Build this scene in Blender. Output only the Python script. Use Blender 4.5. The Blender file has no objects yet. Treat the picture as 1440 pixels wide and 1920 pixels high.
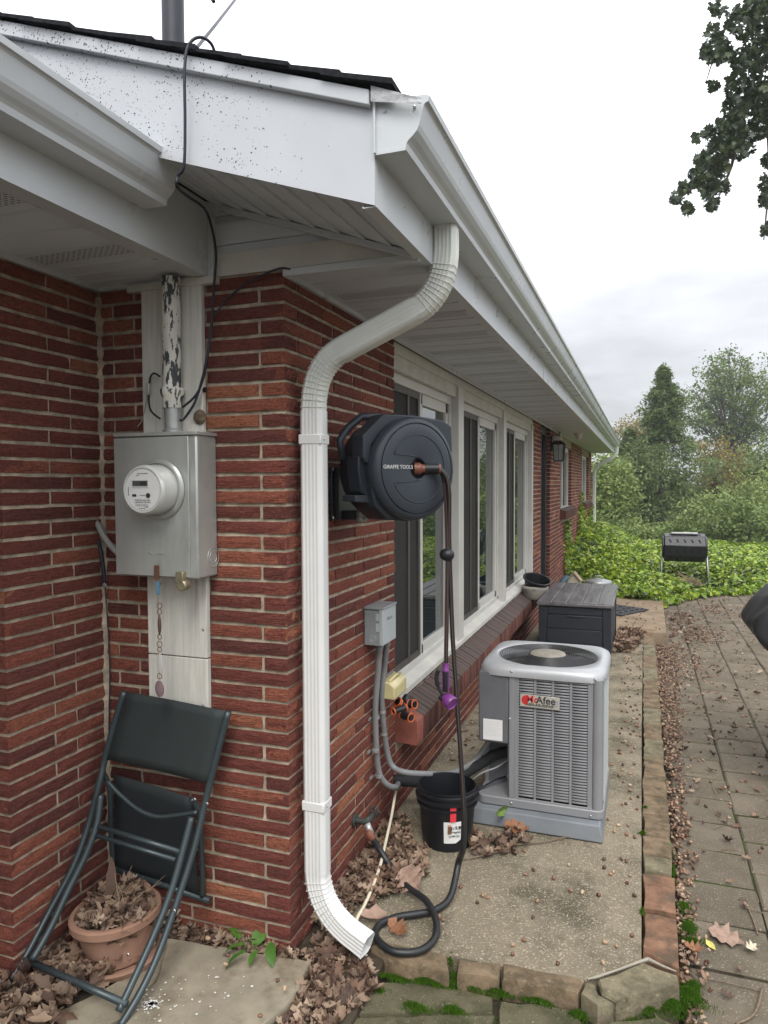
import bpy, math, random
import numpy as np
from mathutils import Vector, Matrix
random.seed(7); rng = np.random.default_rng(11)
R_ = math.radians
S = bpy.context.scene
COL = S.collection

# ---------------------------------------------------------------- camera
CAM = np.array([1.09826663, -2.08607857, 1.5663657])
M = np.array([[0.93997891, -0.00941075, 0.34110276],
              [0.34120469, 0.03869332, -0.9391923],
              [-0.00435989, 0.99920682, 0.03958189]])
FPX = 1335.0
cam = bpy.data.cameras.new('camera'); camo = bpy.data.objects.new('camera', cam); COL.objects.link(camo)
mw = Matrix.Identity(4)
for i in range(3):
    for j in range(3): mw[i][j] = M[i][j]
    mw[i][3] = CAM[i]
camo.matrix_world = mw
cam.sensor_fit = 'HORIZONTAL'; cam.sensor_width = 36; cam.lens = 36 * FPX / 1440
cam.clip_start = 0.05; cam.clip_end = 600
S.camera = camo

# ---------------------------------------------------------------- sky and sun
SUN_EL, SUN_AZ = 52, 205       # soft light from behind and above the camera
w = bpy.data.worlds.new('World'); S.world = w; w.use_nodes = True
nt = w.node_tree; N = nt.nodes; L = nt.links
bg = N['Background']; bg.inputs['Strength'].default_value = 0.1
sky = N.new('ShaderNodeTexSky'); sky.sky_type = 'NISHITA'; sky.sun_disc = False
sky.sun_elevation = R_(SUN_EL); sky.sun_rotation = R_(SUN_AZ)
tc = N.new('ShaderNodeTexCoord')
sep = N.new('ShaderNodeSeparateXYZ'); L.new(tc.outputs['Generated'], sep.inputs[0])
def wmath(op, a, b=None, c=None):
    n = N.new('ShaderNodeMath'); n.operation = op
    for k, v in enumerate((a, b, c)):
        if v is None: continue
        if isinstance(v, (int, float)): n.inputs[k].default_value = v
        else: L.new(v, n.inputs[k])
    return n.outputs[0]
zc = wmath('MAXIMUM', sep.outputs[2], 0.0)
zz = wmath('ADD', zc, 0.16)
mp = N.new('ShaderNodeVectorMath'); mp.operation = 'DIVIDE'
cmb = N.new('ShaderNodeCombineXYZ')
for k in range(3): L.new(zz, cmb.inputs[k])
L.new(tc.outputs['Generated'], mp.inputs[0]); L.new(cmb.outputs[0], mp.inputs[1])
nz = N.new('ShaderNodeTexNoise'); nz.inputs['Scale'].default_value = 0.9; nz.inputs['Detail'].default_value = 5; nz.inputs['Roughness'].default_value = 0.55
L.new(mp.outputs[0], nz.inputs['Vector'])
cl = wmath('MULTIPLY_ADD', nz.outputs[0], 1.5, 0.25)            # cloud brightness
gr = N.new('ShaderNodeMapRange'); gr.interpolation_type = 'SMOOTHSTEP'
L.new(zc, gr.inputs[0]); gr.inputs[1].default_value = 0.0; gr.inputs[2].default_value = 0.60
gr.inputs[3].default_value = 3.9; gr.inputs[4].default_value = 12.5
lum = wmath('MULTIPLY', gr.outputs[0], cl)
col = N.new('ShaderNodeVectorMath'); col.operation = 'SCALE'; col.inputs[0].default_value = (0.975, 0.99, 1.03); L.new(lum, col.inputs['Scale'])
mx = N.new('ShaderNodeMix'); mx.data_type = 'RGBA'; mx.inputs[0].default_value = 0.94
L.new(sky.outputs[0], mx.inputs[6]); L.new(col.outputs[0], mx.inputs[7]); L.new(mx.outputs[2], bg.inputs[0])
sl = bpy.data.lights.new('sun', 'SUN'); so = bpy.data.objects.new('sun', sl); COL.objects.link(so)
sl.energy = 1.5; sl.angle = R_(30); sl.color = (1, 0.965, 0.91)
az = R_(SUN_AZ)  # direction towards the sun: behind the camera, a little to its right
sd = Vector((0.30 * math.cos(R_(SUN_EL)), -0.954 * math.cos(R_(SUN_EL)), math.sin(R_(SUN_EL))))
sky.sun_rotation = math.atan2(sd.x, sd.y)
so.rotation_euler = sd.to_track_quat('Z', 'Y').to_euler()
S.view_settings.view_transform = 'Standard'; S.view_settings.look = 'None'
S.view_settings.exposure = 0.78; S.view_settings.gamma = 1; S.view_settings.use_curve_mapping = False
S.render.engine = 'CYCLES'
S.cycles.max_bounces = 6; S.cycles.diffuse_bounces = 3; S.cycles.glossy_bounces = 3

# ---------------------------------------------------------------- helpers
def ray(px, py): return M @ np.array([px - 720, -(py - 960), -FPX])
def at(px, py, axis, val):
    r = ray(px, py); i = 'xyz'.index(axis); t = (val - CAM[i]) / r[i]
    return Vector(CAM + t * r)
def far(px, py, d): return Vector(CAM + ray(px, py) / FPX * d)
def prj(p):
    c = (np.array(p, float) - CAM) @ M
    return (720 + FPX * c[0] / -c[2], 960 - FPX * c[1] / -c[2], -c[2])

def frame_from(z, xh=(1, 0, 0)):
    z = Vector(z).normalized(); x = Vector(xh); x = (x - z * x.dot(z))
    if x.length < 1e-4: x = Vector((0, 1, 0)) - z * z.y
    x.normalize(); y = z.cross(x)
    return x, y, z

class MB:
    def __init__(s): s.v = []; s.f = []
    def add(s, vs, fs):
        o = len(s.v); s.v += [tuple(p) for p in vs]; s.f += [tuple(i + o for i in f) for f in fs]; return s
    def box(s, x0, x1, y0, y1, z0, z1):
        vs = [(x, y, z) for x in (x0, x1) for y in (y0, y1) for z in (z0, z1)]
        return s.add(vs, [(0, 1, 3, 2), (4, 6, 7, 5), (0, 4, 5, 1), (2, 3, 7, 6), (0, 2, 6, 4), (1, 5, 7, 3)])
    def obox(s, c, ax, h):
        c = Vector(c); vs = []
        for i in (-1, 1):
            for j in (-1, 1):
                for k in (-1, 1): vs.append(c + ax[0] * h[0] * i + ax[1] * h[1] * j + ax[2] * h[2] * k)
        return s.add(vs, [(0, 1, 3, 2), (4, 6, 7, 5), (0, 4, 5, 1), (2, 3, 7, 6), (0, 2, 6, 4), (1, 5, 7, 3)])
    def tube(s, pts, r, n=8, cap=True, closed=False):
        pts = [Vector(p) for p in pts]; m = len(pts)
        rs = r if isinstance(r, (list, tuple)) else [r] * m
        rings = []; prev = None
        for i, p in enumerate(pts):
            a = pts[(i - 1) % m] if (i > 0 or closed) else p; b = pts[(i + 1) % m] if (i < m - 1 or closed) else p
            t = (b - a)
            if t.length < 1e-9: t = Vector((0, 0, 1))
            t.normalize()
            if prev is None:
                u = t.orthogonal().normalized()
            else:
                u = prev - t * prev.dot(t)
                u = u.normalized() if u.length > 1e-6 else t.orthogonal().normalized()
            prev = u; w_ = t.cross(u)
            rings.append([p + (u * math.cos(2 * math.pi * k / n) + w_ * math.sin(2 * math.pi * k / n)) * rs[i] for k in range(n)])
        vs = [q for rg in rings for q in rg]; fs = []
        for i in range(m if closed else m - 1):
            i2 = (i + 1) % m
            for k in range(n): fs.append((i * n + k, i * n + (k + 1) % n, i2 * n + (k + 1) % n, i2 * n + k))
        if cap and not closed: fs += [tuple(range(n))[::-1], tuple((m - 1) * n + k for k in range(n))]
        return s.add(vs, fs)
    def lathe(s, prof, c, ax=None, n=24, sx=1, sy=1):
        X, Y, Z = ax or (Vector((1, 0, 0)), Vector((0, 1, 0)), Vector((0, 0, 1))); c = Vector(c); vs = []; fs = []
        for r, h in prof:
            for k in range(n):
                a = 2 * math.pi * k / n; vs.append(c + X * (r * sx * math.cos(a)) + Y * (r * sy * math.sin(a)) + Z * h)
        for i in range(len(prof) - 1):
            for k in range(n): fs.append((i * n + k, i * n + (k + 1) % n, (i + 1) * n + (k + 1) % n, (i + 1) * n + k))
        if prof[0][0] > 1e-5: fs.append(tuple(range(n))[::-1])
        if prof[-1][0] > 1e-5: fs.append(tuple((len(prof) - 1) * n + k for k in range(n)))
        return s.add(vs, fs)
    def prism(s, poly, c, ax, d0, d1):
        X, Y, Z = ax; c = Vector(c); n = len(poly)
        vs = [c + X * a + Y * b + Z * d0 for a, b in poly] + [c + X * a + Y * b + Z * d1 for a, b in poly]
        fs = [tuple(range(n))[::-1], tuple(range(n, 2 * n))] + [(k, (k + 1) % n, n + (k + 1) % n, n + k) for k in range(n)]
        return s.add(vs, fs)
    def sheet_y(s, prof, y0, y1):      # open profile (x,z) drawn along y
        n = len(prof)
        vs = [(x, y0, z) for x, z in prof] + [(x, y1, z) for x, z in prof]
        return s.add(vs, [(k, k + 1, n + k + 1, n + k) for k in range(n - 1)])
    def build(s, name, mat, parent=None, smooth=False, bevel=0, solid=0, label=None, kind=None, recalc=True):
        me = bpy.data.meshes.new(name)
        o = bpy.data.objects.new(name, me)
        off = Vector((0, 0, 0)); q = parent
        while q is not None: off += q.location; q = q.parent
        me.from_pydata([tuple(Vector(v) - off) for v in s.v], [], s.f)
        if recalc:
            import bmesh
            bm = bmesh.new(); bm.from_mesh(me); bmesh.ops.recalc_face_normals(bm, faces=bm.faces); bm.to_mesh(me); bm.free()
        me.materials.append(mat)
        if smooth:
            me.shade_smooth() if hasattr(me, 'shade_smooth') else None
            if smooth != 'all':
                try: me.set_sharp_from_angle(angle=R_(40))
                except Exception: pass
        COL.objects.link(o); o.parent = parent
        if solid:
            md = o.modifiers.new('thickness', 'SOLIDIFY'); md.thickness = solid; md.offset = 0
        if bevel:
            md = o.modifiers.new('edge', 'BEVEL'); md.width = bevel; md.segments = 2; md.limit_method = 'ANGLE'; md.angle_limit = R_(35)
            if not smooth: me.shade_smooth() if hasattr(me, 'shade_smooth') else None
            try: me.set_sharp_from_angle(angle=R_(40))
            except Exception: pass
        if label: o['label'] = label
        if kind: o['kind'] = kind
        return o

def thing(name, label, cat, loc=(0, 0, 0), group=None):
    o = bpy.data.objects.new(name, None); COL.objects.link(o); o.location = loc
    o.empty_display_size = 0.1; o['label'] = label; o['category'] = cat
    if group: o['group'] = group
    return o
def tag(o, label=None, cat=None, group=None, kind=None):
    if label: o['label'] = label
    if cat: o['category'] = cat
    if group: o['group'] = group
    if kind: o['kind'] = kind
    return o
def inst(src, name, parent, loc, rot=(0, 0, 0), sc=(1, 1, 1)):
    o = src.copy(); o.name = name; COL.objects.link(o); o.parent = parent
    off = Vector((0, 0, 0)); q = parent
    while q is not None: off += q.location; q = q.parent
    o.location = Vector(loc) - off; o.rotation_euler = rot; o.scale = sc
    return o
def mesh_np(name, V, F, mat, parent=None, kind=None, smooth=False, sizes=None):
    """V (n,3); F (m,k) same-size faces"""
    me = bpy.data.meshes.new(name); n, (m, k) = len(V), F.shape
    off = np.zeros(3); q = parent
    while q is not None: off += np.array(q.location); q = q.parent
    me.vertices.add(n); me.vertices.foreach_set('co', (V - off).astype(np.float32).ravel())
    me.loops.add(m * k); me.loops.foreach_set('vertex_index', F.astype(np.int32).ravel())
    me.polygons.add(m); me.polygons.foreach_set('loop_start', np.arange(0, m * k, k, dtype=np.int32))
    me.polygons.foreach_set('loop_total', np.full(m, k, dtype=np.int32))
    if smooth: me.polygons.foreach_set('use_smooth', np.ones(m, dtype=bool))
    me.update(calc_edges=True); me.validate()
    me.materials.append(mat); o = bpy.data.objects.new(name, me); COL.objects.link(o); o.parent = parent
    if kind: o['kind'] = kind
    return o
def rotmats(ax, ay, az_):
    cx, sx, cy, sy, cz, sz = np.cos(ax), np.sin(ax), np.cos(ay), np.sin(ay), np.cos(az_), np.sin(az_)
    n = len(ax); Rm = np.empty((n, 3, 3))
    Rm[:, 0, 0] = cz * cy; Rm[:, 0, 1] = cz * sy * sx - sz * cx; Rm[:, 0, 2] = cz * sy * cx + sz * sx
    Rm[:, 1, 0] = sz * cy; Rm[:, 1, 1] = sz * sy * sx + cz * cx; Rm[:, 1, 2] = sz * sy * cx - cz * sx
    Rm[:, 2, 0] = -sy; Rm[:, 2, 1] = cy * sx; Rm[:, 2, 2] = cy * cx
    return Rm
def scatter(name, tv, tf, P, Rm, Sc, mat, parent=None, kind=None, smooth=False):
    """copies of one small template (all faces of one size) joined in one mesh"""
    tv = np.asarray(tv, float); tf = np.asarray(tf); n = len(P)
    if np.ndim(Sc) == 1: Sc = Sc[:, None, None]
    else: Sc = Sc[:, None, :]
    V = np.einsum('nij,nkj->nki', Rm, tv[None] * Sc) + P[:, None, :]
    F = tf[None] + (np.arange(n) * len(tv))[:, None, None]
    return mesh_np(name, V.reshape(-1, 3), F.reshape(-1, tf.shape[1]), mat, parent, kind, smooth)
def text_mesh(name, txt, size, mat, parent, loc, ax, depth=0.0006, align='CENTER', bold=0.0, sx=1.0):
    cu = bpy.data.curves.new(name, 'FONT'); cu.body = txt; cu.size = size; cu.align_x = align; cu.align_y = 'CENTER'
    cu.extrude = depth; cu.offset = bold; cu.resolution_u = 3
    to = bpy.data.objects.new(name + '_c', cu); COL.objects.link(to)
    dg = bpy.context.evaluated_depsgraph_get(); dg.update()
    me = bpy.data.meshes.new_from_object(to.evaluated_get(dg)); me.name = name
    bpy.data.objects.remove(to)
    X, Y, Z = ax
    off = Vector((0, 0, 0)); q = parent
    while q is not None: off += q.location; q = q.parent
    T = Matrix(((X.x, Y.x, Z.x, loc[0] - off.x), (X.y, Y.y, Z.y, loc[1] - off.y), (X.z, Y.z, Z.z, loc[2] - off.z), (0, 0, 0, 1)))
    me.transform(T @ Matrix.Diagonal((sx, 1, 1, 1)))
    me.materials.clear(); me.materials.append(mat)
    o = bpy.data.objects.new(name, me); COL.objects.link(o); o.parent = parent
    return o

# ---------------------------------------------------------------- materials
def pmat(name, base, rough=0.5, metal=0.0, var=0.12, vs=6.0, bump=0.0, bs=60.0, spec=0.5, stain=None, isl=0.0,
         isl2=None, stretch=None, obj_rand=False, trans=0.0, detail=6, rvar=0.0, bdist=0.01, stain2=None, world=False, coat=0.0, mixs=False):
    m = bpy.data.materials.new(name); m.use_nodes = True; t = m.node_tree; n = t.nodes; l = t.links
    b = n['Principled BSDF']; b.inputs['Roughness'].default_value = rough; b.inputs['Metallic'].default_value = metal
    b.inputs['Specular IOR Level'].default_value = spec
    if coat: b.inputs['Coat Weight'].default_value = coat
    if world:
        tc = n.new('ShaderNodeNewGeometry'); vec = tc.outputs['Position']
    else:
        tc = n.new('ShaderNodeTexCoord'); vec = tc.outputs['Object']
    geo = n.new('ShaderNodeNewGeometry')
    rnd = None
    if isl or isl2 or obj_rand:
        oi = n.new('ShaderNodeObjectInfo')
        a = n.new('ShaderNodeMath'); a.operation = 'ADD'; l.new(geo.outputs['Random Per Island'], a.inputs[0]); l.new(oi.outputs['Random'], a.inputs[1])
        fr = n.new('ShaderNodeMath'); fr.operation = 'FRACT'; l.new(a.outputs[0], fr.inputs[0]); rnd = fr.outputs[0]
        ofs = n.new('ShaderNodeVectorMath'); ofs.operation = 'MULTIPLY_ADD'
        cb = n.new('ShaderNodeCombineXYZ'); [l.new(rnd, cb.inputs[k]) for k in range(3)]
        l.new(cb.outputs[0], ofs.inputs[0]); ofs.inputs[1].default_value = (37, 53, 71); l.new(vec, ofs.inputs[2]); vec = ofs.outputs[0]
    cvec = vec
    if stretch:
        mpn = n.new('ShaderNodeMapping'); mpn.inputs['Scale'].default_value = stretch; l.new(vec, mpn.inputs[0]); vec = mpn.outputs[0]
    def noise(sc, det=detail, ro=0.6, v=None):
        q = n.new('ShaderNodeTexNoise'); q.inputs['Scale'].default_value = sc; q.inputs['Detail'].default_value = det; q.inputs['Roughness'].default_value = ro
        l.new(v or vec, q.inputs['Vector']); return q.outputs[0]
    def mix(fac, a, c, mode='MIX'):
        q = n.new('ShaderNodeMix'); q.data_type = 'RGBA'; q.blend_type = mode
        for k, v in ((0, fac), (6, a), (7, c)):
            if isinstance(v, (int, float)): q.inputs[k].default_value = v
            elif isinstance(v, tuple): q.inputs[k].default_value = (*v[:3], 1)
            else: l.new(v, q.inputs[k])
        return q.outputs[2]
    def ramp(f, lo, hi, a=0.0, c=1.0):
        q = n.new('ShaderNodeMapRange'); q.interpolation_type = 'SMOOTHSTEP'; l.new(f, q.inputs[0])
        for k, v in zip((1, 2, 3, 4), (lo, hi, a, c)): q.inputs[k].default_value = v
        return q.outputs[0]
    c = tuple(base)
    if isl2:                                   # colour picked per piece from a ramp
        cr = n.new('ShaderNodeValToRGB'); cr.color_ramp.interpolation = 'LINEAR'
        els = cr.color_ramp.elements
        for k, (pos, cc) in enumerate(isl2):
            e = els[k] if k < 2 else els.new(pos)
            e.position = pos; e.color = (*cc, 1)
        l.new(rnd, cr.inputs[0]); c = cr.outputs[0]
    if isl:
        k1 = n.new('ShaderNodeMath'); k1.operation = 'MULTIPLY_ADD'; l.new(rnd, k1.inputs[0]); k1.inputs[1].default_value = 2 * isl; k1.inputs[2].default_value = 1 - isl
        cv = n.new('ShaderNodeCombineXYZ'); [l.new(k1.outputs[0], cv.inputs[k]) for k in range(3)]
        c = mix(1.0, c, cv.outputs[0], 'MULTIPLY')
    if var:
        f = ramp(noise(vs, v=cvec if mixs else None), 0.25, 0.75, 1 - var, 1 + var)
        cv = n.new('ShaderNodeCombineXYZ'); [l.new(f, cv.inputs[k]) for k in range(3)]
        c = mix(1.0, c, cv.outputs[0], 'MULTIPLY')
    for st in (stain, stain2):
        if st:                                 # (colour, scale, lo, hi[, amount])
            f = ramp(noise(st[1], 8, 0.65, v=cvec if (mixs and st is stain2) else None), st[2], st[3], 0, st[4] if len(st) > 4 else 1)
            c = mix(f, c, st[0])
    if isinstance(c, tuple): b.inputs['Base Color'].default_value = (*c, 1)
    else: l.new(c, b.inputs['Base Color'])
    if rvar:
        l.new(ramp(noise(vs * 2), 0.2, 0.8, max(0, rough - rvar), min(1, rough + rvar)), b.inputs['Roughness'])
    if bump:
        bn = n.new('ShaderNodeBump'); bn.inputs['Strength'].default_value = bump; bn.inputs['Distance'].default_value = bdist
        l.new(noise(bs, 8, 0.65), bn.inputs['Height']); l.new(bn.outputs[0], b.inputs['Normal'])
    if trans:
        b.inputs['Transmission Weight'].default_value = trans
    m['_c'] = 1
    return m
def nodes(m): return m.node_tree.nodes, m.node_tree.links, m.node_tree.nodes['Principled BSDF']
def leafmat(name, cols, rough=0.5, tl=0.35, spec=0.4):
    """thin leaf: per-leaf colour, some light passing through"""
    m = bpy.data.materials.new(name); m.use_nodes = True; t = m.node_tree; n = t.nodes; l = t.links
    b = n['Principled BSDF']; b.inputs['Roughness'].default_value = rough; b.inputs['Specular IOR Level'].default_value = spec
    g = n.new('ShaderNodeNewGeometry'); oi = n.new('ShaderNodeObjectInfo')
    a = n.new('ShaderNodeMath'); a.operation = 'ADD'; l.new(g.outputs['Random Per Island'], a.inputs[0]); l.new(oi.outputs['Random'], a.inputs[1])
    fr = n.new('ShaderNodeMath'); fr.operation = 'FRACT'; l.new(a.outputs[0], fr.inputs[0])
    cr = n.new('ShaderNodeValToRGB'); els = cr.color_ramp.elements
    for k, cc in enumerate(cols):
        e = els[k] if k < 2 else els.new(0.5)
        e.color = (*cc, 1)
    for k in range(len(cols)): els[k].position = k / (len(cols) - 1)
    for k, cc in enumerate(cols): els[k].color = (*cc, 1)
    l.new(fr.outputs[0], cr.inputs[0]); l.new(cr.outputs[0], b.inputs['Base Color'])
    if tl:
        tr = n.new('ShaderNodeBsdfTranslucent'); l.new(cr.outputs[0], tr.inputs[0])
        ms = n.new('ShaderNodeMixShader'); ms.inputs[0].default_value = tl
        l.new(b.outputs[0], ms.inputs[1]); l.new(tr.outputs[0], ms.inputs[2]); l.new(ms.outputs[0], n['Material Output'].inputs[0])
    return m

BR = [(0.0, (0.130, 0.045, 0.038)), (0.2, (0.20, 0.062, 0.046)), (0.50, (0.165, 0.050, 0.040)), (0.75, (0.235, 0.074, 0.050)), (0.92, (0.27, 0.092, 0.057)), (1.0, (0.33, 0.130, 0.072))]
def brickmat(nm, st): return pmat(nm, (0.2, 0.05, 0.03), 0.9, var=0.28, vs=120, bump=1.0, bs=240, bdist=0.010, isl2=BR, isl=0.06, stretch=st, spec=0.2, mixs=True,
               stain=((0.045, 0.018, 0.018), 190, 0.54, 0.62, 0.50), stain2=((0.42, 0.30, 0.24), 190, 0.62, 0.70, 0.5))
m_brick = brickmat('brick', (0.16, 1, 1.0)); m_brick_y = brickmat('brick_side', (1, 0.16, 1.0))
m_mortar = pmat('mortar', (0.40, 0.335, 0.25), 0.95, var=0.38, vs=22, bump=0.7, bs=140, bdist=0.004, spec=0.1, stain=((0.20, 0.17, 0.14), 4, 0.45, 0.70, 0.65), stain2=((0.60, 0.52, 0.40), 60, 0.58, 0.70, 0.5), world=True)
m_white = pmat('white_aluminium', (0.53, 0.56, 0.575), 0.32, var=0.05, vs=4, stain=((0.5, 0.49, 0.44), 3.5, 0.52, 0.80, 0.35), stain2=((0.30, 0.30, 0.27), 75, 0.70, 0.76, 0.5), spec=0.5, rvar=0.08)
m_soffit = pmat('soffit_vinyl', (0.60, 0.64, 0.685), 0.5, var=0.06, vs=4, spec=0.3)
m_trim = pmat('painted_trim', (0.56, 0.545, 0.49), 0.55, var=0.1, vs=7, stain=((0.35, 0.31, 0.22), 6, 0.6, 0.8, 0.35), bump=0.1, bs=60)
m_winframe = pmat('window_frame', (0.58, 0.57, 0.53), 0.4, var=0.06, vs=5)
m_shingle = pmat('shingle', (0.028, 0.029, 0.033), 0.95, var=0.4, vs=60, bump=0.8, bs=250, spec=0.1)
m_black = pmat('black_plastic', (0.012, 0.013, 0.016), 0.42, var=0.2, vs=12, bump=0.05, bs=200)
m_dark = pmat('dark_hole', (0.006, 0.006, 0.007), 0.9, var=0)
m_screw = pmat('screw_metal', (0.5, 0.5, 0.5), 0.35, 0.9, var=0.1)

# perforated vent soffit: rows of little slots printed in the strip (flat punchings)
def ventmat():
    m = pmat('vent_soffit', (0.58, 0.61, 0.64), 0.5, var=0.06, vs=4, spec=0.3); n, l, b = nodes(m)
    src = b.inputs['Base Color'].links[0].from_socket
    g = n.new('ShaderNodeNewGeometry'); sp = n.new('ShaderNodeSeparateXYZ'); l.new(g.outputs['Position'], sp.inputs[0])
    def mt(op, a, c=None, d=None):
        q = n.new('ShaderNodeMath'); q.operation = op
        for k, v in enumerate((a, c, d)):
            if v is None: continue
            if isinstance(v, (int, float)): q.inputs[k].default_value = v
            else: l.new(v, q.inputs[k])
        return q.outputs[0]
    row = mt('FLOOR', mt('DIVIDE', sp.outputs[1], 0.010)); fy = mt('FRACT', mt('DIVIDE', sp.outputs[1], 0.010))
    sh = mt('MULTIPLY', mt('MODULO', mt('ABSOLUTE', row), 2.0), 0.5)
    fx = mt('FRACT', mt('ADD', mt('DIVIDE', sp.outputs[0], 0.021), sh))
    a = mt('MULTIPLY', mt('LESS_THAN', fy, 0.34), mt('LESS_THAN', fx, 0.62))
    mxn = n.new('ShaderNodeMix'); mxn.data_type = 'RGBA'; l.new(a, mxn.inputs[0]); l.new(src, mxn.inputs[6]); mxn.inputs[7].default_value = (0.03, 0.03, 0.035, 1)
    l.new(mxn.outputs[2], b.inputs['Base Color']); return m
m_vent = ventmat()

# rake board with mildew specks, thickest towards the upper left
def speckmat():
    m = pmat('specked_white', (0.50, 0.52, 0.545), 0.4, var=0.06, vs=3); n, l, b = nodes(m)
    src = b.inputs['Base Color'].links[0].from_socket
    g = n.new('ShaderNodeNewGeometry')
    def vor(sc):
        v = n.new('ShaderNodeTexVoronoi'); v.inputs['Scale'].default_value = sc; l.new(wv, v.inputs['Vector']); return v
    wn = n.new('ShaderNodeTexNoise'); wn.inputs['Scale'].default_value = 90; l.new(g.outputs['Position'], wn.inputs['Vector'])
    ad = n.new('ShaderNodeVectorMath'); ad.operation = 'MULTIPLY_ADD'; l.new(wn.outputs['Color'], ad.inputs[0]); ad.inputs[1].default_value = (0.01, 0.01, 0.01); l.new(g.outputs['Position'], ad.inputs[2]); wv = ad.outputs[0]
    def mr(f, a, c, d, e):
        q = n.new('ShaderNodeMapRange'); q.interpolation_type = 'SMOOTHSTEP'; l.new(f, q.inputs[0])
        for k, v in zip((1, 2, 3, 4), (a, c, d, e)): q.inputs[k].default_value = v
        return q.outputs[0]
    def mul(a, c):
        q = n.new('ShaderNodeMath'); q.operation = 'MULTIPLY'; l.new(a, q.inputs[0])
        if isinstance(c, float): q.inputs[1].default_value = c
        else: l.new(c, q.inputs[1])
        return q.outputs[0]
    sp = n.new('ShaderNodeSeparateXYZ'); l.new(g.outputs['Position'], sp.inputs[0])
    big = n.new('ShaderNodeTexNoise'); big.inputs['Scale'].default_value = 5.5; big.inputs['Detail'].default_value = 4; l.new(g.outputs['Position'], big.inputs['Vector'])
    dens = mul(mr(big.outputs[0], 0.36, 0.52, 0.15, 1.25), mr(sp.outputs[0], 0.36, -0.12, 0.0, 1.0))
    tot = None
    for sc, rad in ((85, 0.42), (150, 0.42)):
        v = vor(sc); cs = n.new('ShaderNodeSeparateColor'); l.new(v.outputs['Color'], cs.inputs[0])
        lt = n.new('ShaderNodeMath'); lt.operation = 'LESS_THAN'; l.new(cs.outputs[0], lt.inputs[0]); l.new(mul(dens, 0.58), lt.inputs[1])
        sz = n.new('ShaderNodeMath'); sz.operation = 'MULTIPLY'; l.new(cs.outputs[1], sz.inputs[0]); sz.inputs[1].default_value = rad
        ds = n.new('ShaderNodeMath'); ds.operation = 'LESS_THAN'; l.new(v.outputs['Distance'], ds.inputs[0]); l.new(sz.outputs[0], ds.inputs[1])
        f = mul(lt.outputs[0], ds.outputs[0])
        if tot is None: tot = f
        else:
            q = n.new('ShaderNodeMath'); q.operation = 'MAXIMUM'; l.new(tot, q.inputs[0]); l.new(f, q.inputs[1]); tot = q.outputs[0]
    mxn = n.new('ShaderNodeMix'); mxn.data_type = 'RGBA'; l.new(tot, mxn.inputs[0]); l.new(src, mxn.inputs[6]); mxn.inputs[7].default_value = (0.055, 0.055, 0.055, 1)
    l.new(mxn.outputs[2], b.inputs['Base Color']); return m
m_speck = speckmat()
# ================================================================ HOUSE
XF = 0.479            # fascia plane of the long eave
XL = -0.277           # fascia plane of the left eave
YR = -0.436           # rake plane
ZS = 2.25             # soffit height
CH = 0.0508           # brick course
XW = -0.748           # left wall plane
YE = 14.75            # far end of the house
AX = (Vector((1, 0, 0)), Vector((0, 1, 0)), Vector((0, 0, 1)))
house = thing('brick_house', 'long low red brick house with white eaves, gutter and a row of windows', 'house', (-2, 5, 0))

# mortar backing (recessed joints)
MR = 0.0055
b = MB()
b.box(XW - 0.3, XW - MR, -0.428, 0.05, -0.15, 2.29)
b.box(XW - 0.8, XW - 0.3, -0.428, 0.05, -0.15, 2.29)
b.box(-3.0, -MR, MR, 0.3, -0.15, 2.29)
b.box(-0.3, -MR, 0.3, 1.088, -0.15, 2.27)
b.box(-0.3, -MR, 1.088, 5.63, -0.15, 0.50)
b.box(-0.3, -MR, 5.638, 6.25, -0.15, 2.27)
b.box(-0.3, -MR, 7.088, 8.32, -0.15, 2.27)
b.box(-0.3, -MR, 8.32, 9.93, -0.15, 1.10)
b.box(-0.3, -MR, 8.32, 9.93, 2.12, 2.27)
b.box(-0.3, -MR, 9.938, 12.12, -0.15, 2.27)
b.box(-0.3, -MR, 12.12, 13.85, -0.15, 1.10)
b.box(-0.3, -MR, 12.12, 13.85, 2.12, 2.27)
b.box(-0.3, -MR, 13.858, YE, -0.15, 2.27)
wall = b.build('wall', m_mortar, house)
q_ = MB(); rq = random.Random(8); zl = [-.12 + .02 * i for i in range(119)]; vq = []
for z_q in zl: e_ = .014 + rq.uniform(-.004, .006); vq += [(XW - .004, -e_, z_q), (XW + e_ * .4, -e_ * .4, z_q), (XW + e_, .004, z_q)]
q_.add(vq, [(i * 3 + j, i * 3 + j + 1, i * 3 + j + 4, i * 3 + j + 3) for i in range(118) for j in range(2)]).build('corner_mortar', m_mortar, wall)
b = MB(); b.box(-8.5, -3.0, -6.4, YE, -0.3, 2.27); b.box(-3.0, -0.3, 0.3, YE, -0.3, 2.2); b.build('wall', m_mortar, house)

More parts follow.
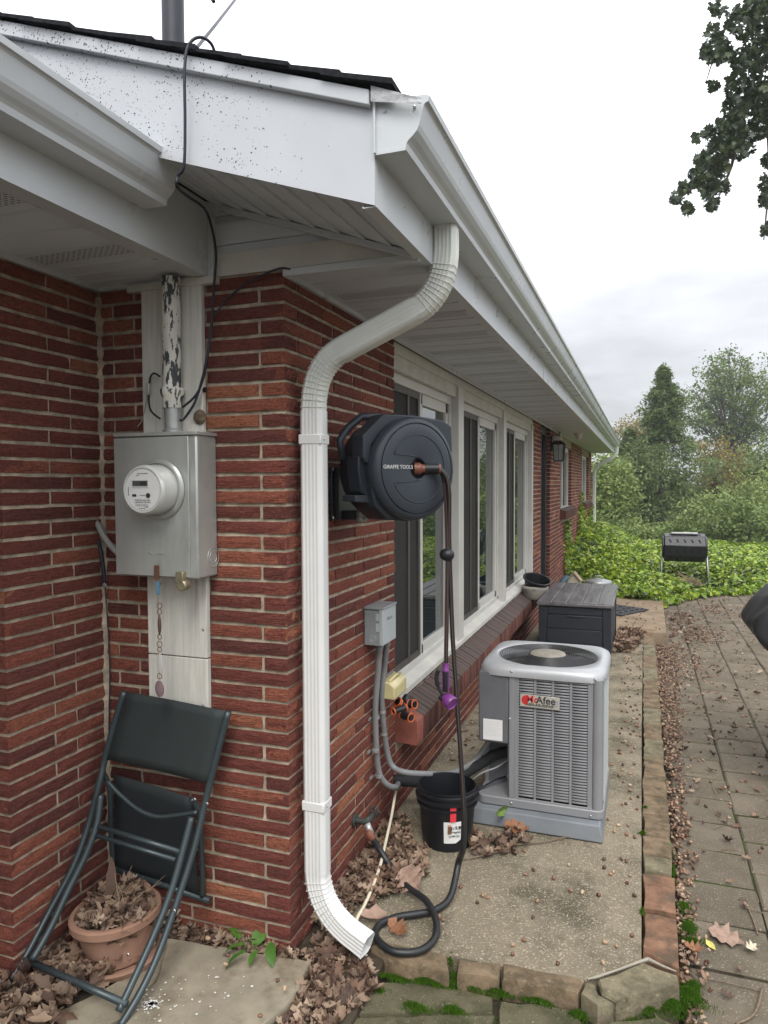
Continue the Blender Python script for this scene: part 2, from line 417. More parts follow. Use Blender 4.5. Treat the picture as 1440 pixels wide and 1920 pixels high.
# ---- bricks: a split faced box; local X = length, -Y = face
def brick_mesh(name, Lh, seed, cheap=False):
    r = random.Random(seed); nx, nz = (6, 2) if not cheap else (1, 1)
    H = 0.0382; D = 0.088; vs = []; fs = []
    def jf(i, k):
        e = (i in (0, nx)) or (k in (0, nz))
        return (-0.0035 if e else -0.001) + r.uniform(-0.0022, 0.0015) * (0 if cheap else 1)
    for k in range(nz + 1):
        for i in range(nx + 1):
            x = -Lh / 2 + Lh * i / nx + (r.uniform(-.003, .003) if 0 < i < nx else r.uniform(-.002, .001) * (1 if i else -1))
            z = -H / 2 + H * k / nz + (r.uniform(-.0012, .0012) if k in (0, nz) else r.uniform(-.006, .006))
            y = -jf(i, k) * 1.0 + (0.001 if (i in (0, nx)) else 0) - 0.004
            vs.append((x, y, z))
    for k in range(nz):
        for i in range(nx):
            a = k * (nx + 1) + i; fs.append((a, a + 1, a + nx + 2, a + nx + 1))
    per = [i for i in range(nx + 1)] + [(k + 1) * (nx + 1) - 1 for k in range(1, nz + 1)] + [nz * (nx + 1) + i for i in range(nx - 1, -1, -1)] + [k * (nx + 1) for k in range(nz - 1, 0, -1)]
    o = len(vs)
    for p in per: vs.append((vs[p][0], D - 0.004, vs[p][2]))
    m = len(per)
    for k in range(m): fs.append((per[k], o + k, o + (k + 1) % m, per[(k + 1) % m]))
    fs.append(tuple(o + k for k in range(m))[::-1])
    return vs, fs
LEN = 0.2865; MOD = 0.2965
walls_list = []      # (x0 or y0 start, wall kind, course, length)
def add_bricks(kind, fixed, a0, a1, course, off, ends=(0, 0)):
    """lay one course between a0 and a1; off = first joint offset"""
    z = course * CH
    p = a0; first = True
    nxt = a0 + off
    while p < a1 - 0.02:
        q = min(nxt, a1) if not first or off > 0.02 else a0 + MOD
        if q <= p + 0.02: nxt += MOD; continue
        j = 0.010 if q < a1 - 1e-4 else 0.0
        walls_list.append((kind, fixed, p, q - j, z)); p = q; nxt = q + MOD; first = False
K0, K1 = -2, 44
for c in range(K0, K1 + 1):
    odd = c % 2
    # left wall (face +x), from near corner y=-.435 to y=0: header or stretcher at the near corner
    add_bricks('E', XW, -0.435, -0.004, c, MOD if odd else 0.2)
    # front wall (face -y), from x=-.744 to 0
    # corner brick at x=0 : odd = header end of the long-wall stretcher
    if odd: add_bricks('S', 0.0, -0.744, -0.0985, c, 0.06); walls_list.append(('S', 0.0, -0.0885, 0.0, c * CH))
    else: add_bricks('S', 0.0, -0.744, 0.0, c, 0.744 - 2 * MOD)
    if c * CH < 2.25:
        # long wall, near pier
        if odd: add_bricks('E', 0.0, 0.0, 1.088, c, MOD)
        else: add_bricks('E', 0.0, 0.0, 1.088, c, 0.0985)
        for y0, y1 in ((5.63, 6.25), (7.08, 8.32), (9.93, 12.12), (13.85, YE)):
            add_bricks('E', 0.0, y0, y1, c, 0.0985 if odd else MOD)
    if c * CH < 0.30: add_bricks('E', 0.0, 1.088, 5.63, c, 0.12 if odd else 0.268)
    if c * CH < 1.0:
        for y0, y1 in ((8.32, 9.93), (12.12, 13.85)): add_bricks('E', 0.0, y0, y1, c, 0.12 if odd else 0.268)
# short returns facing the camera: near end of the left wall and the sides of the piers
for c in range(K0, K1 + 1):
    z = c * CH
    walls_list.append(('S', -0.435, XW - (0.0885 if c % 2 else 0.14), XW - 0.0, z))
    walls_list.append(('S', -0.435, XW - 0.40, XW - (0.0985 if c % 2 else 0.15), z))
    if c * CH < 2.22:
        for y in (5.63, 7.08): walls_list.append(('S', y, -0.10, -0.0, z))
        if c * CH > 1.15:
            for y in (9.93, 13.85): walls_list.append(('S', y, -0.12, -0.0, z))
def bpos(k, fx, a, q, z):
    m_ = (a + q) / 2
    return (fx, m_, z) if k == 'E' else (m_, fx, z)
scored = []
hidden = lambda u, v: (215 < u < 412 and 812 < v < 1082) or (282 < u < 398 and v < 1330) or (562 < u < 614 and v > 700) or (590 < u < 840 and 560 < v < 690)
for i, (k, fx, a, q, z) in enumerate(walls_list):
    P = bpos(k, fx, a, q, z); u, v, d = prj(P)
    n_ = np.array((1, 0, 0)) if k == 'E' else np.array((0, -1, 0))
    vd = CAM - np.array(P); cosv = max(0, vd @ n_ / np.linalg.norm(vd))
    A = (q - a) * cosv / d ** 2 * (1 if (-15 < u < 1440 and 300 < v < 1900) else 0.01) * (0.05 if hidden(u, v) else 1)
    if (k == 'E' and fx == XW) or (k == 'S' and fx == 0.0) or (k == 'E' and a < 1.05): A *= 2
    scored.append((A, i))
top = set(i for _, i in sorted(scored, reverse=True)[:298])
base_full = []
cache = {}
jb, js = MB(), MB()
rb = random.Random(3)
for i, (k, fx, a, q, z) in enumerate(walls_list):
    Lb = q - a; P = bpos(k, fx, a, q, z); rz = math.pi / 2 if k == 'E' else 0.0
    prox = rb.uniform(-0.0022, 0.0018); tilt = rb.uniform(-0.006, 0.006)
    if i in top:
        key = (round(Lb, 2), rb.randrange(4))
        if key not in cache:
            vs, fs = brick_mesh('brick', Lb, hash(key) % 9999)
            me = bpy.data.meshes.new('brick'); me.from_pydata(vs, [], fs); me.materials.append(m_brick); cache[key] = me
        o = bpy.data.objects.new('brick', cache[key]); COL.objects.link(o); o.parent = wall
        off = Vector(house.location)
        o.location = Vector(P) + Vector((prox, 0, 0) if k == 'E' else (0, -prox, 0)) - off
        o.rotation_euler = (0, tilt, rz); o.scale = (Lb / round(Lb, 2) if False else 1, 1, 1)
    else:
        near = P[1] < 1.2
        vs, fs = brick_mesh('b', Lb, rb.randrange(9999), cheap=not near)
        c_, s_ = math.cos(rz), math.sin(rz); ct, st = math.cos(tilt), math.sin(tilt)
        out = []
        for x, y, zz_ in vs:
            x, zz_ = x * ct + zz_ * st, -x * st + zz_ * ct
            X = x * c_ - y * s_; Y = x * s_ + y * c_
            out.append((P[0] + X + (prox if k == 'E' else 0), P[1] + Y - (prox if k == 'S' else 0), P[2] + zz_))
        (js if k == 'E' else jb).add(out, fs)
jb.build('brick', m_brick, wall, kind='stuff', recalc=False)
js.build('brick', m_brick_y, wall, kind='stuff', recalc=False)

# ---- sloping brick ledge under the windows (rowlock bricks) and under the two far windows
m_ledge = pmat('ledge_brick', (0.2, 0.05, 0.03), 0.85, var=0.3, vs=25, bump=0.7, bs=100, bdist=0.004, isl=0.25,
               isl2=[(0, (0.085, 0.038, 0.032)), (1, (0.145, 0.055, 0.043))], spec=0.2)
# weathered top: grime settles only on the upward faces of the ledge (stain belongs to the surface)
def grime_top(m, colr, thr=0.5):
    n, l, b_ = nodes(m); src = b_.inputs['Base Color'].links[0].from_socket
    g = n.new('ShaderNodeNewGeometry'); sp = n.new('ShaderNodeSeparateXYZ'); l.new(g.outputs['True Normal'], sp.inputs[0])
    nz_ = n.new('ShaderNodeTexNoise'); nz_.inputs['Scale'].default_value = 25; nz_.inputs['Detail'].default_value = 6
    q = n.new('ShaderNodeMath'); q.operation = 'GREATER_THAN'; l.new(sp.outputs[2], q.inputs[0]); q.inputs[1].default_value = thr
    r = n.new('ShaderNodeMapRange'); l.new(nz_.outputs[0], r.inputs[0]); r.inputs[1].default_value = 0.3; r.inputs[2].default_value = 0.7; r.inputs[3].default_value = 0.8; r.inputs[4].default_value = 1.0
    f = n.new('ShaderNodeMath'); f.operation = 'MULTIPLY'; l.new(q.outputs[0], f.inputs[0]); l.new(r.outputs[0], f.inputs[1])
    mxn = n.new('ShaderNodeMix'); mxn.data_type = 'RGBA'; l.new(f.outputs[0], mxn.inputs[0]); l.new(src, mxn.inputs[6]); mxn.inputs[7].default_value = (*colr, 1)
    l.new(mxn.outputs[2], b_.inputs['Base Color'])
grime_top(m_ledge, (0.105, 0.088, 0.078))
m_endblock = pmat('smooth_red_brick', (0.26, 0.082, 0.055), .8, var=.15, vs=30, bump=.3, bs=200)
led = MB(); led.box(-0.05, 0.085, 1.10, 5.62, 0.325, 0.435); ledge = led.build('ledge', m_mortar, house)
y = 1.095; k = 0
bp = [(0.0 - 0.03, 0.512), (0.104, 0.442), (0.108, 0.436), (0.106, 0.322), (-0.03, 0.330)]
me0 = None
while y < 5.58:
    wd = 0.0475 if k else 0.10
    if k < 2:
        q = MB(); q.prism([(a, c) for a, c in bp], (0, 0, 0), (Vector((1, 0, 0)), Vector((0, 0, 1)), Vector((0, 1, 0))), 0, wd)
        o = q.build('ledge_brick', m_ledge if k else m_endblock, ledge, bevel=0.003); o.location = Vector((0, y, 0)); me1 = o
        for vv in o.data.vertices: vv.co += Vector(house.location)
        o.location = Vector((0, y, 0)) - Vector(house.location)
    else:
        o = me1.copy(); COL.objects.link(o); o.location = Vector((random.uniform(-.002, .002), y, random.uniform(-.002, .002))) - Vector(house.location)
    y += wd + 0.006; k += 1
for y0, y1 in ((8.25, 10.0), (12.05, 13.9)):
    q = MB(); yy = y0
    while yy < y1 - 0.03: q.prism([(-.03, 1.20), (0.085, 1.165), (0.085, 1.05), (-.03, 1.05)], (0, 0, 0), (Vector((1, 0, 0)), Vector((0, 0, 1)), Vector((0, 1, 0))), yy, yy + 0.05); yy += 0.058
    q.build('window_ledge', m_ledge, house)

# ---- window band
def rail_box(*a): return MB().box(*a)
b = MB(); b.box(-0.06, -0.02, 1.092, 5.622, 2.115, ZS - 0.004); b.box(-0.06, -0.008, 1.092, 5.622, 2.185, ZS - 0.012)
b.build('header_trim', m_trim, house, bevel=0.003)
b = MB(); b.prism([(-0.13, 0.60), (-0.062, 0.582), (0.004, 0.548), (0.006, 0.520), (-0.13, 0.52)], (0, 0, 0), (Vector((1, 0, 0)), Vector((0, 0, 1)), Vector((0, 1, 0))), 1.092, 5.622)
sill = b.build('window_sill', m_trim, house, bevel=0.002)
for y0, y1 in ((2.343, 2.478), (3.92, 4.032), (5.548, 5.624)):
    MB().box(-0.115, 0.0 - 0.002, y0, y1, 0.535, 2.183).build('mullion_post', m_winframe, house, bevel=0.003)
m_glass = pmat('window_glass', (0.012, 0.02, 0.02), 0.02, var=0, spec=1.0); m_glass.node_tree.nodes['Principled BSDF'].inputs['IOR'].default_value = 2.1
m_screen = pmat('insect_screen', (0.035, 0.033, 0.032), 0.75, var=0.15, vs=3, spec=0.2)
m_brown = pmat('screen_frame', (0.07, 0.062, 0.055), 0.5, var=0.1, vs=5)
for y0, y1 in ((1.092, 2.343), (2.478, 3.92), (4.032, 5.548)):
    ym = (y0 + y1) / 2 + 0.0
    z0, z1 = 0.588, 2.115
    f = MB(); fx0, fx1 = -0.115, -0.05
    f.box(fx0, fx1, y0, y1, 2.065, z1 - .001); f.box(fx0, fx1, y0, y1, z0 - .02, z0 + 0.022)
    f.box(fx0, fx1, y0, y0 + 0.03, z0, 2.066); f.box(fx0, fx1, y1 - 0.045, y1, z0, 2.066)
    fo = f.build('window_frame', m_winframe, house, bevel=0.002)
    # sliding glass sash (far half)
    s = MB(); sx0, sx1 = -0.10, -0.062
    s.box(sx0, sx1, ym - 0.02, ym + 0.028, z0 + .02, 2.066); s.box(sx0, sx1, y1 - 0.095, y1 - 0.045, z0 + .02, 2.066)
    s.box(sx0, sx1, ym, y1 - 0.05, 2.005, 2.066); s.box(sx0, sx1, ym, y1 - 0.05, z0 + .02, z0 + 0.075)
    s.build('sash', m_winframe, fo, bevel=0.002)
    MB().box(-0.084, -0.080, ym + 0.02, y1 - 0.08, z0 + 0.06, 2.02).build('pane', m_glass, fo)
    MB().box(-0.105, -0.100, y0 + 0.02, ym, z0 + 0.03, 2.06).build('pane', m_glass, fo)
    g = MB(); g.box(-0.072, -0.0715, y0 + 0.05, ym - 0.03, z0 + .03, 2.055); g.build('insect_screen', m_screen, fo)
    g = MB(); a, c = y0 + 0.03, ym - 0.018
    for zz0, zz1 in ((z0 + .02, z0 + .055), (2.03, 2.066)): g.box(-0.078, -0.063, a, c, zz0, zz1)
    for yy0, yy1 in ((a, a + .03), (c - .035, c), (a + (c - a) * 0.62, a + (c - a) * 0.62 + 0.03)): g.box(-0.077, -0.062, yy0, yy1, z0 + .02, 2.066)
    g.build('screen_frame', m_brown, fo)
# far windows
for y0, y1 in ((8.32, 9.93), (12.12, 13.85)):
    f = MB(); f.box(-0.11, -0.05, y0, y1, 2.05, 2.12); f.box(-0.11, -0.02, y0, y1, 1.10, 1.20); f.box(-0.11, -0.05, y0, y0 + .08, 1.2, 2.05); f.box(-0.11, -0.05, y1 - .08, y1, 1.2, 2.05); f.box(-0.11, -0.055, (y0 + y1) / 2 - .03, (y0 + y1) / 2 + .03, 1.2, 2.05)
    fo = f.build('window', m_winframe, house, bevel=0.002)
    for a, c in ((y0 + .08, (y0 + y1) / 2 - .03), ((y0 + y1) / 2 + .03, y1 - .08)): MB().box(-0.085, -0.08, a, c, 1.2, 2.05).build('pane', m_glass, fo)
# door between the two piers, with a dark storm door frame
m_door = pmat('dark_door', (0.035, 0.037, 0.042), 0.4, var=0.1)
b = MB(); b.box(-0.12, -0.09, 6.25, 7.08, 0.09, 2.24); dr = b.build('door', m_door, house)
b = MB(); b.box(-0.09, -0.045, 6.25, 6.31, 0.05, 2.245); b.box(-0.09, -0.045, 7.0, 7.078, 0.05, 2.245); b.box(-0.09, -0.045, 6.31, 7.0, 2.16, 2.245); b.build('door_frame', m_door, dr, bevel=0.003)
MB().tube([(-0.085, 6.40, 1.05), (-0.05, 6.40, 1.05), (-0.05, 6.40, 1.0)], 0.012, 8).build('handle', m_screw, dr)

# ---- eaves
def soffit_panel(x0, x1, z, w, vented, slope=None):
    q = MB(); zz_ = z
    prof = []
    nrib = 3
    for r in range(nrib):
        a = w * r / nrib; e = w / nrib
        prof += [(a, 0), (a + 0.006, 0.008), (a + 0.012, 0.008), (a + 0.018, 0), (a + e - 0.001, 0)]
    vs = []; n = len(prof)
    for x in (x0, x1):
        for a, h in prof: vs.append((x, a, z + h))
    q.add(vs, [(k, k + 1, n + k + 1, n + k) for k in range(n - 1)])
    return q
PW = 0.405
for (x0, x1, ya, yb, z) in ((0.018, XF - 0.022, 0.012, YE + .3, ZS), (XW + 0.012, XL - 0.02, -4.3, -0.012, 2.272)):
    y = ya; kk = 0; src = {}
    while y < yb - 0.05:
        wv = (kk % 1 == 0)
        wd = min(PW, yb - y)
        if wd < PW - 1e-3 or 'p' not in src:
            o = soffit_panel(x0, x1, z, wd, True).build('soffit_panel', m_soffit, house); 
            for vv in o.data.vertices: vv.co += Vector(house.location)
            src['p'] = o if wd >= PW - 1e-3 else src.get('p')
            q = MB(); q.add([(x0 + .03, wd * 2 / 3 + .022, z - .0006), (x1 - .03, wd * 2 / 3 + .022, z - .0006), (x1 - .03, wd * 2 / 3 + .10, z - .0006), (x0 + .03, wd * 2 / 3 + .10, z - .0006)], [(0, 1, 2, 3)])
            if wd >= PW - 1e-3:
                vo = q.build('vent_strip', m_vent, o); vo.parent = o
                for vv in vo.data.vertices: vv.co += Vector(house.location)
                src['v'] = vo
            else: vo = None
        else:
            o = src['p'].copy(); COL.objects.link(o); vo = src['v'].copy(); COL.objects.link(vo); vo.parent = o
        o.location = Vector((0, y, 0)) - Vector(house.location)
        if vo: vo.location = (0, 0, 0)
        y += PW; kk += 1
# channel trims where the soffit meets the walls
b = MB(); b.box(0.004, 0.022, 0.0, YE + .3, ZS - 0.016, ZS + 0.01); b.box(XW + 0.003, XW + 0.018, -4.3, 0.0, 2.256, 2.285); b.box(XW, XL - .02, -0.016, -0.002, 2.256, 2.285)
b.box(-0.0, XF - .02, -0.012, 0.010, ZS - 0.014, ZS + 0.01)
b.build('soffit_channel', m_white, house, bevel=0.002)
# fascia boards with a return lip under the soffit
for x, y0, y1, z0, z1, lip in ((XF, YR + 0.006, YE + .3, ZS - 0.006, 2.49, 0.035), (XL, -4.3, -0.0, 2.264, 2.53, 0.06)):
    b = MB(); b.sheet_y([(x - lip, z0 + 0.004), (x - lip + .002, z0), (x, z0), (x, z1)], y0, y1)
    b.build('fascia', m_white, house, solid=0.003)
# K-style gutters
def gutter(x, y0, y1, zb):
    P = [(0, .128), (0, 0), (.078, 0), (.081, .015), (.087, .022), (.097, .030), (.107, .041), (.112, .052), (.124, .096), (.128, .100), (.135, .102), (.137, .115), (.126, .119), (.124, .112)]
    b = MB(); b.sheet_y([(x + .002 + a, zb + c) for a, c in P], y0, y1)
    g = b.build('gutter', m_white, house, solid=0.002)
    for ye in (y0, y1):
        e = MB(); e.prism([(x + .002 + a, zb + c) for a, c in P[:-1]], (0, ye, 0), (Vector((1, 0, 0)), Vector((0, 0, 1)), Vector((0, 1, 0))), -.0035, -0.0015) if ye == y0 else e.prism([(x + .002 + a, zb + c) for a, c in P[:-1]], (0, ye, 0), (Vector((1, 0, 0)), Vector((0, 0, 1)), Vector((0, 1, 0))), .0015, 0.0035)
        eo = e.build('end_cap', m_white, g)
        if ye == y0 and x > 0:
            fl = MB(); fl.box(x + .001, x + .006, ye - .012, ye - .003, zb, zb + .125); fl.box(x, x + .08, ye - .0055, ye - .003, zb - .003, zb + .005)
            fl.build('end_cap_flange', m_white, g)
            sc = MB()
            for px, py in ((717, 144 + 48), (721, 208), (777, 200)):
                p_ = at(px, py, 'y', ye - .006); sc.lathe([(0, .004), (.003, .003), (.0042, 0)], p_, (AX[0], AX[2], Vector((0, -1, 0))), 8)
            sc.build('screw', m_screw, g)
    return g
gutter(XF, -0.436, YE - 0.02, 2.364)
gl = gutter(XL, -4.3, -0.345, 2.368)

# rake board, trim strip, rake soffit and gable panel
SL = 0.34
def zr(x, base=2.244): return base + SL * (XF - x)
XZ = (Vector((1, 0, 0)), Vector((0, 0, 1)), Vector((0, 1, 0)))
b = MB(); b.prism([(XF, zr(XF)), (XF, 2.49), (-1.6, 2.49 + .357 * (XF + 1.6)), (-1.6, zr(-1.6))], (0, YR, 0), XZ, 0.0, 0.004)
rk = b.build('rake_board', m_speck, house)
b = MB(); zt = lambda x: 2.478 + 0.357 * (0.472 - x)
b.prism([(XF - .006, zt(XF) - .002), (XF - .006, zt(XF) + 0.036), (-1.6, zt(-1.6) + 0.042), (-1.6, zt(-1.6) - .004)], (0, YR, 0), XZ, -0.022, 0.0)
b.build('rake_trim', m_speck, rk, bevel=0.003)
# crumpled flashing at the corner
q = MB(); fpts = []
for i in range(7):
    for j in range(5):
        p = at(695 + 95 * i / 6 , 160 + 24 * i / 6 + (30 - 3.2 * i) * j / 4, 'y', YR - .024 + 0.0012 * math.sin(i * 1.1 + j * 1.7))
        fpts.append(p)
fs = [(i * 5 + j, i * 5 + j + 1, (i + 1) * 5 + j + 1, (i + 1) * 5 + j) for i in range(6) for j in range(4)]
m_flash = pmat('old_flashing', (0.42, 0.43, 0.44), 0.55, 0.2, var=0.25, vs=40, bump=0.4, bs=90)
q.add(fpts, fs).build('flashing', m_flash, rk, smooth='all')
# sloping soffit under the rake, built of overlapping strips
q_parent = None
x = XF - 0.015; k = 0
while x > -0.5:
    x2 = x - 0.085
    s = MB(); s.add([(x, YR + .004, zr(x) + .016), (x, YR + .004, zr(x) + .004), (x2 + .014, YR + .004, zr(x2) + .006), (x2, YR + .004, zr(x2) + .012), (x2, .01, zr(x2) + .012), (x2 + .014, .01, zr(x2) + .006), (x, .01, zr(x) + .004), (x, .01, zr(x) + .016)], [(0, 1, 6, 7), (1, 2, 5, 6), (2, 3, 4, 5)])
    s.build('rake_soffit_panel', m_soffit, house); x = x2; k += 1
b = MB()   # gable panel above the brick (siding), trims round it
gx0, gx1 = XL + 0.004, 0.405
yy = -0.006
lim = lambda x: zr(x) + 0.004
bands = [(2.262, 2.335, 0.0), (2.335, 2.365, 0.012), (2.365, 2.435, -0.001), (2.435, 2.462, 0.012), (2.462, 2.54, 0.0)]
for z0, z1, d in bands:
    xa = min(XF - 0.02, XF - (z0 - 2.244) / SL); xb = XF - (z1 - 2.244) / SL
    if xb < gx0: xb = gx0
    if xa < gx0: continue
    s = MB(); s.prism([(gx0, z0), (xa, z0), (xb, z1), (gx0, z1)], (0, yy + d, 0), XZ, 0, .01)
    s.build('siding_board', m_trim if z0 < 2.3 else m_soffit, house)
b = MB(); b.box(XL + .001, XL + .022, -0.022, 0.0, 2.262, 2.50)
b.build('corner_trim', m_white, house, bevel=.002)
a_, c_ = Vector((XL + .0, -0.02, zr(XL) - .004)), Vector((0.45, -0.02, zr(0.45) - .004))
d_ = (c_ - a_).normalized(); b = MB(); b.obox((a_ + c_) / 2, (d_, Vector((0, 1, 0)), d_.cross(Vector((0, 1, 0)))), ((c_ - a_).length / 2, .010, .010)); b.build('slope_trim', m_white, house, bevel=.002)

# roof deck and shingle courses
b = MB(); zt0 = 2.505
b.add([(XF + .03, YR + .03, zt0), (-4.0, YR + .03, zt0 + .36 * 4.5), (-8.6, YR + .03, zt0), (XF + .03, YE + .3, zt0), (-4.0, YE + .3, zt0 + .36 * 4.5), (-8.6, YE + .3, zt0)],
      [(0, 1, 4, 3), (1, 2, 5, 4), (0, 3, 5, 2), (0, 2, 1), (3, 4, 5)])
roof = b.build('roof', m_shingle, house)
x = XF + .058; z = zt0 - .004; k = 0; rs = random.Random(5)
while x > -4.0:
    x2 = x - 0.135; h = .357 * .135
    yl = YR - .03 - rs.uniform(0, .012)
    s = MB(); y_ = yl; seg = []
    while y_ < 15.0:
        wd = 4 if y_ > 2 else rs.uniform(.2, .34); t = rs.uniform(.008, .016)
        e = min(y_ + wd, 15.05)
        dz = rs.uniform(-.002, .003)
        s.add([(x, y_, z + dz), (x, y_, z + t + dz), (x2 - .05, y_, z + h * 1.37 + t * .3), (x2 - .05, y_, z + h * 1.37 - .006), (x, e - .004, z + dz), (x, e - .004, z + t + dz), (x2 - .05, e - .004, z + h * 1.37 + t * .3), (x2 - .05, e - .004, z + h * 1.37 - .006)],
              [(0, 1, 2, 3), (4, 7, 6, 5), (0, 4, 5, 1), (1, 5, 6, 2), (2, 6, 7, 3), (0, 3, 7, 4)])
        y_ = e
    s.build('shingle_course', m_shingle, roof); x = x2; z += h; k += 1
# left wing roof
b = MB(); b.add([(XL + .03, -4.3, 2.50), (-5, -4.3, 2.5 + .36 * 4.7), (-5, YR, 2.5 + .36 * 4.7), (XL + .03, YR - .03, 2.50), (XL + .03, -4.3, 2.49), (XL + .03, YR - .03, 2.49)], [(0, 1, 2, 3)])
b.build('roof', m_shingle, house, solid=.01)
# vent pipe
p = at(325, 75, 'y', 0.5); m_pipe = pmat('vent_pipe', (0.018, 0.022, 0.034), 0.5, var=0.2, vs=20)
MB().lathe([(.046, -0.5), (.046, .6), (.040, .6), (.040, .3)], p, AX, 20).build('vent_pipe', m_pipe, house, smooth=True)
# left wing continuation beyond the near corner: white framed window
b = MB(); b.box(XW - .9, XW - .11, -4.3, -0.62, -.1, 0.7); b.build('wall', m_mortar, house)
b = MB(); b.box(-0.90, -0.845, -0.70, -0.445, -.1, 2.255); b.box(-0.90, -0.845, -4.3, -0.70, 2.1, 2.255); b.box(-0.90, -0.82, -4.3, -0.70, .66, .74); b.build('window_frame', m_winframe, house, bevel=.003)
MB().box(-0.905, -0.895, -4.3, -0.70, .74, 2.1).build('pane', m_glass, house)
# small dome on the soffit
p = at(1085, 812, 'z', ZS); MB().lathe([(.06, 0), (.06, -.02), (.045, -.035), (.045, -.06), (.02, -.09), (0, -.095)], p, AX, 16).build('soffit_fixture', m_trim, house, smooth=True)

# ---- downspouts (rectangular, ribbed front, crimped elbows)
def rect_sweep(path, w, d, ups, ribs=True, crimp=None):
    """path = list of centre points; ups = direction of the profile's second axis; w along the other"""
    prof = []
    def seg(a, c, n, rib):
        for i in range(n):
            t = i / n; x = a[0] + (c[0] - a[0]) * t; y = a[1] + (c[1] - a[1]) * t
            prof.append((x, y, rib if (ribs and rib and (i % 4 in (2, 3)) and 1 < i < n - 1) else 0))
    W, D = w / 2, d / 2; r = 0.012
    seg((-W + r, -D), (W - r, -D), 17, 1); seg((W - r, -D), (W, -D + r), 2, 0); seg((W, -D + r), (W, D - r), 13, 1); seg((W, D - r), (W - r, D), 2, 0)
    seg((W - r, D), (-W + r, D), 4, 0); seg((-W + r, D), (-W, D - r), 2, 0); seg((-W, D - r), (-W, -D + r), 4, 0); seg((-W, -D + r), (-W + r, -D), 2, 0)
    n = len(prof); vs = []; fs = []
    for i, p in enumerate(path):
        p = Vector(p); a = Vector(path[max(i - 1, 0)]); c = Vector(path[min(i + 1, len(path) - 1)])
        t = (c - a).normalized(); Y = (ups - t * ups.dot(t)).normalized(); X = Y.cross(t)
        s = crimp[i] if crimp else 1
        for (x, y, rb_) in prof:
            k1 = 1 - rb_ * 0.045
            xx = x * s * (k1 if abs(x) > W - .001 else 1); yy_ = y * s * (k1 if abs(y) > D - .001 else 1)
            vs.append(p + X * xx + Y * yy_)
    for i in range(len(path) - 1):
        for k in range(n): fs.append((i * n + k, i * n + (k + 1) % n, (i + 1) * n + (k + 1) % n, (i + 1) * n + k))
    return MB().add(vs, fs)
def crimp_rings(path, idx, w, d, ups, mat, par):
    q = MB()
    for i in idx:
        p = Vector(path[i]); t = (Vector(path[i + 1]) - Vector(path[i - 1])).normalized(); Y = (ups - t * ups.dot(t)).normalized(); X = Y.cross(t)
        W, D, r = w / 2, d / 2, .010; pts = []
        for cx, cy, a0 in ((W - r, -D + r, -90), (W - r, D - r, 0), (-W + r, D - r, 90), (-W + r, -D + r, 180)):
            for k in range(3): a = R_(a0 + 45 * k); pts.append(p + X * (cx + r * math.cos(a)) + Y * (cy + r * math.sin(a)))
        q.tube(pts, .0014, 5, closed=True)
    q.build('crimp', mat, par, smooth='all')
def arc(p0, p1, p2, n):   # quadratic bend
    return [Vector(p0) * (1 - t) ** 2 + Vector(p1) * 2 * t * (1 - t) + Vector(p2) * t * t for t in [i / n for i in range(n + 1)]]
m_ds = pmat('downspout_paint', (0.68, 0.70, 0.65), 0.34, var=0.06, vs=6, stain=((0.4, 0.4, 0.36), 9, 0.66, 0.85, 0.35), stain2=((0.25, 0.24, 0.22), 60, 0.74, 0.8, 0.6))
m_dsw = pmat('downspout_white', (0.68, 0.685, 0.67), 0.32, var=0.05, vs=6, stain2=((0.4, 0.4, 0.38), 60, 0.74, 0.8, 0.6))
ds = thing('downspout', 'white ribbed rectangular downspout bending from the gutter down the near house corner', 'downspout', (0.06, 0.08, 0))
UP = Vector((0, 1, 0))
pa = Vector((.513, .098, 2.374)); pb = Vector((.515, .095, 2.175)); pc = Vector((.435, .090, 2.122))
pd = Vector((.150, .086, 2.000)); pe = Vector((.061, .085, 1.950)); pf = Vector((.061, .085, 1.81))
def crimps(n, k0=3, k1=None, amp=.055):
    return [1 - (amp if (k0 <= i <= (k1 or n - k0) and i % 3 == 0) else 0) for i in range(n + 1)]
A1 = [pa] + arc(pa.lerp(pb, .35), pb, pb.lerp(pc, 0.0) + (pc - pb) * 1.0, 27) + [pc + (pd - pc) * .10]
rect_sweep(A1, .076, .062, UP, crimp=[1] + [1] * 28 + [.97]).build('elbow', m_ds, ds, smooth=True)
crimp_rings(A1, range(8, 28, 2), .077, .063, UP, m_ds, bpy.data.objects['elbow'])
rect_sweep([pc - (pc - pd) * .04, pc.lerp(pd, .5), pd + (pc - pd) * .03], .079, .066, UP).build('pipe_section', m_ds, ds, smooth='all')
A2 = [pd + (pc - pd) * .10] + arc(pd, pe, pf, 24) + [pf - Vector((0, 0, .03))]
rect_sweep(A2, .076, .063, UP, crimp=[.98] + [1] * 26).build('elbow', m_ds, ds, smooth=True)
crimp_rings(A2, range(4, 25, 2), .077, .064, UP, m_ds, bpy.data.objects['elbow.001'])
pg = Vector((.061, .085, .26)); 
rect_sweep([pf, Vector((.061, .085, 1.45)), Vector((.061, .085, 1.0)), Vector((.061, .085, .6)), pg + Vector((0, 0, -.02))], .080, .067, UP).build('pipe_section', m_dsw, ds, smooth='all')
ph = Vector((.075, .078, .10)); pi_ = Vector((.225, .045, .062)); pj = Vector((.262, .038, .05))
A3 = [pg + Vector((0, 0, .03))] + arc(pg - Vector((0, 0, .03)), ph, pi_, 24) + [pj]
rect_sweep(A3, .077, .066, UP, crimp=[1] + [1] * 25 + [1.03]).build('elbow', m_dsw, ds, smooth=True)
crimp_rings(A3, range(3, 19, 2), .078, .067, UP, m_dsw, bpy.data.objects['elbow.002'])
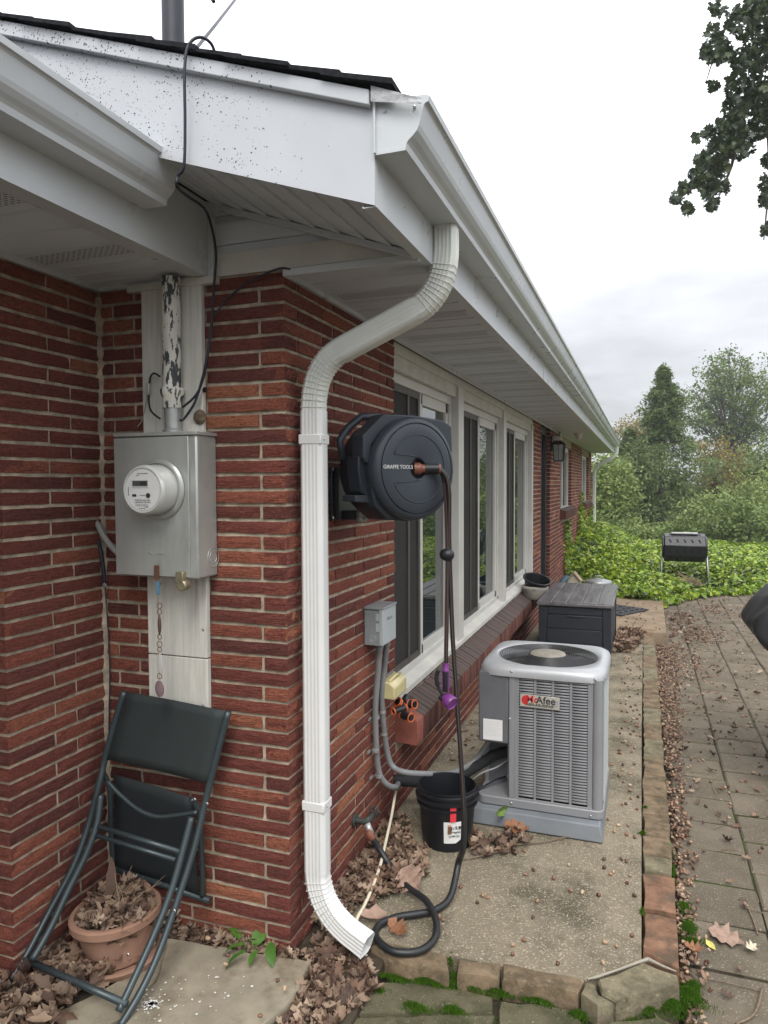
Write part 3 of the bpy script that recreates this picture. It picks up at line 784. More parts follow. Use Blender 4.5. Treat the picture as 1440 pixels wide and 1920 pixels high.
for zz_ in (1.715, 0.475):
    b = MB(); b.box(.061 - .0415, .061 + .0415, .085 - .035, .085 + .035, zz_ - .017, zz_ + .017)
    st_ = b.build('strap', m_dsw, ds, bevel=.004)
    MB().lathe([(0, .003), (.003, .002), (.004, 0)], (.061 + .043, .075, zz_), (Vector((0, 1, 0)), Vector((0, 0, 1)), Vector((1, 0, 0))), 8).build('screw', m_screw, st_)
d2 = thing('downspout', 'far white downspout curving from the gutter end to the back corner of the house', 'downspout', (.06, YE - .05, 0))
g0 = Vector((.545, YE - .12, 2.37)); 
pts = [g0, g0 + Vector((0, 0, -.10))] + arc(g0 + Vector((0, 0, -.10)), g0 + Vector((0, 0, -.2)), g0 + Vector((-.12, 0, -.26)), 6) + arc(Vector((.20, YE - .12, 1.98)), Vector((.07, YE - .12, 1.9)), Vector((.07, YE - .12, 1.75)), 6) + [Vector((.07, YE - .12, 0.1))]
rect_sweep(pts, .08, .06, UP, ribs=False).build('pipe_section', m_ds, d2, smooth='all')
# ================================================================ GROUND
m_soil = pmat('soil', (0.07, 0.055, 0.04), 1.0, var=0.4, vs=9, bump=0.8, bs=60, spec=0.1, world=True, stain=((0.03, 0.045, 0.015), 2.5, 0.5, 0.7, 0.6))
g = MB(); 
xs = [-200, -60, -20, -5, 0, 1.24, 5, 12, 30, 80, 250]; ys = [-60, -12, -3, 0, 5, 12, 17, 22, 30, 45, 80, 200, 450]
def gz(x, y): return -0.125 if y <= 16 else max(-6, -0.125 - (y - 16) * 0.10) if y < 60 else -4.5
gv = [(x, y, gz(x, y)) for y in ys for x in xs]
nxx = len(xs); g.add(gv, [(j * nxx + i, j * nxx + i + 1, (j + 1) * nxx + i + 1, (j + 1) * nxx + i) for j in range(len(ys) - 1) for i in range(nxx - 1)])
ground = g.build('ground', m_soil, None, kind='structure')
b = MB(); b.box(-0.9, 0.30, -1.4, 0.2, -0.12, -0.028); b.build('soil_bed', m_soil, None, kind='structure', bevel=.01)

def concrete(name, base, **k):
    return pmat(name, base, 0.95, var=0.18, vs=5, bump=0.7, bs=170, bdist=.004, spec=0.12, world=True, **k)
m_slab = concrete('worn_concrete', (0.22, 0.188, 0.135), stain=((0.075, 0.066, 0.045), 2.6, 0.42, 0.66, 0.85), stain2=((0.50, 0.44, 0.33), 150, 0.54, 0.64, 0.85))
m_paver = concrete('paver_concrete', (0.145, 0.122, 0.092), isl=0.10, stain=((0.07, 0.065, 0.04), 3.5, 0.50, 0.72, 0.6), stain2=((0.40, 0.37, 0.30), 150, 0.57, 0.66, 0.75))
m_paver_m = concrete('mossy_paver', (0.115, 0.105, 0.065), stain=((0.045, 0.05, 0.024), 5.5, 0.46, 0.64, 0.8), stain2=((0.36, 0.34, 0.26), 150, 0.60, 0.68, 0.7))
slab = MB()
def poly_slab(poly, z0, z1):
    q = MB(); q.prism(poly, (0, 0, 0), AX, z0, z1); return q
pz = lambda px, py, z=0: tuple(at(px, py, 'z', z)[:2])
P1 = [(0.0, 0.20), (0.27, 0.155), (0.60, 0.168), (0.735, 0.170), pz(1101, 1833), pz(1203, 1803), (1.108, 2.77), (0.0, 2.77)]
s1 = poly_slab(P1, -0.12, -0.004).build('concrete_slab', m_slab, None, kind='structure', bevel=.006)
s2 = poly_slab([(0.0, 2.782), (1.108, 2.782), (1.12, 5.95), (0.0, 5.95)], -0.12, -0.004).build('concrete_slab', m_slab, None, kind='structure', bevel=.006)
# curb stones edging the slab
m_cs = [pmat('red_sandstone', (0.21, 0.118, 0.075), 0.9, var=0.3, vs=14, bump=0.9, bs=45, spec=.15, stain=((0.09, 0.07, 0.05), 12, .45, .65, .8), stain2=((0.36, 0.26, 0.17), 40, .60, .70, .6), world=True, bdist=.005),
        pmat('tan_sandstone', (0.19, 0.14, 0.09), 0.9, var=0.3, vs=14, bump=0.9, bs=45, spec=.15, stain=((0.08, 0.065, 0.04), 12, .45, .65, .8), stain2=((0.38, 0.30, 0.20), 40, .58, .70, .6), world=True, bdist=.005),
        pmat('grey_stone', (0.185, 0.16, 0.105), 0.9, var=0.3, vs=14, bump=0.8, bs=60, spec=.15, stain=((0.08, 0.07, 0.045), 12, .45, .65, .8), stain2=((0.36, 0.32, 0.23), 40, .58, .70, .6), world=True, bdist=.006)]
rc = random.Random(9)
def stone(poly, z0, z1, m, par=s1, j=.006, lift=.0):
    """rough stone: top polygon wobbly, sides slightly battered"""
    n = []
    for i in range(len(poly)):
        a = Vector((*poly[i], 0)); c = Vector((*poly[(i + 1) % len(poly)], 0)); k = max(1, int((c - a).length / .05))
        for t in range(k): p = a.lerp(c, t / k); n.append((p.x + rc.uniform(-j, j), p.y + rc.uniform(-j, j)))
    cx = sum(p[0] for p in n) / len(n); cy = sum(p[1] for p in n) / len(n); N_ = len(n); vs = []; fs = []
    for (ins, z) in ((0.0, z0), (0.0, (z0 + z1) / 2 - .004), (0.0, z1 - .006), (.004, z1 - .001)):
        for (x, y) in n:
            d = Vector((cx - x, cy - y)); d = d.normalized() * (ins + rc.uniform(0, .004)) if d.length else d
            vs.append((x + d.x, y + d.y, z + rc.uniform(-.002, .002)))
    for r in range(3):
        for i in range(N_): fs.append((r * N_ + i, r * N_ + (i + 1) % N_, (r + 1) * N_ + (i + 1) % N_, (r + 1) * N_ + i))
    vs.append((cx, cy, z1 + .001)); c0 = len(vs) - 1
    for i in range(N_): fs.append((3 * N_ + i, 3 * N_ + (i + 1) % N_, c0))
    return MB().add(vs, fs).build('curb_stone', m, par, smooth=True)
yj = [0.385, 0.625, 0.655, 0.91, 1.05, 1.235, 1.44, 1.66, 1.93, 2.2, 2.5, 2.8, 3.15, 3.5, 3.9, 4.3, 4.75, 5.2, 5.65]
mk = [0, 2, 0, 2, 1, 1, 1, 1, 1, 2, 1, 2, 1, 1, 2, 1, 2, 1]
for i in range(len(yj) - 1):
    if yj[i + 1] - yj[i] < .06: continue
    stone([(1.115, yj[i] + .004), (1.226, yj[i] + (.004 if i else -.05)), (1.230, yj[i + 1] - .004), (1.115, yj[i + 1] - .004)], -0.13, .003 + rc.uniform(-.003, .003), m_cs[mk[i]])
stone([pz(1120, 1839), pz(1127, 1862), pz(1155, 1877), pz(1273, 1846), pz(1273, 1828), pz(1206, 1806)], -0.13, .002, m_cs[2], j=.004)
stone([pz(1099, 1838), pz(1089, 1860), pz(1120, 1884), pz(1150, 1879), pz(1122, 1862), pz(1116, 1841)], -0.13, -.004, m_cs[2], j=.003)
stone([pz(944, 1804), pz(940, 1834), pz(1084, 1860), pz(1098, 1834)], -0.13, -.002, m_cs[1], j=.004)
stone([pz(860, 1794), pz(857, 1824), pz(936, 1833), pz(940, 1803)], -0.13, -.003, m_cs[1], j=.004)
stone([(0.245, 0.115), (0.27, .150), pz(838, 1788), pz(842, 1822), pz(760, 1806)], -0.13, -.003, m_cs[1], j=.004)
mr_ = pmat('white_mortar', (0.34, 0.31, 0.25), .95, bump=.6, bs=100, world=True)
MB().tube([(*pz(1102, 1836), .0), (*pz(1120, 1832), .001), (*pz(1150, 1822), .001), (*pz(1195, 1806), .002), (*pz(1215, 1800), .003), (*pz(1240, 1812), .003), (*pz(1268, 1822), .001)], [.002, .005, .0035, .0045, .007, .004, .002], 6).build('mortar_line', mr_, s1)

# pavers
ZP = -0.085
pv = MB(); pvo = thing('x', 'x', 'x'); bpy.data.objects.remove(pvo)
pb_ = MB(); pb_.box(1.235, 9, -1.5, 9.9, -0.14, ZP - .009); pb_.box(-0.4, 1.232, -3, 0.12, -.138, ZP + .012)
m_joint = pmat('mossy_joint', (0.045, 0.038, 0.026), 1.0, var=0.4, vs=20, bump=.8, bs=120, spec=.1, world=True, stain=((0.045, 0.09, 0.012), 2.2, .54, .66, .85))
pat = pb_.build('patio', m_joint, None, kind='structure')
big, rest = [], []; rj = random.Random(6)
x = 1.262; col_ = 0
while x < 8.6:
    w_ = .283; y = -1.2 + (.14 if col_ % 2 else .0) + .01
    while y < 9.75:
        big.append((x + rj.uniform(-.003, .003), y, w_ - .003, .268)); y += .285
    x += w_ + .004; col_ += 1
big = [(prj((p[0] + .14, p[1] + .14, ZP)), p) for p in big]
def sc_(t):
    (u, v, d), p = t
    return 1 / d ** 2 if (d > .3 and -60 < u < 1500 and v < 1990) else 0
big.sort(key=sc_, reverse=True)
rp = random.Random(2)
def paver(q, p, cheap):
    x, y, w_, h_ = p; j = lambda: rp.uniform(-.004, .004)
    if cheap: q.box(x, x + w_, y, y + h_, ZP - .03, ZP + rp.uniform(-.003, .002)); return
    z = [ZP + rp.uniform(-.004, .003) for _ in range(4)]; c = [(x + j(), y + j()), (x + w_ + j(), y + j()), (x + w_ + j(), y + h_ + j()), (x + j(), y + h_ + j())]
    vs = [(a, b_, ZP - .03) for a, b_ in c] + [(a, b_, zz_ - .007) for (a, b_), zz_ in zip(c, z)]
    for (a, b_), zz_ in zip(c, z):
        vs.append((a + (.008 if a < x + w_ / 2 else -.008), b_ + (.008 if b_ < y + h_ / 2 else -.008), zz_))
    fs = [(0, 1, 5, 4), (1, 2, 6, 5), (2, 3, 7, 6), (3, 0, 4, 7), (4, 5, 9, 8), (5, 6, 10, 9), (6, 7, 11, 10), (7, 4, 8, 11), (8, 9, 10, 11)]
    q.add(vs, fs)
rest = MB()
for i, (pp, p) in enumerate(big):
    if i < 270 and sc_((pp, p)) > 0:
        q = MB(); paver(q, p, False); q.build('paver', m_paver, pat)
    else: paver(rest, p, True)
rest.build('paver', m_paver, pat, kind='stuff')
# rounder mossy pavers in front of the slab
for poly in ([(618, 1852), (760, 1839), (850, 1850), (930, 1868), (925, 1894), (640, 1902)], [(600, 1908), (925, 1900), (915, 2000), (560, 2000)],
             [(936, 1873), (1000, 1880), (1078, 1896), (1092, 1914), (1085, 2000), (930, 2000)], [(1102, 1928), (1150, 1912), (1232, 1908), (1290, 1930), (1290, 2000), (1100, 2000)]):
    poly = [tuple(at(px, py, 'z', ZP + .034)[:2]) for px, py in poly]
    o = stone(poly, -0.14, ZP + .034, m_paver_m, pat, j=.007); o.name = 'paver'

# flagstones left of the downspout
m_flag = pmat('flagstone', (0.29, 0.255, 0.19), 0.9, var=0.2, vs=6, bump=0.5, bs=90, spec=.15, world=True, stain=((0.15, 0.12, 0.08), 5, .45, .66, .8), stain2=((0.10, 0.08, 0.05), 110, .64, .70, .8), bdist=.003)
m_flag_b = pmat('flagstone_step', (0.25, 0.19, 0.13), 0.9, var=0.25, vs=4, bump=0.4, bs=60, spec=.15, world=True, stain=((0.18, 0.125, 0.08), 3, .5, .65, .7), bdist=.003)
o = stone([(-0.43, -.015 - .065), (0.085, -.028), (0.115, -.20), (0.07, -.34), (-0.02, -.62), (-.30, -.62), (-.33, -.40), (-.335, -.28)], -0.07, 0.0, m_flag, None, j=.005)
o.name = 'flagstone'; tag(o, 'large tan flagstone flecked with white paint below the house corner', 'stone')
o = stone([(-.345, -.27), (-.345, -.43), (-.44, -.62), (-.62, -.62), (-.50, -.40), (-.40, -.16), (-.44, -.07), (-.36, -.10)], -0.07, -0.012, m_flag, None, j=.005)
o.name = 'flagstone'; tag(o, 'narrow brown flagstone beside the terracotta pot', 'stone')
fl = MB(); rf_ = random.Random(4)
m_paintw = pmat('paint_splash', (.75, .74, .7), .6, var=.05)
for _ in range(150):
    a = rf_.random() * 6.28; r = abs(rf_.gauss(0, .035)); cx_, cy_ = at(285, 1885, 'z', 0)[:2]
    if _ > 110: cx_ += rf_.uniform(-.05, .25); cy_ += rf_.uniform(-.1, .2)
    x_, y_ = cx_ + r * math.cos(a), cy_ + r * math.sin(a) * .7; s_ = rf_.uniform(.0008, .004) * (1.5 if r < .02 else 1)
    fl.add([(x_ + s_ * math.cos(k * 1.256) * rf_.uniform(.6, 1.5), y_ + s_ * math.sin(k * 1.256) * rf_.uniform(.6, 1.5), .0042) for k in range(5)], [(0, 1, 2, 3, 4)])
fl.build('paint_flecks', m_paintw, o, kind='stuff')
# door step slab
o = stone([(0.10, 5.62), tuple(at(1250, 1187, 'z', .035)[:2]), tuple(at(1243, 1127, 'z', .035)[:2]), (0.10, 7.9)], -0.12, 0.035, m_flag_b, None, j=.004); o.name = 'step_slab'; tag(o, 'wide sandstone step slab in front of the door with a black mat', 'step')
# ================================================================ THINGS ON THE WALLS
m_steel = pmat('weathered_steel', (0.45, 0.465, 0.44), 0.38, 0.45, var=0.14, vs=5, rvar=.1, stain=((0.17, 0.17, 0.16), 6, .52, .75, .5), stretch=(1, 1, .35))
m_steel2 = pmat('zinc', (0.42, 0.43, 0.42), 0.4, 0.5, var=0.2, vs=12)
m_rust = pmat('rust', (0.13, 0.06, 0.035), .85, var=.4, vs=60)
m_wood = pmat('white_weathered_wood', (0.60, 0.59, 0.53), 0.8, var=0.12, vs=14, bump=0.5, bs=50, bdist=.003, stretch=(6, 1, .35), stain=((0.28, 0.22, 0.14), 3.2, .60, .75, .55), stain2=((0.30, 0.29, 0.27), 9, .72, .76, .9))
m_cable = pmat('black_cable', (0.015, 0.018, 0.03), 0.5, var=0)
m_label = pmat('white_label', (.7, .7, .69), .5, var=.04)
m_ink = pmat('ink', (.03, .03, .03), .6, var=0)
FY = Vector((0, -1, 0))
AF = (Vector((1, 0, 0)), Vector((0, 0, 1)), Vector((0, -1, 0)))     # facing the camera side (-y)
AE = (Vector((0, 1, 0)), Vector((0, 0, 1)), Vector((1, 0, 0)))      # facing +x

t = thing('utility_board', 'tall white weathered wooden boards behind the electric meter box', 'board', (-.42, -.01, 1))
for z0, z1 in ((.62, .968), (.972, 1.30)): MB().box(-.54, -.295, -.024, -.004, z0, z1).build('board', m_wood, t, bevel=.002)
MB().box(-.545, -.30, -.024, -.004, 1.302, 2.262).build('board', m_wood, t, bevel=.002)
MB().box(-.60, -.24, -.030, -.002, 2.236, 2.262).build('cap_board', m_trim, t, bevel=.002)
b = MB()
for px, py in ((381, 1180), (381, 1322), (300, 1095)): b.lathe([(.0, .004), (.004, .003), (.006, 0)], at(px, py, 'y', -.024), AF, 8)
b.build('nail_head', m_steel2, t)
p = at(375, 782, 'y', -.026); m_nest = pmat('mud_nest', (.16, .12, .08), 1, var=.4, vs=60, bump=1, bs=150)
MB().lathe([(0, .016), (.012, .014), (.022, .007), (.026, 0)], p, AF, 14).build('wasp_nest', m_nest, t)
MB().lathe([(0, .004), (.008, .003), (.010, 0)], at(384, 731, 'y', -.024), AF, 8).build('knot_hole', m_dark, t)

# service mast with peeling paint
def peelmat():
    m = pmat('peeling_paint', (.66, .65, .58), .6, var=.1, vs=10, bump=.25, bs=60); n, l, b_ = nodes(m)
    src = b_.inputs['Base Color'].links[0].from_socket
    tcn = n.new('ShaderNodeTexCoord'); mpn = n.new('ShaderNodeMapping'); mpn.inputs['Scale'].default_value = (1.5, 1.5, .45); l.new(tcn.outputs['Object'], mpn.inputs[0])
    q = n.new('ShaderNodeTexNoise'); q.inputs['Scale'].default_value = 38; q.inputs['Detail'].default_value = 8; q.inputs['Roughness'].default_value = .62; l.new(mpn.outputs[0], q.inputs[0])
    r = n.new('ShaderNodeMapRange'); l.new(q.outputs[0], r.inputs[0]); r.inputs[1].default_value = .515; r.inputs[2].default_value = .525
    x_ = n.new('ShaderNodeMix'); x_.data_type = 'RGBA'; l.new(r.outputs[0], x_.inputs[0]); l.new(src, x_.inputs[6]); x_.inputs[7].default_value = (.045, .055, .06, 1); l.new(x_.outputs[2], b_.inputs['Base Color']); return m
m_peel = peelmat()
xm = at(322, 660, 'y', -.06).x
t = thing('service_mast', 'vertical electric service pipe with peeling white paint above the meter box', 'conduit', (xm, -.06, 1.9))
zb_ = at(322, 735, 'y', -.06).z
MB().lathe([(.031, zb_), (.031, 2.26)], (xm, -.06, 0), AX, 24).build('pipe', m_peel, t, smooth=True)
MB().lathe([(.032, zb_ - .055), (.034, zb_ - .05), (.034, zb_ - .022), (.040, zb_ - .012), (.041, zb_ + .006), (.036, zb_ + .012), (.031, zb_ + .014)], (xm, -.06, 0), AX, 24).build('coupling', m_peel, t, smooth=True)
MB().lathe([(.028, 1.725), (.033, 1.73), (.033, 1.75), (.028, 1.755), (.028, zb_ - .05)], (xm, -.06, 0), AX, 20).build('connector', m_steel2, t, smooth=True)
m_peel2 = m_peel

# meter box
X0, X1, Y0, Z0, Z1 = -.585, -.262, -.122, 1.257, 1.728
t = thing('meter_box', 'grey metal electric meter box with a round white meter on the white board', 'meter box', ((X0 + X1) / 2, -.06, Z0))
MB().box(X0, X1, Y0 + .004, -.004, Z0, Z1).build('enclosure', m_steel, t, bevel=.006)
MB().box(X0 - .003, X1 - .028, Y0 - .002, Y0 + .003, Z0 + .005, Z1 - .004).build('cover', m_steel, t, bevel=.002)
MB().box(X0 - .004, X1 + .004, Y0 - .003, -.003, Z1 + .0, Z1 + .012).build('lid_flange', m_steel, t, bevel=.002)
mc = at(298, 918, 'y', Y0 - .004)
MB().lathe([(.098, 0), (.101, .003), (.094, .010), (.088, .011), (.086, .004)], mc, AF, 40).build('socket_ring', m_steel, t, smooth=True)
m_mtr = pmat('meter_casing', (.62, .63, .60), .22, .15, var=.05)
mt_ = MB().lathe([(.081, 0.0), (.080, .070), (.079, .078), (.074, .084), (.070, .084), (.069, .081), (0, .081)], mc, AF, 48).build('meter', m_mtr, t, smooth=True)
fc = mc + Vector((0, -.0815, 0))
MB().lathe([(.066, 0), (.066, .001), (0, .001)], fc, AF, 40).build('face_plate', m_label, mt_)
b = MB(); b.prism([(-.040, -.016), (.024, -.016), (.024, .008), (-.040, .008)], fc + Vector((0, 0, .024)), AF, .001, .003); b.build('display_bezel', m_winframe, mt_)
m_lcd = pmat('lcd', (.06, .07, .065), .3, var=0)
MB().prism([(-.037, -.012), (.021, -.012), (.021, .005), (-.037, .005)], fc + Vector((0, 0, .024)), AF, .003, .0036).build('display', m_lcd, mt_)
text_mesh('lettering', '888', .016, pmat('lcd_digits', (.02, .022, .02), .5, var=0), mt_, fc + Vector((.004, -.0038, .0205)), AF)
b = MB(); b.prism([(-.040, -.022), (-.024, -.022), (-.024, -.014), (-.040, -.014)], fc, AF, .001, .002); b.prism([(-.01, -.018), (.01, -.018), (.01, -.0165), (-.01, -.0165)], fc, AF, .001, .002)
b.lathe([(.008, 0), (.008, .003), (0, .003)], fc + Vector((.022, 0, -.018)), AF, 14); b.prism([(-.056, -.02), (-.054, -.02), (-.054, .01), (-.056, .01)], fc, AF, .001, .0015); b.build('meter_button', m_ink, mt_)
for txt, sz, dx, dz in (('FOCUS AXe-SD', .0085, .0, -.034), ('CL200 240V 3W TYPE AXL-SD', .0048, 0, -.041), ('| || ||| || | ||| | ||', .008, -.004, -.049), ('HZ 60', .0046, .016, -.055), ('92 448 107', .0056, -.002, -.060), ('WATTHOUR METER', .0046, 0, .052), ('KWH', .005, -.018, .046)):
    text_mesh('lettering', txt, sz, m_ink, mt_, fc + Vector((dx, -.0014, dz)), AF, depth=.0003)
p = at(295, 1062, 'y', Y0 - .002)
MB().box(p.x - .009, p.x + .009, Y0 - .010, Y0 - .002, Z0 - .005, Z0 + .042).build('latch', m_rust, t, bevel=.002)
k = at(340, 1080, 'y', -.135); m_brass = pmat('brass_lock', (.33, .29, .19), .35, .6, var=.15, vs=30)
lk = MB(); lk.box(k.x - .017, k.x + .012, -.145, -.118, Z0 - .014, Z0 + .026); lk.lathe([(.017, -.017), (.019, -.012), (.019, .012), (.017, .017)], (k.x + .004, -.128, Z0 - .020), AF, 18); lk.build('barrel_lock', m_brass, t, bevel=.003)
p = at(400, 1045, 'x', X1 + .0005)
b = MB()
for r in (.020, .032): b.tube([p + Vector((0, r * math.cos(a), r * math.sin(a))) for a in [i * math.pi / 16 for i in range(32)]], .0012, 5, closed=True)
b.build('knockout', m_steel2, t)
text_mesh('lettering', 'MILBANK', .016, m_steel, t, (at(292, 1038, 'y', Y0 - .003).x, Y0 - .0025, at(292, 1038, 'y', Y0 - .003).z), AF, depth=.0008)

# cable from the roof edge down into the mast
t = thing('service_cable', 'thin dark blue cable looping over the roof edge and down to the mast', 'cable', (-.2, -.3, 2.3))
P = [at(*q) for q in ((405, 106, 'y', -.40), (396, 82, 'y', -.43), (378, 70, 'y', -.45), (360, 76, 'y', -.465), (349, 100, 'y', -.475), (346, 150, 'y', -.475), (347, 230, 'y', -.465), (345, 310, 'y', -.455), (334, 330, 'y', -.45), (332, 350, 'y', -.44), (352, 368, 'y', -.30), (384, 392, 'y', -.15), (398, 430, 'y', -.06), (405, 480, 'y', -.035), (401, 540, 'y', -.035), (397, 600, 'y', -.035), (390, 660, 'y', -.04), (382, 705, 'y', -.045), (368, 740, 'y', -.05), (342, 764, 'y', -.06))]
def smooth_path(P, n=6):
    P = [Vector(p) for p in P]; out = []
    for i in range(len(P) - 1):
        p0, p1, p2, p3 = P[max(i - 1, 0)], P[i], P[i + 1], P[min(i + 2, len(P) - 1)]
        for k in range(n):
            t_ = k / n; out.append(0.5 * ((2 * p1) + (p2 - p0) * t_ + (2 * p0 - 5 * p1 + 4 * p2 - p3) * t_ ** 2 + (3 * p1 - p0 - 3 * p2 + p3) * t_ ** 3))
    return out + [P[-1]]
MB().tube(smooth_path(P), .0042, 8).build('cable', m_cable, t, smooth='all')
P = [at(*q) for q in ((398, 600, 'y', -.045), (393, 640, 'y', -.045), (386, 680, 'y', -.05), (378, 715, 'y', -.05), (365, 755, 'y', -.055), (345, 785, 'y', -.06), (338, 788, 'y', -.07))]
MB().tube(smooth_path(P), .0042, 8).build('cable', m_cable, t, smooth='all')
t = thing('roof_cable', 'dark overhead cable slanting up from the roof edge into the sky', 'cable', (-.1, -.3, 2.7))
MB().tube([at(362, 98, 'y', -.38), at(403, 48, 'y', -.1), at(460, -25, 'y', .8)], .005, 8).build('cable', m_cable, t)
MB().tube([at(385, -20, 'y', -.1), at(399, 0, 'y', -.1), at(401, 3, 'y', -.1)], [.005, .006, .006], 8).build('clamp', m_cable, t)
t = thing('wall_cable', 'black cable sagging along the top bricks under the eave', 'cable', (-.1, -.02, 2.2))
MB().tube(smooth_path([at(*q) for q in ((545, 505, 'y', -.01), (525, 503, 'y', -.02), (490, 517, 'y', -.02), (455, 537, 'y', -.02), (425, 562, 'y', -.02), (402, 592, 'y', -.03))]), .0032, 7).build('cable', m_cable, t)
t = thing('ground_wire', 'short black wire loop with a clamp left of the mast', 'wire', (-.5, -.03, 1.9))
w_ = MB().tube(smooth_path([at(*q) for q in ((300, 706, 'y', -.05), (288, 700, 'y', -.05), (281, 712, 'y', -.04), (279, 745, 'y', -.04), (283, 770, 'y', -.05), (300, 785, 'y', -.06))]), .0035, 6).build('wire', m_cable, t)
MB().box(*(lambda c: (c.x - .006, c.x + .006, c.y - .008, c.y + .006, c.z - .02, c.z + .02))(at(279, 730, 'y', -.045))).build('clamp', m_steel2, t, bevel=.002)
MB().tube(smooth_path([at(*q) for q in ((276, 742, 'y', -.03), (273, 760, 'y', -.03), (268, 785, 'y', -.02), (258, 800, 'y', -.02))]), .0018, 5).build('thin_wire', m_steel2, t)
# conduit curving out of the wall left of the box, and the drop cable in the corner
t = thing('side_conduit', 'grey cobwebbed conduit bending from the corner into the left side of the meter box', 'conduit', (-.72, -.02, 1.4))
MB().tube(smooth_path([at(*q) for q in ((175, 972, 'y', -.02), (184, 985, 'y', -.03), (196, 1008, 'y', -.045), (212, 1028, 'y', -.06), (226, 1042, 'y', -.07))]), .011, 10).build('conduit', m_steel, t, smooth='all')
MB().tube(smooth_path([at(*q) for q in ((177, 975, 'y', -.02), (186, 1020, 'y', -.02), (193, 1060, 'y', -.02), (196, 1096, 'y', -.02))]), .007, 8).build('old_cable', m_cable, t, smooth='all')
MB().lathe([(0, .006), (.007, .004), (.009, 0)], at(196, 1097, 'y', -.03), AF, 8).build('clamp', m_steel2, t)
MB().tube(smooth_path([at(*q) for q in ((197, 1100, 'y', -.02), (203, 1180, 'y', -.015), (206, 1260, 'y', -.015), (205, 1330, 'y', -.012), (204, 1420, 'y', -.012))]), .0025, 6).build('thin_cable', m_cable, t)

# little hanging chime under the box
t = thing('hanging_chime', 'string of rings, a brown bead and a purple disc hanging under the meter box', 'chime', tuple(at(298, 1090, 'y', -.14)))
m_blue = pmat('blue_tag', (.10, .22, .33), .4, var=.2, vs=60); m_bead = pmat('brown_bead', (.09, .05, .05), .5, var=.1); m_disc = pmat('purple_glass_disc', (.25, .17, .18), .25, var=.15, vs=40); m_clear = pmat('frosted_glass', (.5, .5, .47), .2, var=.05)
yc = -.14
def ring_(px, py, r, par, nm='ring'): 
    c = at(px, py, 'y', yc); MB().tube([c + Vector((r * math.cos(a), 0, r * math.sin(a))) for a in [i * math.pi / 10 for i in range(20)]], .0013, 5, closed=True).build(nm, m_rust, par)
MB().tube([at(296, 1068, 'y', yc), at(299, 1300, 'y', yc)], .0006, 4).build('thread', m_rust, t)
c = at(296, 1103, 'y', yc); MB().box(c.x - .006, c.x + .007, yc - .001, yc + .001, c.z - .022, c.z + .022).build('tag', m_blue, t)
for py, r in ((1136, .010), (1147, .009), (1194, .008), (1208, .010), (1218, .008), (1268, .009)): ring_(299, py, r, t)
c = at(299, 1172, 'y', yc); MB().lathe([(.001, -.034), (.005, -.02), (.0065, 0), (.005, .02), (.001, .034)], c, AX, 12).build('bead', m_bead, t, smooth='all')
c = at(300, 1243, 'y', yc); MB().lathe([(.0, -.036), (.007, -.025), (.0105, 0), (.007, .025), (0, .036)], c, AX, 16, sy=.15).build('oval_glass', m_clear, t, smooth='all')
c = at(301, 1291, 'y', yc); MB().lathe([(0, .0), (.020, .0), (.0235, .002), (.024, .006), (.020, .007), (0, .0075)], c, (Vector((.97, -.2, 0)).normalized(), Vector((0, 0, 1)), Vector((-.2, -.97, 0)).normalized()), 24, sx=.85, sy=1.15).build('disc', m_disc, t, smooth=True)

# ---- folded patio chair
m_ctube = pmat('chair_tube', (.045, .062, .068), .38, .25, var=.1, vs=10, coat=.1)
m_cfab = pmat('chair_mesh_fabric', (.022, .03, .03), .7, var=.12, vs=6, bump=.3, bs=900, bdist=.001)
m_cfab2 = pmat('chair_seat_fabric', (.014, .019, .022), .7, var=.12, vs=6, bump=.3, bs=900, bdist=.001)
t = thing('folding_chair', 'folded dark grey metal garden chair leaning in the brick corner', 'chair', (-.52, -.45, 0))
yt = lambda lst: smooth_path([at(px, py, 'y', y) for px, py, y in lst], 5)
Rout = yt([(428, 1334, -.060), (406, 1420, -.08), (387, 1495, -.10), (364, 1590, -.15), (331, 1693, -.225), (297, 1788, -.31), (263, 1861, -.39), (224, 1926, -.465)])
Rin = yt([(359, 1532, -.135), (344, 1590, -.175), (322, 1667, -.23), (292, 1745, -.30), (254, 1830, -.385), (222, 1897, -.455)])
Lout = yt([(233, 1297, -.06), (213, 1362, -.075), (196, 1426, -.09), (187, 1465, -.11), (166, 1547, -.15), (138, 1624, -.21), (95, 1705, -.29), (50, 1790, -.385), (16, 1842, -.445)])
Lin = yt([(189, 1490, -.145), (181, 1547, -.175), (159, 1607, -.22), (129, 1667, -.275), (92, 1745, -.35), (60, 1800, -.41)])
for nm, q in (('back_rail', Rout), ('back_rail', Lout), ('front_leg', Rin), ('front_leg', Lin)): MB().tube(q, .0115, 10).build(nm, m_ctube, t, smooth='all')
for a, c, r in (((47, 1799, -.395), (237, 1883, -.44), .0105), ((183, 1549, -.175), (338, 1597, -.18), .0085), ((170, 1563, -.185), (329, 1612, -.19), .0075)):
    MB().tube([at(a[0], a[1], 'y', a[2]), at(c[0], c[1], 'y', c[2])], r, 10).build('crossbar', m_ctube, t, smooth='all')
MB().tube(yt([(202, 1465, -.10), (222, 1487, -.105), (258, 1517, -.11), (293, 1531, -.11), (327, 1529, -.11), (370, 1523, -.11)]), .0075, 9).build('curved_bar', m_ctube, t, smooth='all')
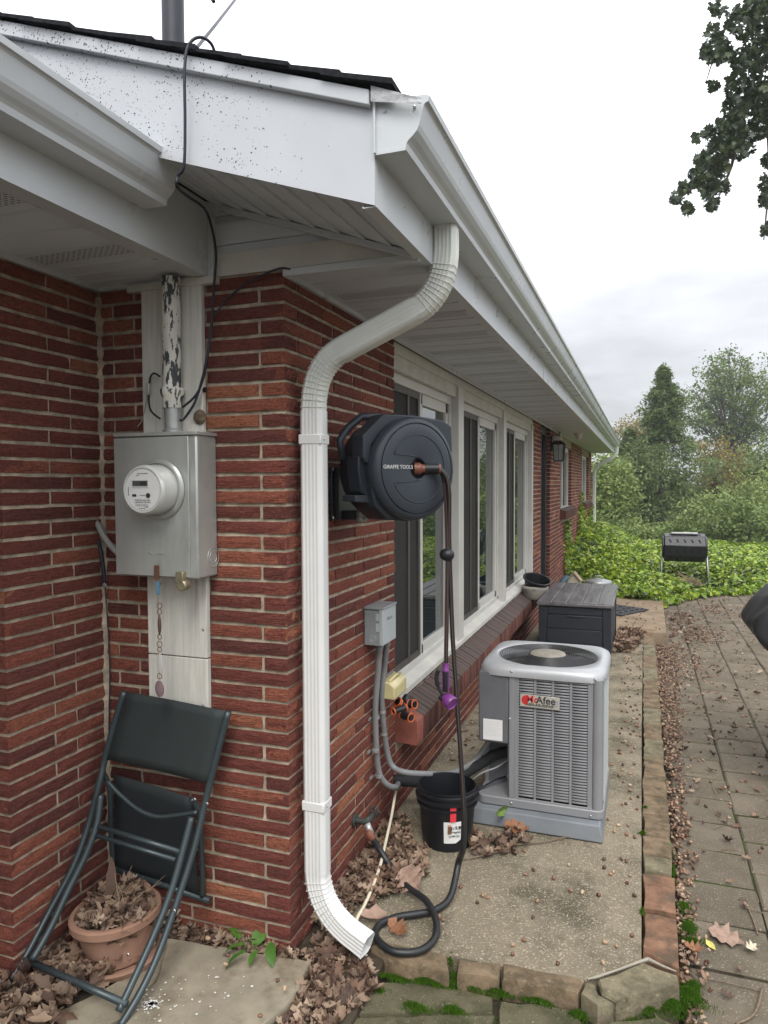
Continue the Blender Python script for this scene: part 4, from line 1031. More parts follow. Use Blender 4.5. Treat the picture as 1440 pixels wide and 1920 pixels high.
def fabric(c4, n, sag, mat, nm, par):
    A, B, C_, D = [at(px, py, 'y', y) for px, py, y in c4]; q = MB(); vs = []
    for i in range(n + 1):
        for j in range(n + 1):
            p = A.lerp(B, i / n).lerp(D.lerp(C_, i / n), j / n); s_ = sag * math.sin(math.pi * i / n) * .5
            vs.append(p + Vector((0, s_, 0)))
    return q.add(vs, [(i * (n + 1) + j, i * (n + 1) + j + 1, (i + 1) * (n + 1) + j + 1, (i + 1) * (n + 1) + j) for i in range(n) for j in range(n)]).build(nm, mat, par, smooth=True, solid=.003)
fb = fabric([(236, 1297, -.062), (424, 1334, -.062), (391, 1470, -.096), (199, 1424, -.09)], 8, .015, m_cfab, 'backrest', t)
fabric([(214, 1452, -.055), (362, 1497, -.060), (372, 1682, -.025), (216, 1632, -.022)], 8, .01, m_cfab2, 'seat', t)
MB().tube(yt([(190, 1447, -.085), (200, 1462, -.07), (207, 1492, -.06), (208, 1550, -.04), (213, 1628, -.022)]), .010, 9).build('seat_rail', m_ctube, t, smooth='all')
MB().tube(yt([(358, 1499, -.085), (366, 1506, -.07), (374, 1530, -.06), (378, 1600, -.04), (380, 1682, -.022)]), .010, 9).build('seat_rail', m_ctube, t, smooth='all')
MB().tube([at(213, 1628, 'y', -.022), at(300, 1657, 'y', -.022), at(393, 1689, 'y', -.022)], .011, 9).build('crossbar', m_ctube, t, smooth='all')
for px, py, y in ((365, 1499, -.10), (388, 1507, -.112), (327, 1708, -.24), (143, 1640, -.235), (240, 1790, -.35)):
    MB().lathe([(0, .003), (.004, .002), (.0055, 0)], at(px, py, 'y', y - .012), AF, 8).build('rivet', m_screw, t)

# ---- terracotta pot with a saucer, full of leaves
m_terra = pmat('terracotta', (.31, .175, .118), .85, var=.15, vs=9, bump=.2, bs=120, bdist=.002, stain=((.50, .33, .25), 5, .5, .75, .5))
PC = Vector((-.540, -.200, -.02))
t = thing('terracotta_pot', 'wide terracotta flower pot full of dead leaves under the folded chair', 'flower pot', tuple(PC))
tilt = Matrix.Rotation(R_(-4), 3, 'Y'); AT = tuple(tilt @ a for a in AX)
MB().lathe([(.098, .018), (.118, .10), (.128, .135), (.140, .136), (.146, .142), (.147, .164), (.142, .170), (.130, .170), (.126, .16), (.121, .12), (0, .105)], PC, AT, 48).build('pot', m_terra, t, smooth=True)
MB().lathe([(.10, .0), (.122, .004), (.138, .028), (.137, .034), (.128, .034), (.112, .014), (0, .012)], PC + Vector((.012, -.004, -.004)), AT, 48).build('saucer', m_terra, t, smooth=True)

# ---- hose reel
nrm = Vector((.84, -.545, 0)).normalized(); tv = Vector((-nrm.y, nrm.x, 0)); tv = Vector((.545, .84, 0)).normalized()
AR = (tv, Vector((0, 0, 1)), nrm)
FC = at(779, 879, 'y', .36)
sc_r = (FC - Vector(CAM)).dot(Vector((-M[0][2], -M[1][2], -M[2][2]))) / FPX   # metres per pixel at the reel
Rr = 97 * sc_r
t = thing('hose_reel', 'round dark blue-grey wall mounted hose reel with a swivel bracket', 'hose reel', tuple(FC - nrm * .15))
m_reel = pmat('reel_plastic', (.030, .038, .048), .45, var=.10, vs=4, bump=.04, bs=300, spec=.45)
m_reel2 = pmat('reel_body_plastic', (.022, .028, .036), .5, var=.10, vs=4, bump=.04, bs=300, spec=.4)
face = MB().lathe([(Rr, -.030), (Rr, -.012), (Rr * .985, .0), (Rr * .93, .010), (Rr * .885, .012), (Rr * .88, .006), (Rr * .865, .006), (Rr * .86, .012), (Rr * .80, .016), (Rr * .70, .018), (Rr * .24, .018), (Rr * .20, .016), (Rr * .185, -.01), (0, -.01)], FC, AR, 72).build('face_plate', m_reel, t, smooth=True)
# raised crescent ribs and centre tongue on the face
b = MB()
def cres(a0, a1):
    for r in (Rr * .655,): b.tube([FC + tv * r * math.cos(a) + Vector((0, 0, r * math.sin(a))) + nrm * .0185 for a in [a0 + (a1 - a0) * i / 24 for i in range(25)]], .0022, 6)
cres(R_(-20), R_(155)); cres(R_(-155), R_(-35))
for s_ in (1, -1): b.tube([FC + tv * (-Rr * .60) + Vector((0, 0, s_ * Rr * (.27))) + nrm * .0185, FC + tv * (-.15 * Rr) + Vector((0, 0, s_ * Rr * .245)) + nrm * .0185, FC + tv * (.02 * Rr) + Vector((0, 0, s_ * Rr * .22)) + nrm * .0185], .002, 6)
b.build('rib', m_reel, face, smooth='all')
MB().lathe([(Rr * .97, 0), (Rr * .97, -.20), (Rr * .80, -.215), (0, -.215)], FC - nrm * .02, AR, 56).build('drum_housing', m_reel2, t, smooth=True)
# squared frame behind: outline in (tangent, up)
k_ = Rr
out = [(-1.02, .10), (-1.10, .20), (-1.10, .62), (-.62, 1.04), (.15, 1.05), (.90, .99), (1.12, .88), (1.14, .36), (.98, .28), (.80, .30), (.55, .75), (0, .95), (-.55, .80), (-.90, .45), (-.93, .10)]
MB().prism([(a * k_, c * k_) for a, c in out], FC, AR, -.105, -.035).build('top_shroud', m_reel, t, bevel=.005)
out = [(-1.12, -.02), (-1.12, .24), (-.60, .24), (-.60, -.05), (-.50, -.95), (-.85, -.72), (-.95, -.5), (-1.05, -.45)]
MB().prism([(a * k_, c * k_) for a, c in out], FC, AR, -.135, -.06).build('side_frame', m_reel2, t, bevel=.005)
out = [(-.95, -.30), (-.85, -.72), (-.55, -.98), (0, -1.02), (.45, -.97), (.45, -.90), (0, -.9), (-.5, -.78), (-.72, -.5), (-.75, -.30)]
MB().prism([(a * k_, c * k_) for a, c in out], FC, AR, -.16, -.03).build('lower_frame', m_reel2, t, bevel=.005)
MB().prism([(a * k_, c * k_) for a, c in [(-1.20, -.62), (-1.20, -.50), (-.72, -.50), (-.62, -.55), (-.66, -.66)]], FC, AR, -.14, -.06).build('lower_arm', m_reel, t, bevel=.003)
# carrying handle at the upper left
hp = [FC + tv * (-1.10 * k_) + Vector((0, 0, .18 * k_)) - nrm * .16, FC + tv * (-1.18 * k_) + Vector((0, 0, .56 * k_)) - nrm * .16, FC + tv * (-.98 * k_) + Vector((0, 0, .80 * k_)) - nrm * .16, FC + tv * (-.70 * k_) + Vector((0, 0, 1.03 * k_)) - nrm * .15, FC + tv * (-.3 * k_) + Vector((0, 0, 1.04 * k_)) - nrm * .13]
MB().tube(hp, .0145, 8).build('carry_handle', m_reel, t, smooth='all')
b = MB()
for a, c in ((-.30, 1.05), (.42, 1.0), (.93, .93)): b.prism([((a - .03) * k_, (c - .04) * k_), ((a + .03) * k_, (c - .04) * k_), ((a + .02) * k_, (c + .02) * k_), ((a - .02) * k_, (c + .02) * k_)], FC, AR, -.09, -.05)
b.build('clip', m_black, t)
b = MB()
for a, c, d in ((-.98, .17, -.058), (-.62, .10, -.058), (.93, .42, -.034)): b.lathe([(0, .003), (.004, .002), (.005, 0)], FC + tv * a * k_ + Vector((0, 0, c * k_)) + nrm * d, AR, 8)
b.build('screw', m_screw, t)
text_mesh('lettering', 'GiRAFFE TOOLS', .0185, m_label, face, FC - tv * (.50 * k_) + Vector((0, 0, .005)) + nrm * .0187, AR, depth=.0004)
# bracket on the wall
b = MB(); b.add([(0, .335, 1.43), (0.0, .335, 1.63), (0, .60, 1.63), (0, .60, 1.43), (.014, .335, 1.43), (.014, .335, 1.63), (.014, .60, 1.63), (.014, .60, 1.43)], [(0, 1, 2, 3), (4, 7, 6, 5), (0, 4, 5, 1), (1, 5, 6, 2), (2, 6, 7, 3), (3, 7, 4, 0)])
br = b.build('wall_plate', m_black, t, bevel=.003)
b = MB()
for z0, z1 in ((1.595, 1.63), (1.43, 1.465)): b.box(.014, .09, .42, .50, z0, z1)
b.box(.014, .03, .36, .39, 1.43, 1.63)
b.build('bracket_arm', m_black, t, bevel=.003)
b = MB()
for zc_ in (1.612, 1.45):
    b.lathe([(.018, -.028), (.021, -.024), (.021, -.012), (.018, -.008), (.021, -.004), (.021, .008), (.018, .012), (.021, .016), (.021, .026), (.018, .030)], (.093, .43, zc_), AX, 16)
b.build('hinge', m_steel2, t, smooth=True)
b = MB()
for yy_, zz_ in ((.345, 1.62), (.345, 1.44), (.41, 1.61)): b.lathe([(0, .003), (.004, .002), (.005, 0)], (.0145, yy_, zz_), AE, 8)
b.build('screw', m_screw, t)
# hub and hoses
m_hub = pmat('copper_fitting', (.20, .075, .045), .4, .1, var=.1)
hub = FC + tv * .006 + nrm * .0
HD = (at(826, 879, 'y', .40) - hub); HL = HD.length; hd = HD.normalized(); AH = frame_from(hd)
MB().lathe([(.022, -.01), (.022, .012), (.016, .018), (.015, HL * .55), (.019, HL * .57), (.019, HL * .95), (.016, HL)], hub, AH, 20).build('hose_guide', m_hub, t, smooth=True)
MB().lathe([(.0195, HL * .35), (.0195, HL * .92)], hub, AH, 20).build('guide_sleeve', m_black, t, smooth=True)
m_hose = pmat('black_hose', (.016, .017, .019), .45, var=.1, vs=20)
m_hstripe = pmat('copper_stripe', (.16, .075, .055), .45, var=0)
he = hub + hd * HL * .9
t2 = thing('supply_hose', 'long black hose looping on the concrete from the spigot up to the reel', 'hose', (.46, .46, 0))
H1 = smooth_path([he - hd * .03, he, at(836, 893, 'y', .41), at(842, 925, 'y', .42), at(842, 1000, 'y', .44), at(845, 1100, 'y', .455), at(849, 1200, 'y', .46), at(858, 1330, 'y', .46), at(866, 1450, 'y', .46), at(870, 1530, 'y', .46), at(868, 1590, 'y', .47), (.447, .53, .11), (.44, .43, .03), (.40, .355, .014), (.345, .312, .014), (.285, .27, .014), (.240, .205, .014), (.258, .135, .014), (.335, .088, .016), (.415, .120, .014), (.446, .200, .016), (.425, .285, .026), (.368, .36, .040), (.27, .44, .03), (.17, .545, .03), (.11, .575, .075), (.075, .56, .135)], 7)
ho = MB().tube(H1, [.0085 if p.z > .5 else .0085 + .0040 * min(1, (.5 - p.z) / .35) for p in H1], 10).build('hose', m_hose, t2, smooth='all')
cv_ = Vector(CAM)
st1 = [p + (cv_ - p).normalized() * (.0080 if p.z > .5 else .0082 + .0040 * min(1, (.5 - p.z) / .35)) for p in H1[:len(H1) // 2] if p.z > .12]
MB().tube(st1, .0011, 5).build('stripe', m_hstripe, ho)
MB().lathe([(.017, 0), (.018, .03), (.015, .034), (.015, .04)], H1[-1] + (H1[-2] - H1[-1]) * 1.2, frame_from(H1[-1] - H1[-2]), 16).build('coupling', m_hub, t2, smooth=True)
t3 = thing('spray_hose', 'short hanging hose end with a round black stopper below the reel', 'hose', tuple(at(836, 1240, 'y', .43)))
H2 = smooth_path([he, at(831, 895, 'y', .42), at(836, 940, 'y', .43), at(839, 1040, 'y', .44), at(838, 1130, 'y', .44), at(836, 1244, 'y', .44)], 6)
MB().tube(H2, .0082, 10).build('hose', m_hose, t3, smooth='all')
for dx in (-.0035, .0035): MB().tube([p + Vector((dx, -.0072, 0)) for p in H2[8:]], .0009, 5).build('stripe', m_hstripe, t3)
c = at(838, 1040, 'y', .44); MB().lathe([(.008, -.026), (.016, -.022), (.023, -.008), (.023, .008), (.016, .022), (.008, .026)], c, (Vector((0, 0, 1)), Vector((0, 1, 0)), Vector((1, 0, 0))), 20).build('stopper', m_black, t3, smooth=True)
m_purple = pmat('purple_plastic', (.16, .035, .19), .35, var=.1)
e = at(836, 1246, 'y', .44)
t4 = thing('spray_nozzle', 'purple and black spray nozzle hanging from the hose beside the window ledge', 'nozzle', tuple(e))
MB().lathe([(.007, .006), (.011, .004), (.011, -.016), (.0125, -.018), (.0125, -.024)], e, AX, 16).build('collar', m_purple, t4, smooth=True)
MB().lathe([(.011, -.020), (.0135, -.03), (.012, -.045), (.0135, -.06), (.012, -.075), (.0135, -.088), (.011, -.10)], e, AX, 16).build('grip', m_black, t4, smooth=True)
for a in (-.011, .0115): MB().tube([e + Vector((a, -.006, -.022)), e + Vector((a, -.006, -.10))], .0028, 6).build('grip_rib', m_purple, t4)
g2 = e + Vector((.012, 0, -.135)); AN = frame_from(Vector((.75, -.45, -.35)))
MB().lathe([(.010, -.035), (.020, -.022), (.026, -.004), (.027, .014), (.024, .020), (.021, .016), (0, .014)], g2, AN, 20).build('spray_head', m_purple, t4, smooth=True)
MB().tube(smooth_path([e + Vector((-.028, 0, -.022)), e + Vector((-.036, 0, -.05)), e + Vector((-.030, 0, -.085)), e + Vector((-.012, 0, -.115))]), [.0075] * 6 + [.0085] * 6 + [.0065] * 7, 8).build('trigger', m_black, t4, smooth='all')
MB().lathe([(.006, -.012), (.010, -.008), (.010, .008), (.006, .012)], e + Vector((-.016, 0, -.128)), AN, 12).build('valve_knob', m_black, t4)
# spigot
sp_ = Vector((.0, .565, .19)); m_verd = pmat('old_bronze', (.055, .062, .055), .6, .4, var=.3, vs=60, bump=.3, bs=150)
t = thing('spigot', 'old dark bronze spigot low on the brick wall feeding the hose', 'spigot', tuple(sp_))
MB().tube([sp_, sp_ + Vector((.055, 0, 0))], .014, 12).build('stem', m_verd, t, smooth=True)
MB().lathe([(.028, 0), (.028, .005), (.018, .01)], sp_, AE, 16).build('flange', m_verd, t)
MB().tube([sp_ + Vector((.05, -.005, 0)), sp_ + Vector((.055, .03, .0)), sp_ + Vector((.058, .075, .005))], [.015, .014, .010], 10).build('valve_body', m_verd, t, smooth='all')
MB().tube([sp_ + Vector((.055, 0, -.005)), sp_ + Vector((.075, -.004, -.045))], [.013, .015], 12).build('spout', m_steel2, t, smooth='all')
b = MB(); hc = sp_ + Vector((.058, .08, .005))
b.tube([hc + Vector((.022 * math.cos(a) * (1 + .15 * math.cos(5 * a)), 0, .022 * math.sin(a) * (1 + .15 * math.cos(5 * a)))) for a in [i * math.pi / 15 for i in range(30)]], .004, 6, closed=True); b.tube([hc + Vector((-.02, 0, 0)), hc + Vector((.02, 0, 0))], .003, 6); b.tube([hc + Vector((0, 0, -.02)), hc + Vector((0, 0, .02))], .003, 6)
b.build('handle_wheel', m_verd, t)
# thin cream tube
m_cream = pmat('cream_tube', (.62, .56, .43), .5, var=.12, vs=20)
t = thing('drain_tube', 'thin cream drain tube running down the wall base and under the downspout', 'tube', (.1, .6, .0))
MB().tube(smooth_path([at(742, 1482, 'z', .16), at(734, 1530, 'z', .10), at(724, 1575, 'z', .065), at(713, 1622, 'z', .045), at(699, 1662, 'z', .04), at(682, 1700, 'z', .035), at(668, 1728, 'z', .03), (.21, .10, .005), at(686, 1792, 'z', -.03), at(704, 1811, 'z', -.07)]), .0065, 8).build('tube', m_cream, t, smooth='all')

# ---- electrical disconnect box with two conduits
m_gbox = pmat('grey_enamel', (.27, .29, .30), .4, var=.06, vs=5)
m_gboxl = pmat('grey_enamel_door', (.42, .46, .47), .35, var=.06, vs=5)
m_cond = pmat('grey_conduit', (.20, .205, .205), .5, var=.08, vs=8)
By0, By1, Bx, Bz0, Bz1 = .755, .96, .105, .822, 1.035
q0 = at(730, 1215, 'x', .1); 
By0 = .66; By1 = .80
tl = at(697, 1140, 'y', By0); tr = at(713, 1142, 'y', By0)
t = thing('disconnect_box', 'small grey electrical disconnect box on the brick beside the first window', 'electrical box', (0.0, .75, .93))
def sol(px0, px1, x):    # y extent of a face at x
    return at(px0, 1170, 'x', x).y, at(px1, 1170, 'x', x).y
Bx = .085; fy0, fy1 = sol(719, 742, Bx); zt_, zb2 = at(719, 1142, 'x', Bx).z, at(719, 1212, 'x', Bx).z
fy0 -= .004
MB().box(.0, Bx - .016, fy0, fy1, zb2, zt_ - .008).build('housing', m_gbox, t, bevel=.003)
MB().box(Bx - .018, Bx, fy0 - .003, fy1 + .003, zb2 + .002, zt_).build('door', m_gboxl, t, bevel=.003)
MB().box(.0, Bx + .004, fy0 - .005, fy1 + .004, zt_ - .004, zt_ + .006).build('rain_lip', m_gbox, t, bevel=.002)
b = MB()
for r in (.009, .015): b.tube([(Bx * .45 + r * math.cos(a), fy0 - .001, zb2 + .03 + r * math.sin(a)) for a in [i * math.pi / 10 for i in range(20)]], .0009, 5, closed=True)
b.build('knockout', m_gboxl, t)
b = MB(); b.box(Bx * .62, Bx * .80, fy0 - .003, fy0, zb2 + .06, zb2 + .095); b.box(Bx * .62, Bx * .80, fy0 - .003, fy0, zt_ - .05, zt_ - .02); b.build('hinge', m_gboxl, t)
text_mesh('lettering', 'Milbank', .022, m_gbox, t, (Bx + .0003, (fy0 + fy1) / 2, zt_ - .05), AE, depth=.0004)
t = thing('conduit_pair', 'two grey flexible conduits curving from the disconnect box down to the air conditioner', 'conduit', (.04, .8, .5))
def on_(px, py, ax_, v): return at(px, py, ax_, v)
C1 = smooth_path([on_(711, 1205, 'x', .04), on_(709, 1260, 'x', .03), on_(704, 1320, 'x', .022), on_(705, 1390, 'x', .022), on_(709, 1440, 'x', .025), on_(717, 1462, 'x', .04), on_(730, 1474, 'x', .06), on_(742, 1476, 'x', .065), on_(746, 1470, 'x', .03)], 6)
C2 = smooth_path([on_(725, 1205, 'x', .06), on_(721, 1250, 'x', .035), on_(716, 1300, 'x', .025), on_(719, 1360, 'x', .025), on_(726, 1410, 'x', .03), on_(736, 1437, 'x', .05), on_(760, 1448, 'x', .11), on_(800, 1451, 'x', .19), on_(845, 1450, 'x', .26), on_(885, 1430, 'x', .33), on_(912, 1398, 'y', 1.28), on_(920, 1385, 'y', 1.30)], 6)
def corr(P, r, n=10): return MB().tube(P, r, n)
def dens(P, st=.0035):
    out = [P[0]]
    for a, c in zip(P, P[1:]):
        k = max(1, int((c - a).length / st))
        out += [a.lerp(c, i / k) for i in range(1, k + 1)]
    return out
for Cc in (C1, C2):
    D_ = dens(Cc); MB().tube(D_, [.0135 * (1 if i % 3 else .93) for i in range(len(D_))], 10).build('conduit', m_cond, t, smooth='all')
b = MB().lathe([(.0155, -.03), (.0155, -.018), (.0195, -.016), (.0195, .012)], C1[0] + Vector((0, 0, -.006)), AX, 14); b.lathe([(.012, -.02), (.0165, -.012), (.0165, .01)], C2[0], AX, 14); b.build('fitting', m_cond, t, smooth=True)
for pp in (on_(705, 1345, 'x', .022), on_(704, 1415 - 70 + 62, 'x', .024), on_(711, 1455, 'x', .03)):
    b = MB().lathe([(.016, -.006), (.0165, 0), (.016, .006)], pp, AX, 16); b.box(0.0, .006, pp.y - .04, pp.y - .01, pp.z - .006, pp.z + .006); b.build('clamp', m_steel2, t, smooth=True)
for pp in (on_(717, 1335, 'x', .025), on_(720, 1376, 'x', .025)): MB().lathe([(.0155, -.005), (.0158, .005)], pp, AX, 16).build('clamp', m_steel2, t, smooth=True)
# outlet with a clear yellowed cover
t = thing('outlet_cover', 'yellowed clear plastic outlet cover on the wall beside the window sill', 'outlet cover', (.03, .98, .60))
m_yel = pmat('yellowed_plastic', (.55, .48, .25), .25, var=.1, spec=.6)
pA = at(727, 1275, 'x', .03); zt2, zb3 = at(740, 1280, 'x', .08).z, at(740, 1312, 'x', .08).z
ya, yb = at(734, 1290, 'x', .07).y, at(757, 1290, 'x', .07).y - .0
MB().box(.0, .02, ya + .02, yb + .03, zb3, zt2).build('back_box', m_gbox, t, bevel=.003)
MB().prism([(.02, 0), (.085, .0), (.085, zt2 - zb3 - .02), (.065, zt2 - zb3), (.02, zt2 - zb3 + .006)], (0, 0, zb3), (Vector((1, 0, 0)), Vector((0, 0, 1)), Vector((0, 1, 0))), ya, yb).build('cover', m_yel, t, bevel=.007)
MB().tube([(.055, ya + .01, zt2 + .004), (.062, (ya + yb) / 2, zt2 + .016), (.055, yb - .01, zt2 + .003)], .007, 8).build('latch', m_yel, t, smooth='all')
# hose fittings on the end of the ledge
m_or = pmat('orange_plastic', (.62, .13, .035), .35, var=.05)
def fitting(nm, label, px, py, x, ax_dir, L0, r, orr):
    c = at(px, py, 'x', x); t_ = thing(nm, label, 'hose fitting', tuple(c), 'hose fittings on the ledge end'); A_ = frame_from(Vector(ax_dir))
    MB().lathe([(r * .75, -L0), (r, -L0 * .9), (r, -L0 * .2), (r * .8, 0), (r * .85, L0 * .3), (r * .62, L0 * .6), (r * .62, L0)], c, A_, 16).build('body', m_black, t_, smooth=True)
    for s_ in orr: MB().tube([c + A_[2] * (s_ * L0) + (A_[0] * math.cos(a) + A_[1] * math.sin(a)) * r * 1.0 for a in [i * math.pi / 10 for i in range(20)]], .0032, 7, closed=True).build('ring', m_or, t_, smooth='all')
fitting('hose_fitting', 'black fitting with an orange mouth at the front of the pile on the ledge', 750, 1330, .085, (-.6, -.8, -.1), .036, .016, (1.0, -.8))
fitting('hose_fitting', 'upper black and orange fitting at the right of the pile on the ledge', 770, 1320, .07, (.8, -.3, .1), .028, .021, (-.2, .85))
fitting('hose_fitting', 'orange rimmed round fitting at the left back of the pile on the ledge', 748, 1318, .06, (-.3, -.7, .6), .016, .020, (.2, .9))
fitting('hose_fitting', 'lower black fitting with wide orange bands on the ledge end', 763, 1343, .085, (.85, -.45, 0), .032, .020, (-.9, .85))
fitting('hose_fitting', 'plain black threaded fitting lying furthest right on the ledge', 790, 1331, .07, (.8, .5, .05), .036, .015, ())
c = at(762, 1310, 'x', .045); t = thing('black_funnel', 'black dome shaped nozzle tip standing behind the orange fittings', 'nozzle tip', tuple(c)); MB().lathe([(.026, -.03), (.026, -.006), (.018, .010), (.008, .022), (0, .024)], c, AX, 20).build('dome', m_black, t, smooth=True)
# wall lantern by the door
t = thing('wall_lantern', 'black glass paned wall lantern beside the door', 'lamp', (.0, 7.16, 1.95))
m_lg = pmat('lantern_glass', (.35, .36, .34), .1, var=0)
b = MB(); b.box(.0, .02, 7.10, 7.22, 1.96, 2.16); b.box(.02, .10, 7.15, 7.17, 2.06, 2.09); b.build('back_plate', m_black, t, bevel=.004)
lx, ly = .10, 7.16
b = MB(); b.add([(lx - .085, ly - .085, 2.055), (lx + .085, ly - .085, 2.055), (lx + .085, ly + .085, 2.055), (lx - .085, ly + .085, 2.055), (lx - .03, ly - .03, 2.10), (lx + .03, ly - .03, 2.10), (lx + .03, ly + .03, 2.10), (lx - .03, ly + .03, 2.10)], [(0, 1, 5, 4), (1, 2, 6, 5), (2, 3, 7, 6), (3, 0, 4, 7), (4, 5, 6, 7), (0, 3, 2, 1)]); b.build('roof_cap', m_black, t)
b = MB()
for sx in (-1, 1):
    for sy in (-1, 1): b.tube([(lx + sx * .07, ly + sy * .07, 2.055), (lx + sx * .055, ly + sy * .055, 1.85)], .006, 6)
b.box(lx - .062, lx + .062, ly - .062, ly + .062, 1.838, 1.852)
for sy in (-1, 1): b.tube([(lx, ly + sy * .07, 2.05), (lx, ly + sy * .056, 1.85)], .003, 5); b.tube([(lx + sy * .07, ly, 2.05), (lx + sy * .056, ly, 1.85)], .003, 5)
b.build('cage', m_black, t)
b = MB(); b.add([(lx - .064, ly - .064, 2.05), (lx + .064, ly - .064, 2.05), (lx + .064, ly + .064, 2.05), (lx - .064, ly + .064, 2.05), (lx - .05, ly - .05, 1.853), (lx + .05, ly - .05, 1.853), (lx + .05, ly + .05, 1.853), (lx - .05, ly + .05, 1.853)], [(0, 1, 5, 4), (1, 2, 6, 5), (2, 3, 7, 6), (3, 0, 4, 7)]); b.build('pane', m_lg, t)
c = at(1040, 834, 'y', 7.05); t = thing('sensor_light', 'small white sensor box fixed above the black wall lantern', 'sensor', tuple(c)); b = MB(); b.box(.0, .11, 7.30, 7.36, 2.12, 2.17); b.build('housing', m_winframe, t, bevel=.005); MB().tube(smooth_path([(.05, 7.36, 2.15), (.07, 7.5, 2.22), (.05, 7.7, 2.24)]), .01, 6).build('cord', m_black, t)

# ================================================================ AIR CONDITIONER
m_ac = pmat('ac_grey_paint', (.24, .245, .255), .42, .1, var=.06, vs=5, stain=((.16, .155, .15), 8, .6, .85, .35))
m_acd = pmat('ac_dark_grey', (.12, .125, .135), .5, .05, var=.1, vs=8)
m_act = pmat('ac_lit_grey', (.40, .41, .42), .36, .25, var=.08, vs=4)  # paler copy of the unit's grey, painting in brighter light on top and right side
t = thing('air_conditioner', 'grey louvered outdoor air conditioning unit standing on a grey pad', 'air conditioner', (.66, 1.42, .07))
ax0, ax1, ay0, ay1, az0, az1 = .388, .945, 1.15, 1.70, .085, .735
zt_ac = at(1114, 1262, 'y', ay0).z
az1 = zt_ac - .035
rr = .06
def rrect(x0, x1, y0, y1, r, n=6):
    o_ = []
    for cx, cy, a0 in ((x1 - r, y0 + r, -90), (x1 - r, y1 - r, 0), (x0 + r, y1 - r, 90), (x0 + r, y0 + r, 180)):
        for k in range(n + 1): a = R_(a0 + 90 * k / n); o_.append((cx + r * math.cos(a), cy + r * math.sin(a)))
    return o_
# inner body: dark coil behind the louvers, with a cut for the pipe recess
MB().box(ax0 + .17, ax1 - .025, ay0 + .022, ay1 - .02, az0, az1).build('coil', m_dark, t)
MB().box(ax0 + .02, ax0 + .175, ay0 + .17, ay1 - .02, az0, az1).build('inner_panel', m_acd, t)
MB().box(ax0 + .135, ax0 + .160, ay0 + .012, ay0 + .17, az0, az1).build('partition', m_acd, t)
# corner posts and frames
b = MB(); b.prism(rrect(ax1 - .05, ax1, ay0, ay0 + .05, .024), (0, 0, 0), AX, az0, az1); b.build('corner_post', m_ac, t, smooth=True)
b = MB(); b.prism(rrect(ax1 - .05, ax1, ay1 - .05, ay1, .024), (0, 0, 0), AX, az0, az1); b.build('corner_post', m_ac, t, smooth=True)
MB().box(ax0 + .142, ax0 + .166, ay0 - .001, ay0 + .02, az0, az1).build('corner_post', m_ac, t, bevel=.003)
# service panel (upper left) with label
sz0 = at(930, 1393, 'y', ay0).z
MB().box(ax0, ax0 + .140, ay0 + .002, ay0 + .15, sz0, az1).build('service_panel', m_acd, t, bevel=.006)
MB().box(ax0 - .001, ax0 + .02, ay0 + .15, ay1, az0, az1).build('side_panel', m_ac, t, bevel=.003)
la, lb = at(906, 1347, 'y', ay0), at(942, 1390, 'y', ay0)
MB().box(la.x, lb.x, ay0 + .0, ay0 + .0015, lb.z, la.z).build('paper_label', m_label, t)
b = MB()
for k_i in range(8): zz_ = la.z - .012 - k_i * .009; b.box(la.x + .006, lb.x - .008 - (k_i % 3) * .008, ay0 - .0006, ay0 + .0001, zz_, zz_ + .0012)
b.build('print_lines', pmat('faded_ink', (.5, .5, .5), .6, var=0), t)
# front louver panel
lx0, lx1 = ax0 + .166, ax1 - .045
fr = MB(); zl0, zl1 = az0 + .035, az1 - .010
ncol = 4; cw = (lx1 - lx0 - .03) / ncol
for k_i in range(ncol + 1): xx = lx0 + .015 + k_i * cw; fr.box(xx - .006 if k_i else lx0, xx + .006 if k_i < ncol else lx1, ay0 + .0015, ay0 + .006, zl0, zl1)
fr.box(lx0, lx1, ay0 + .001, ay0 + .0063, zl1 - .001, az1); fr.box(lx0, lx1, ay0 + .001, ay0 + .0063, az0 + .008, zl0 + .001)
fp = fr.build('louver_panel', m_ac, t, bevel=.0015)
nrow = 43; dz = (zl1 - zl0 - .012) / nrow
lv = None
def louver_mesh(w_):
    q = MB(); vs = []
    for x, e in ((-w_ / 2, 0), (-w_ / 2 + .006, 1), (w_ / 2 - .006, 1), (w_ / 2, 0)):
        vs += [(x, .005, dz * .36), (x, -.0070 * e + .003, -dz * .16), (x, -.0062 * e + .006, -dz * .24)]
    fs = [(i * 3 + j, i * 3 + j + 1, (i + 1) * 3 + j + 1, (i + 1) * 3 + j) for i in range(3) for j in range(2)]
    return vs, fs
lvs, lfs = louver_mesh(cw - .010); lme = bpy.data.meshes.new('louver'); lme.from_pydata(lvs, [], lfs); lme.materials.append(m_ac); lme.shade_smooth()
for k_i in range(ncol):
    for r in range(nrow):
        o = bpy.data.objects.new('louver', lme); COL.objects.link(o); o.parent = fp
        o.location = Vector((lx0 + .015 + (k_i + .5) * cw, ay0 + .002, zl0 + .008 + (r + .5) * dz)) - Vector(t.location)
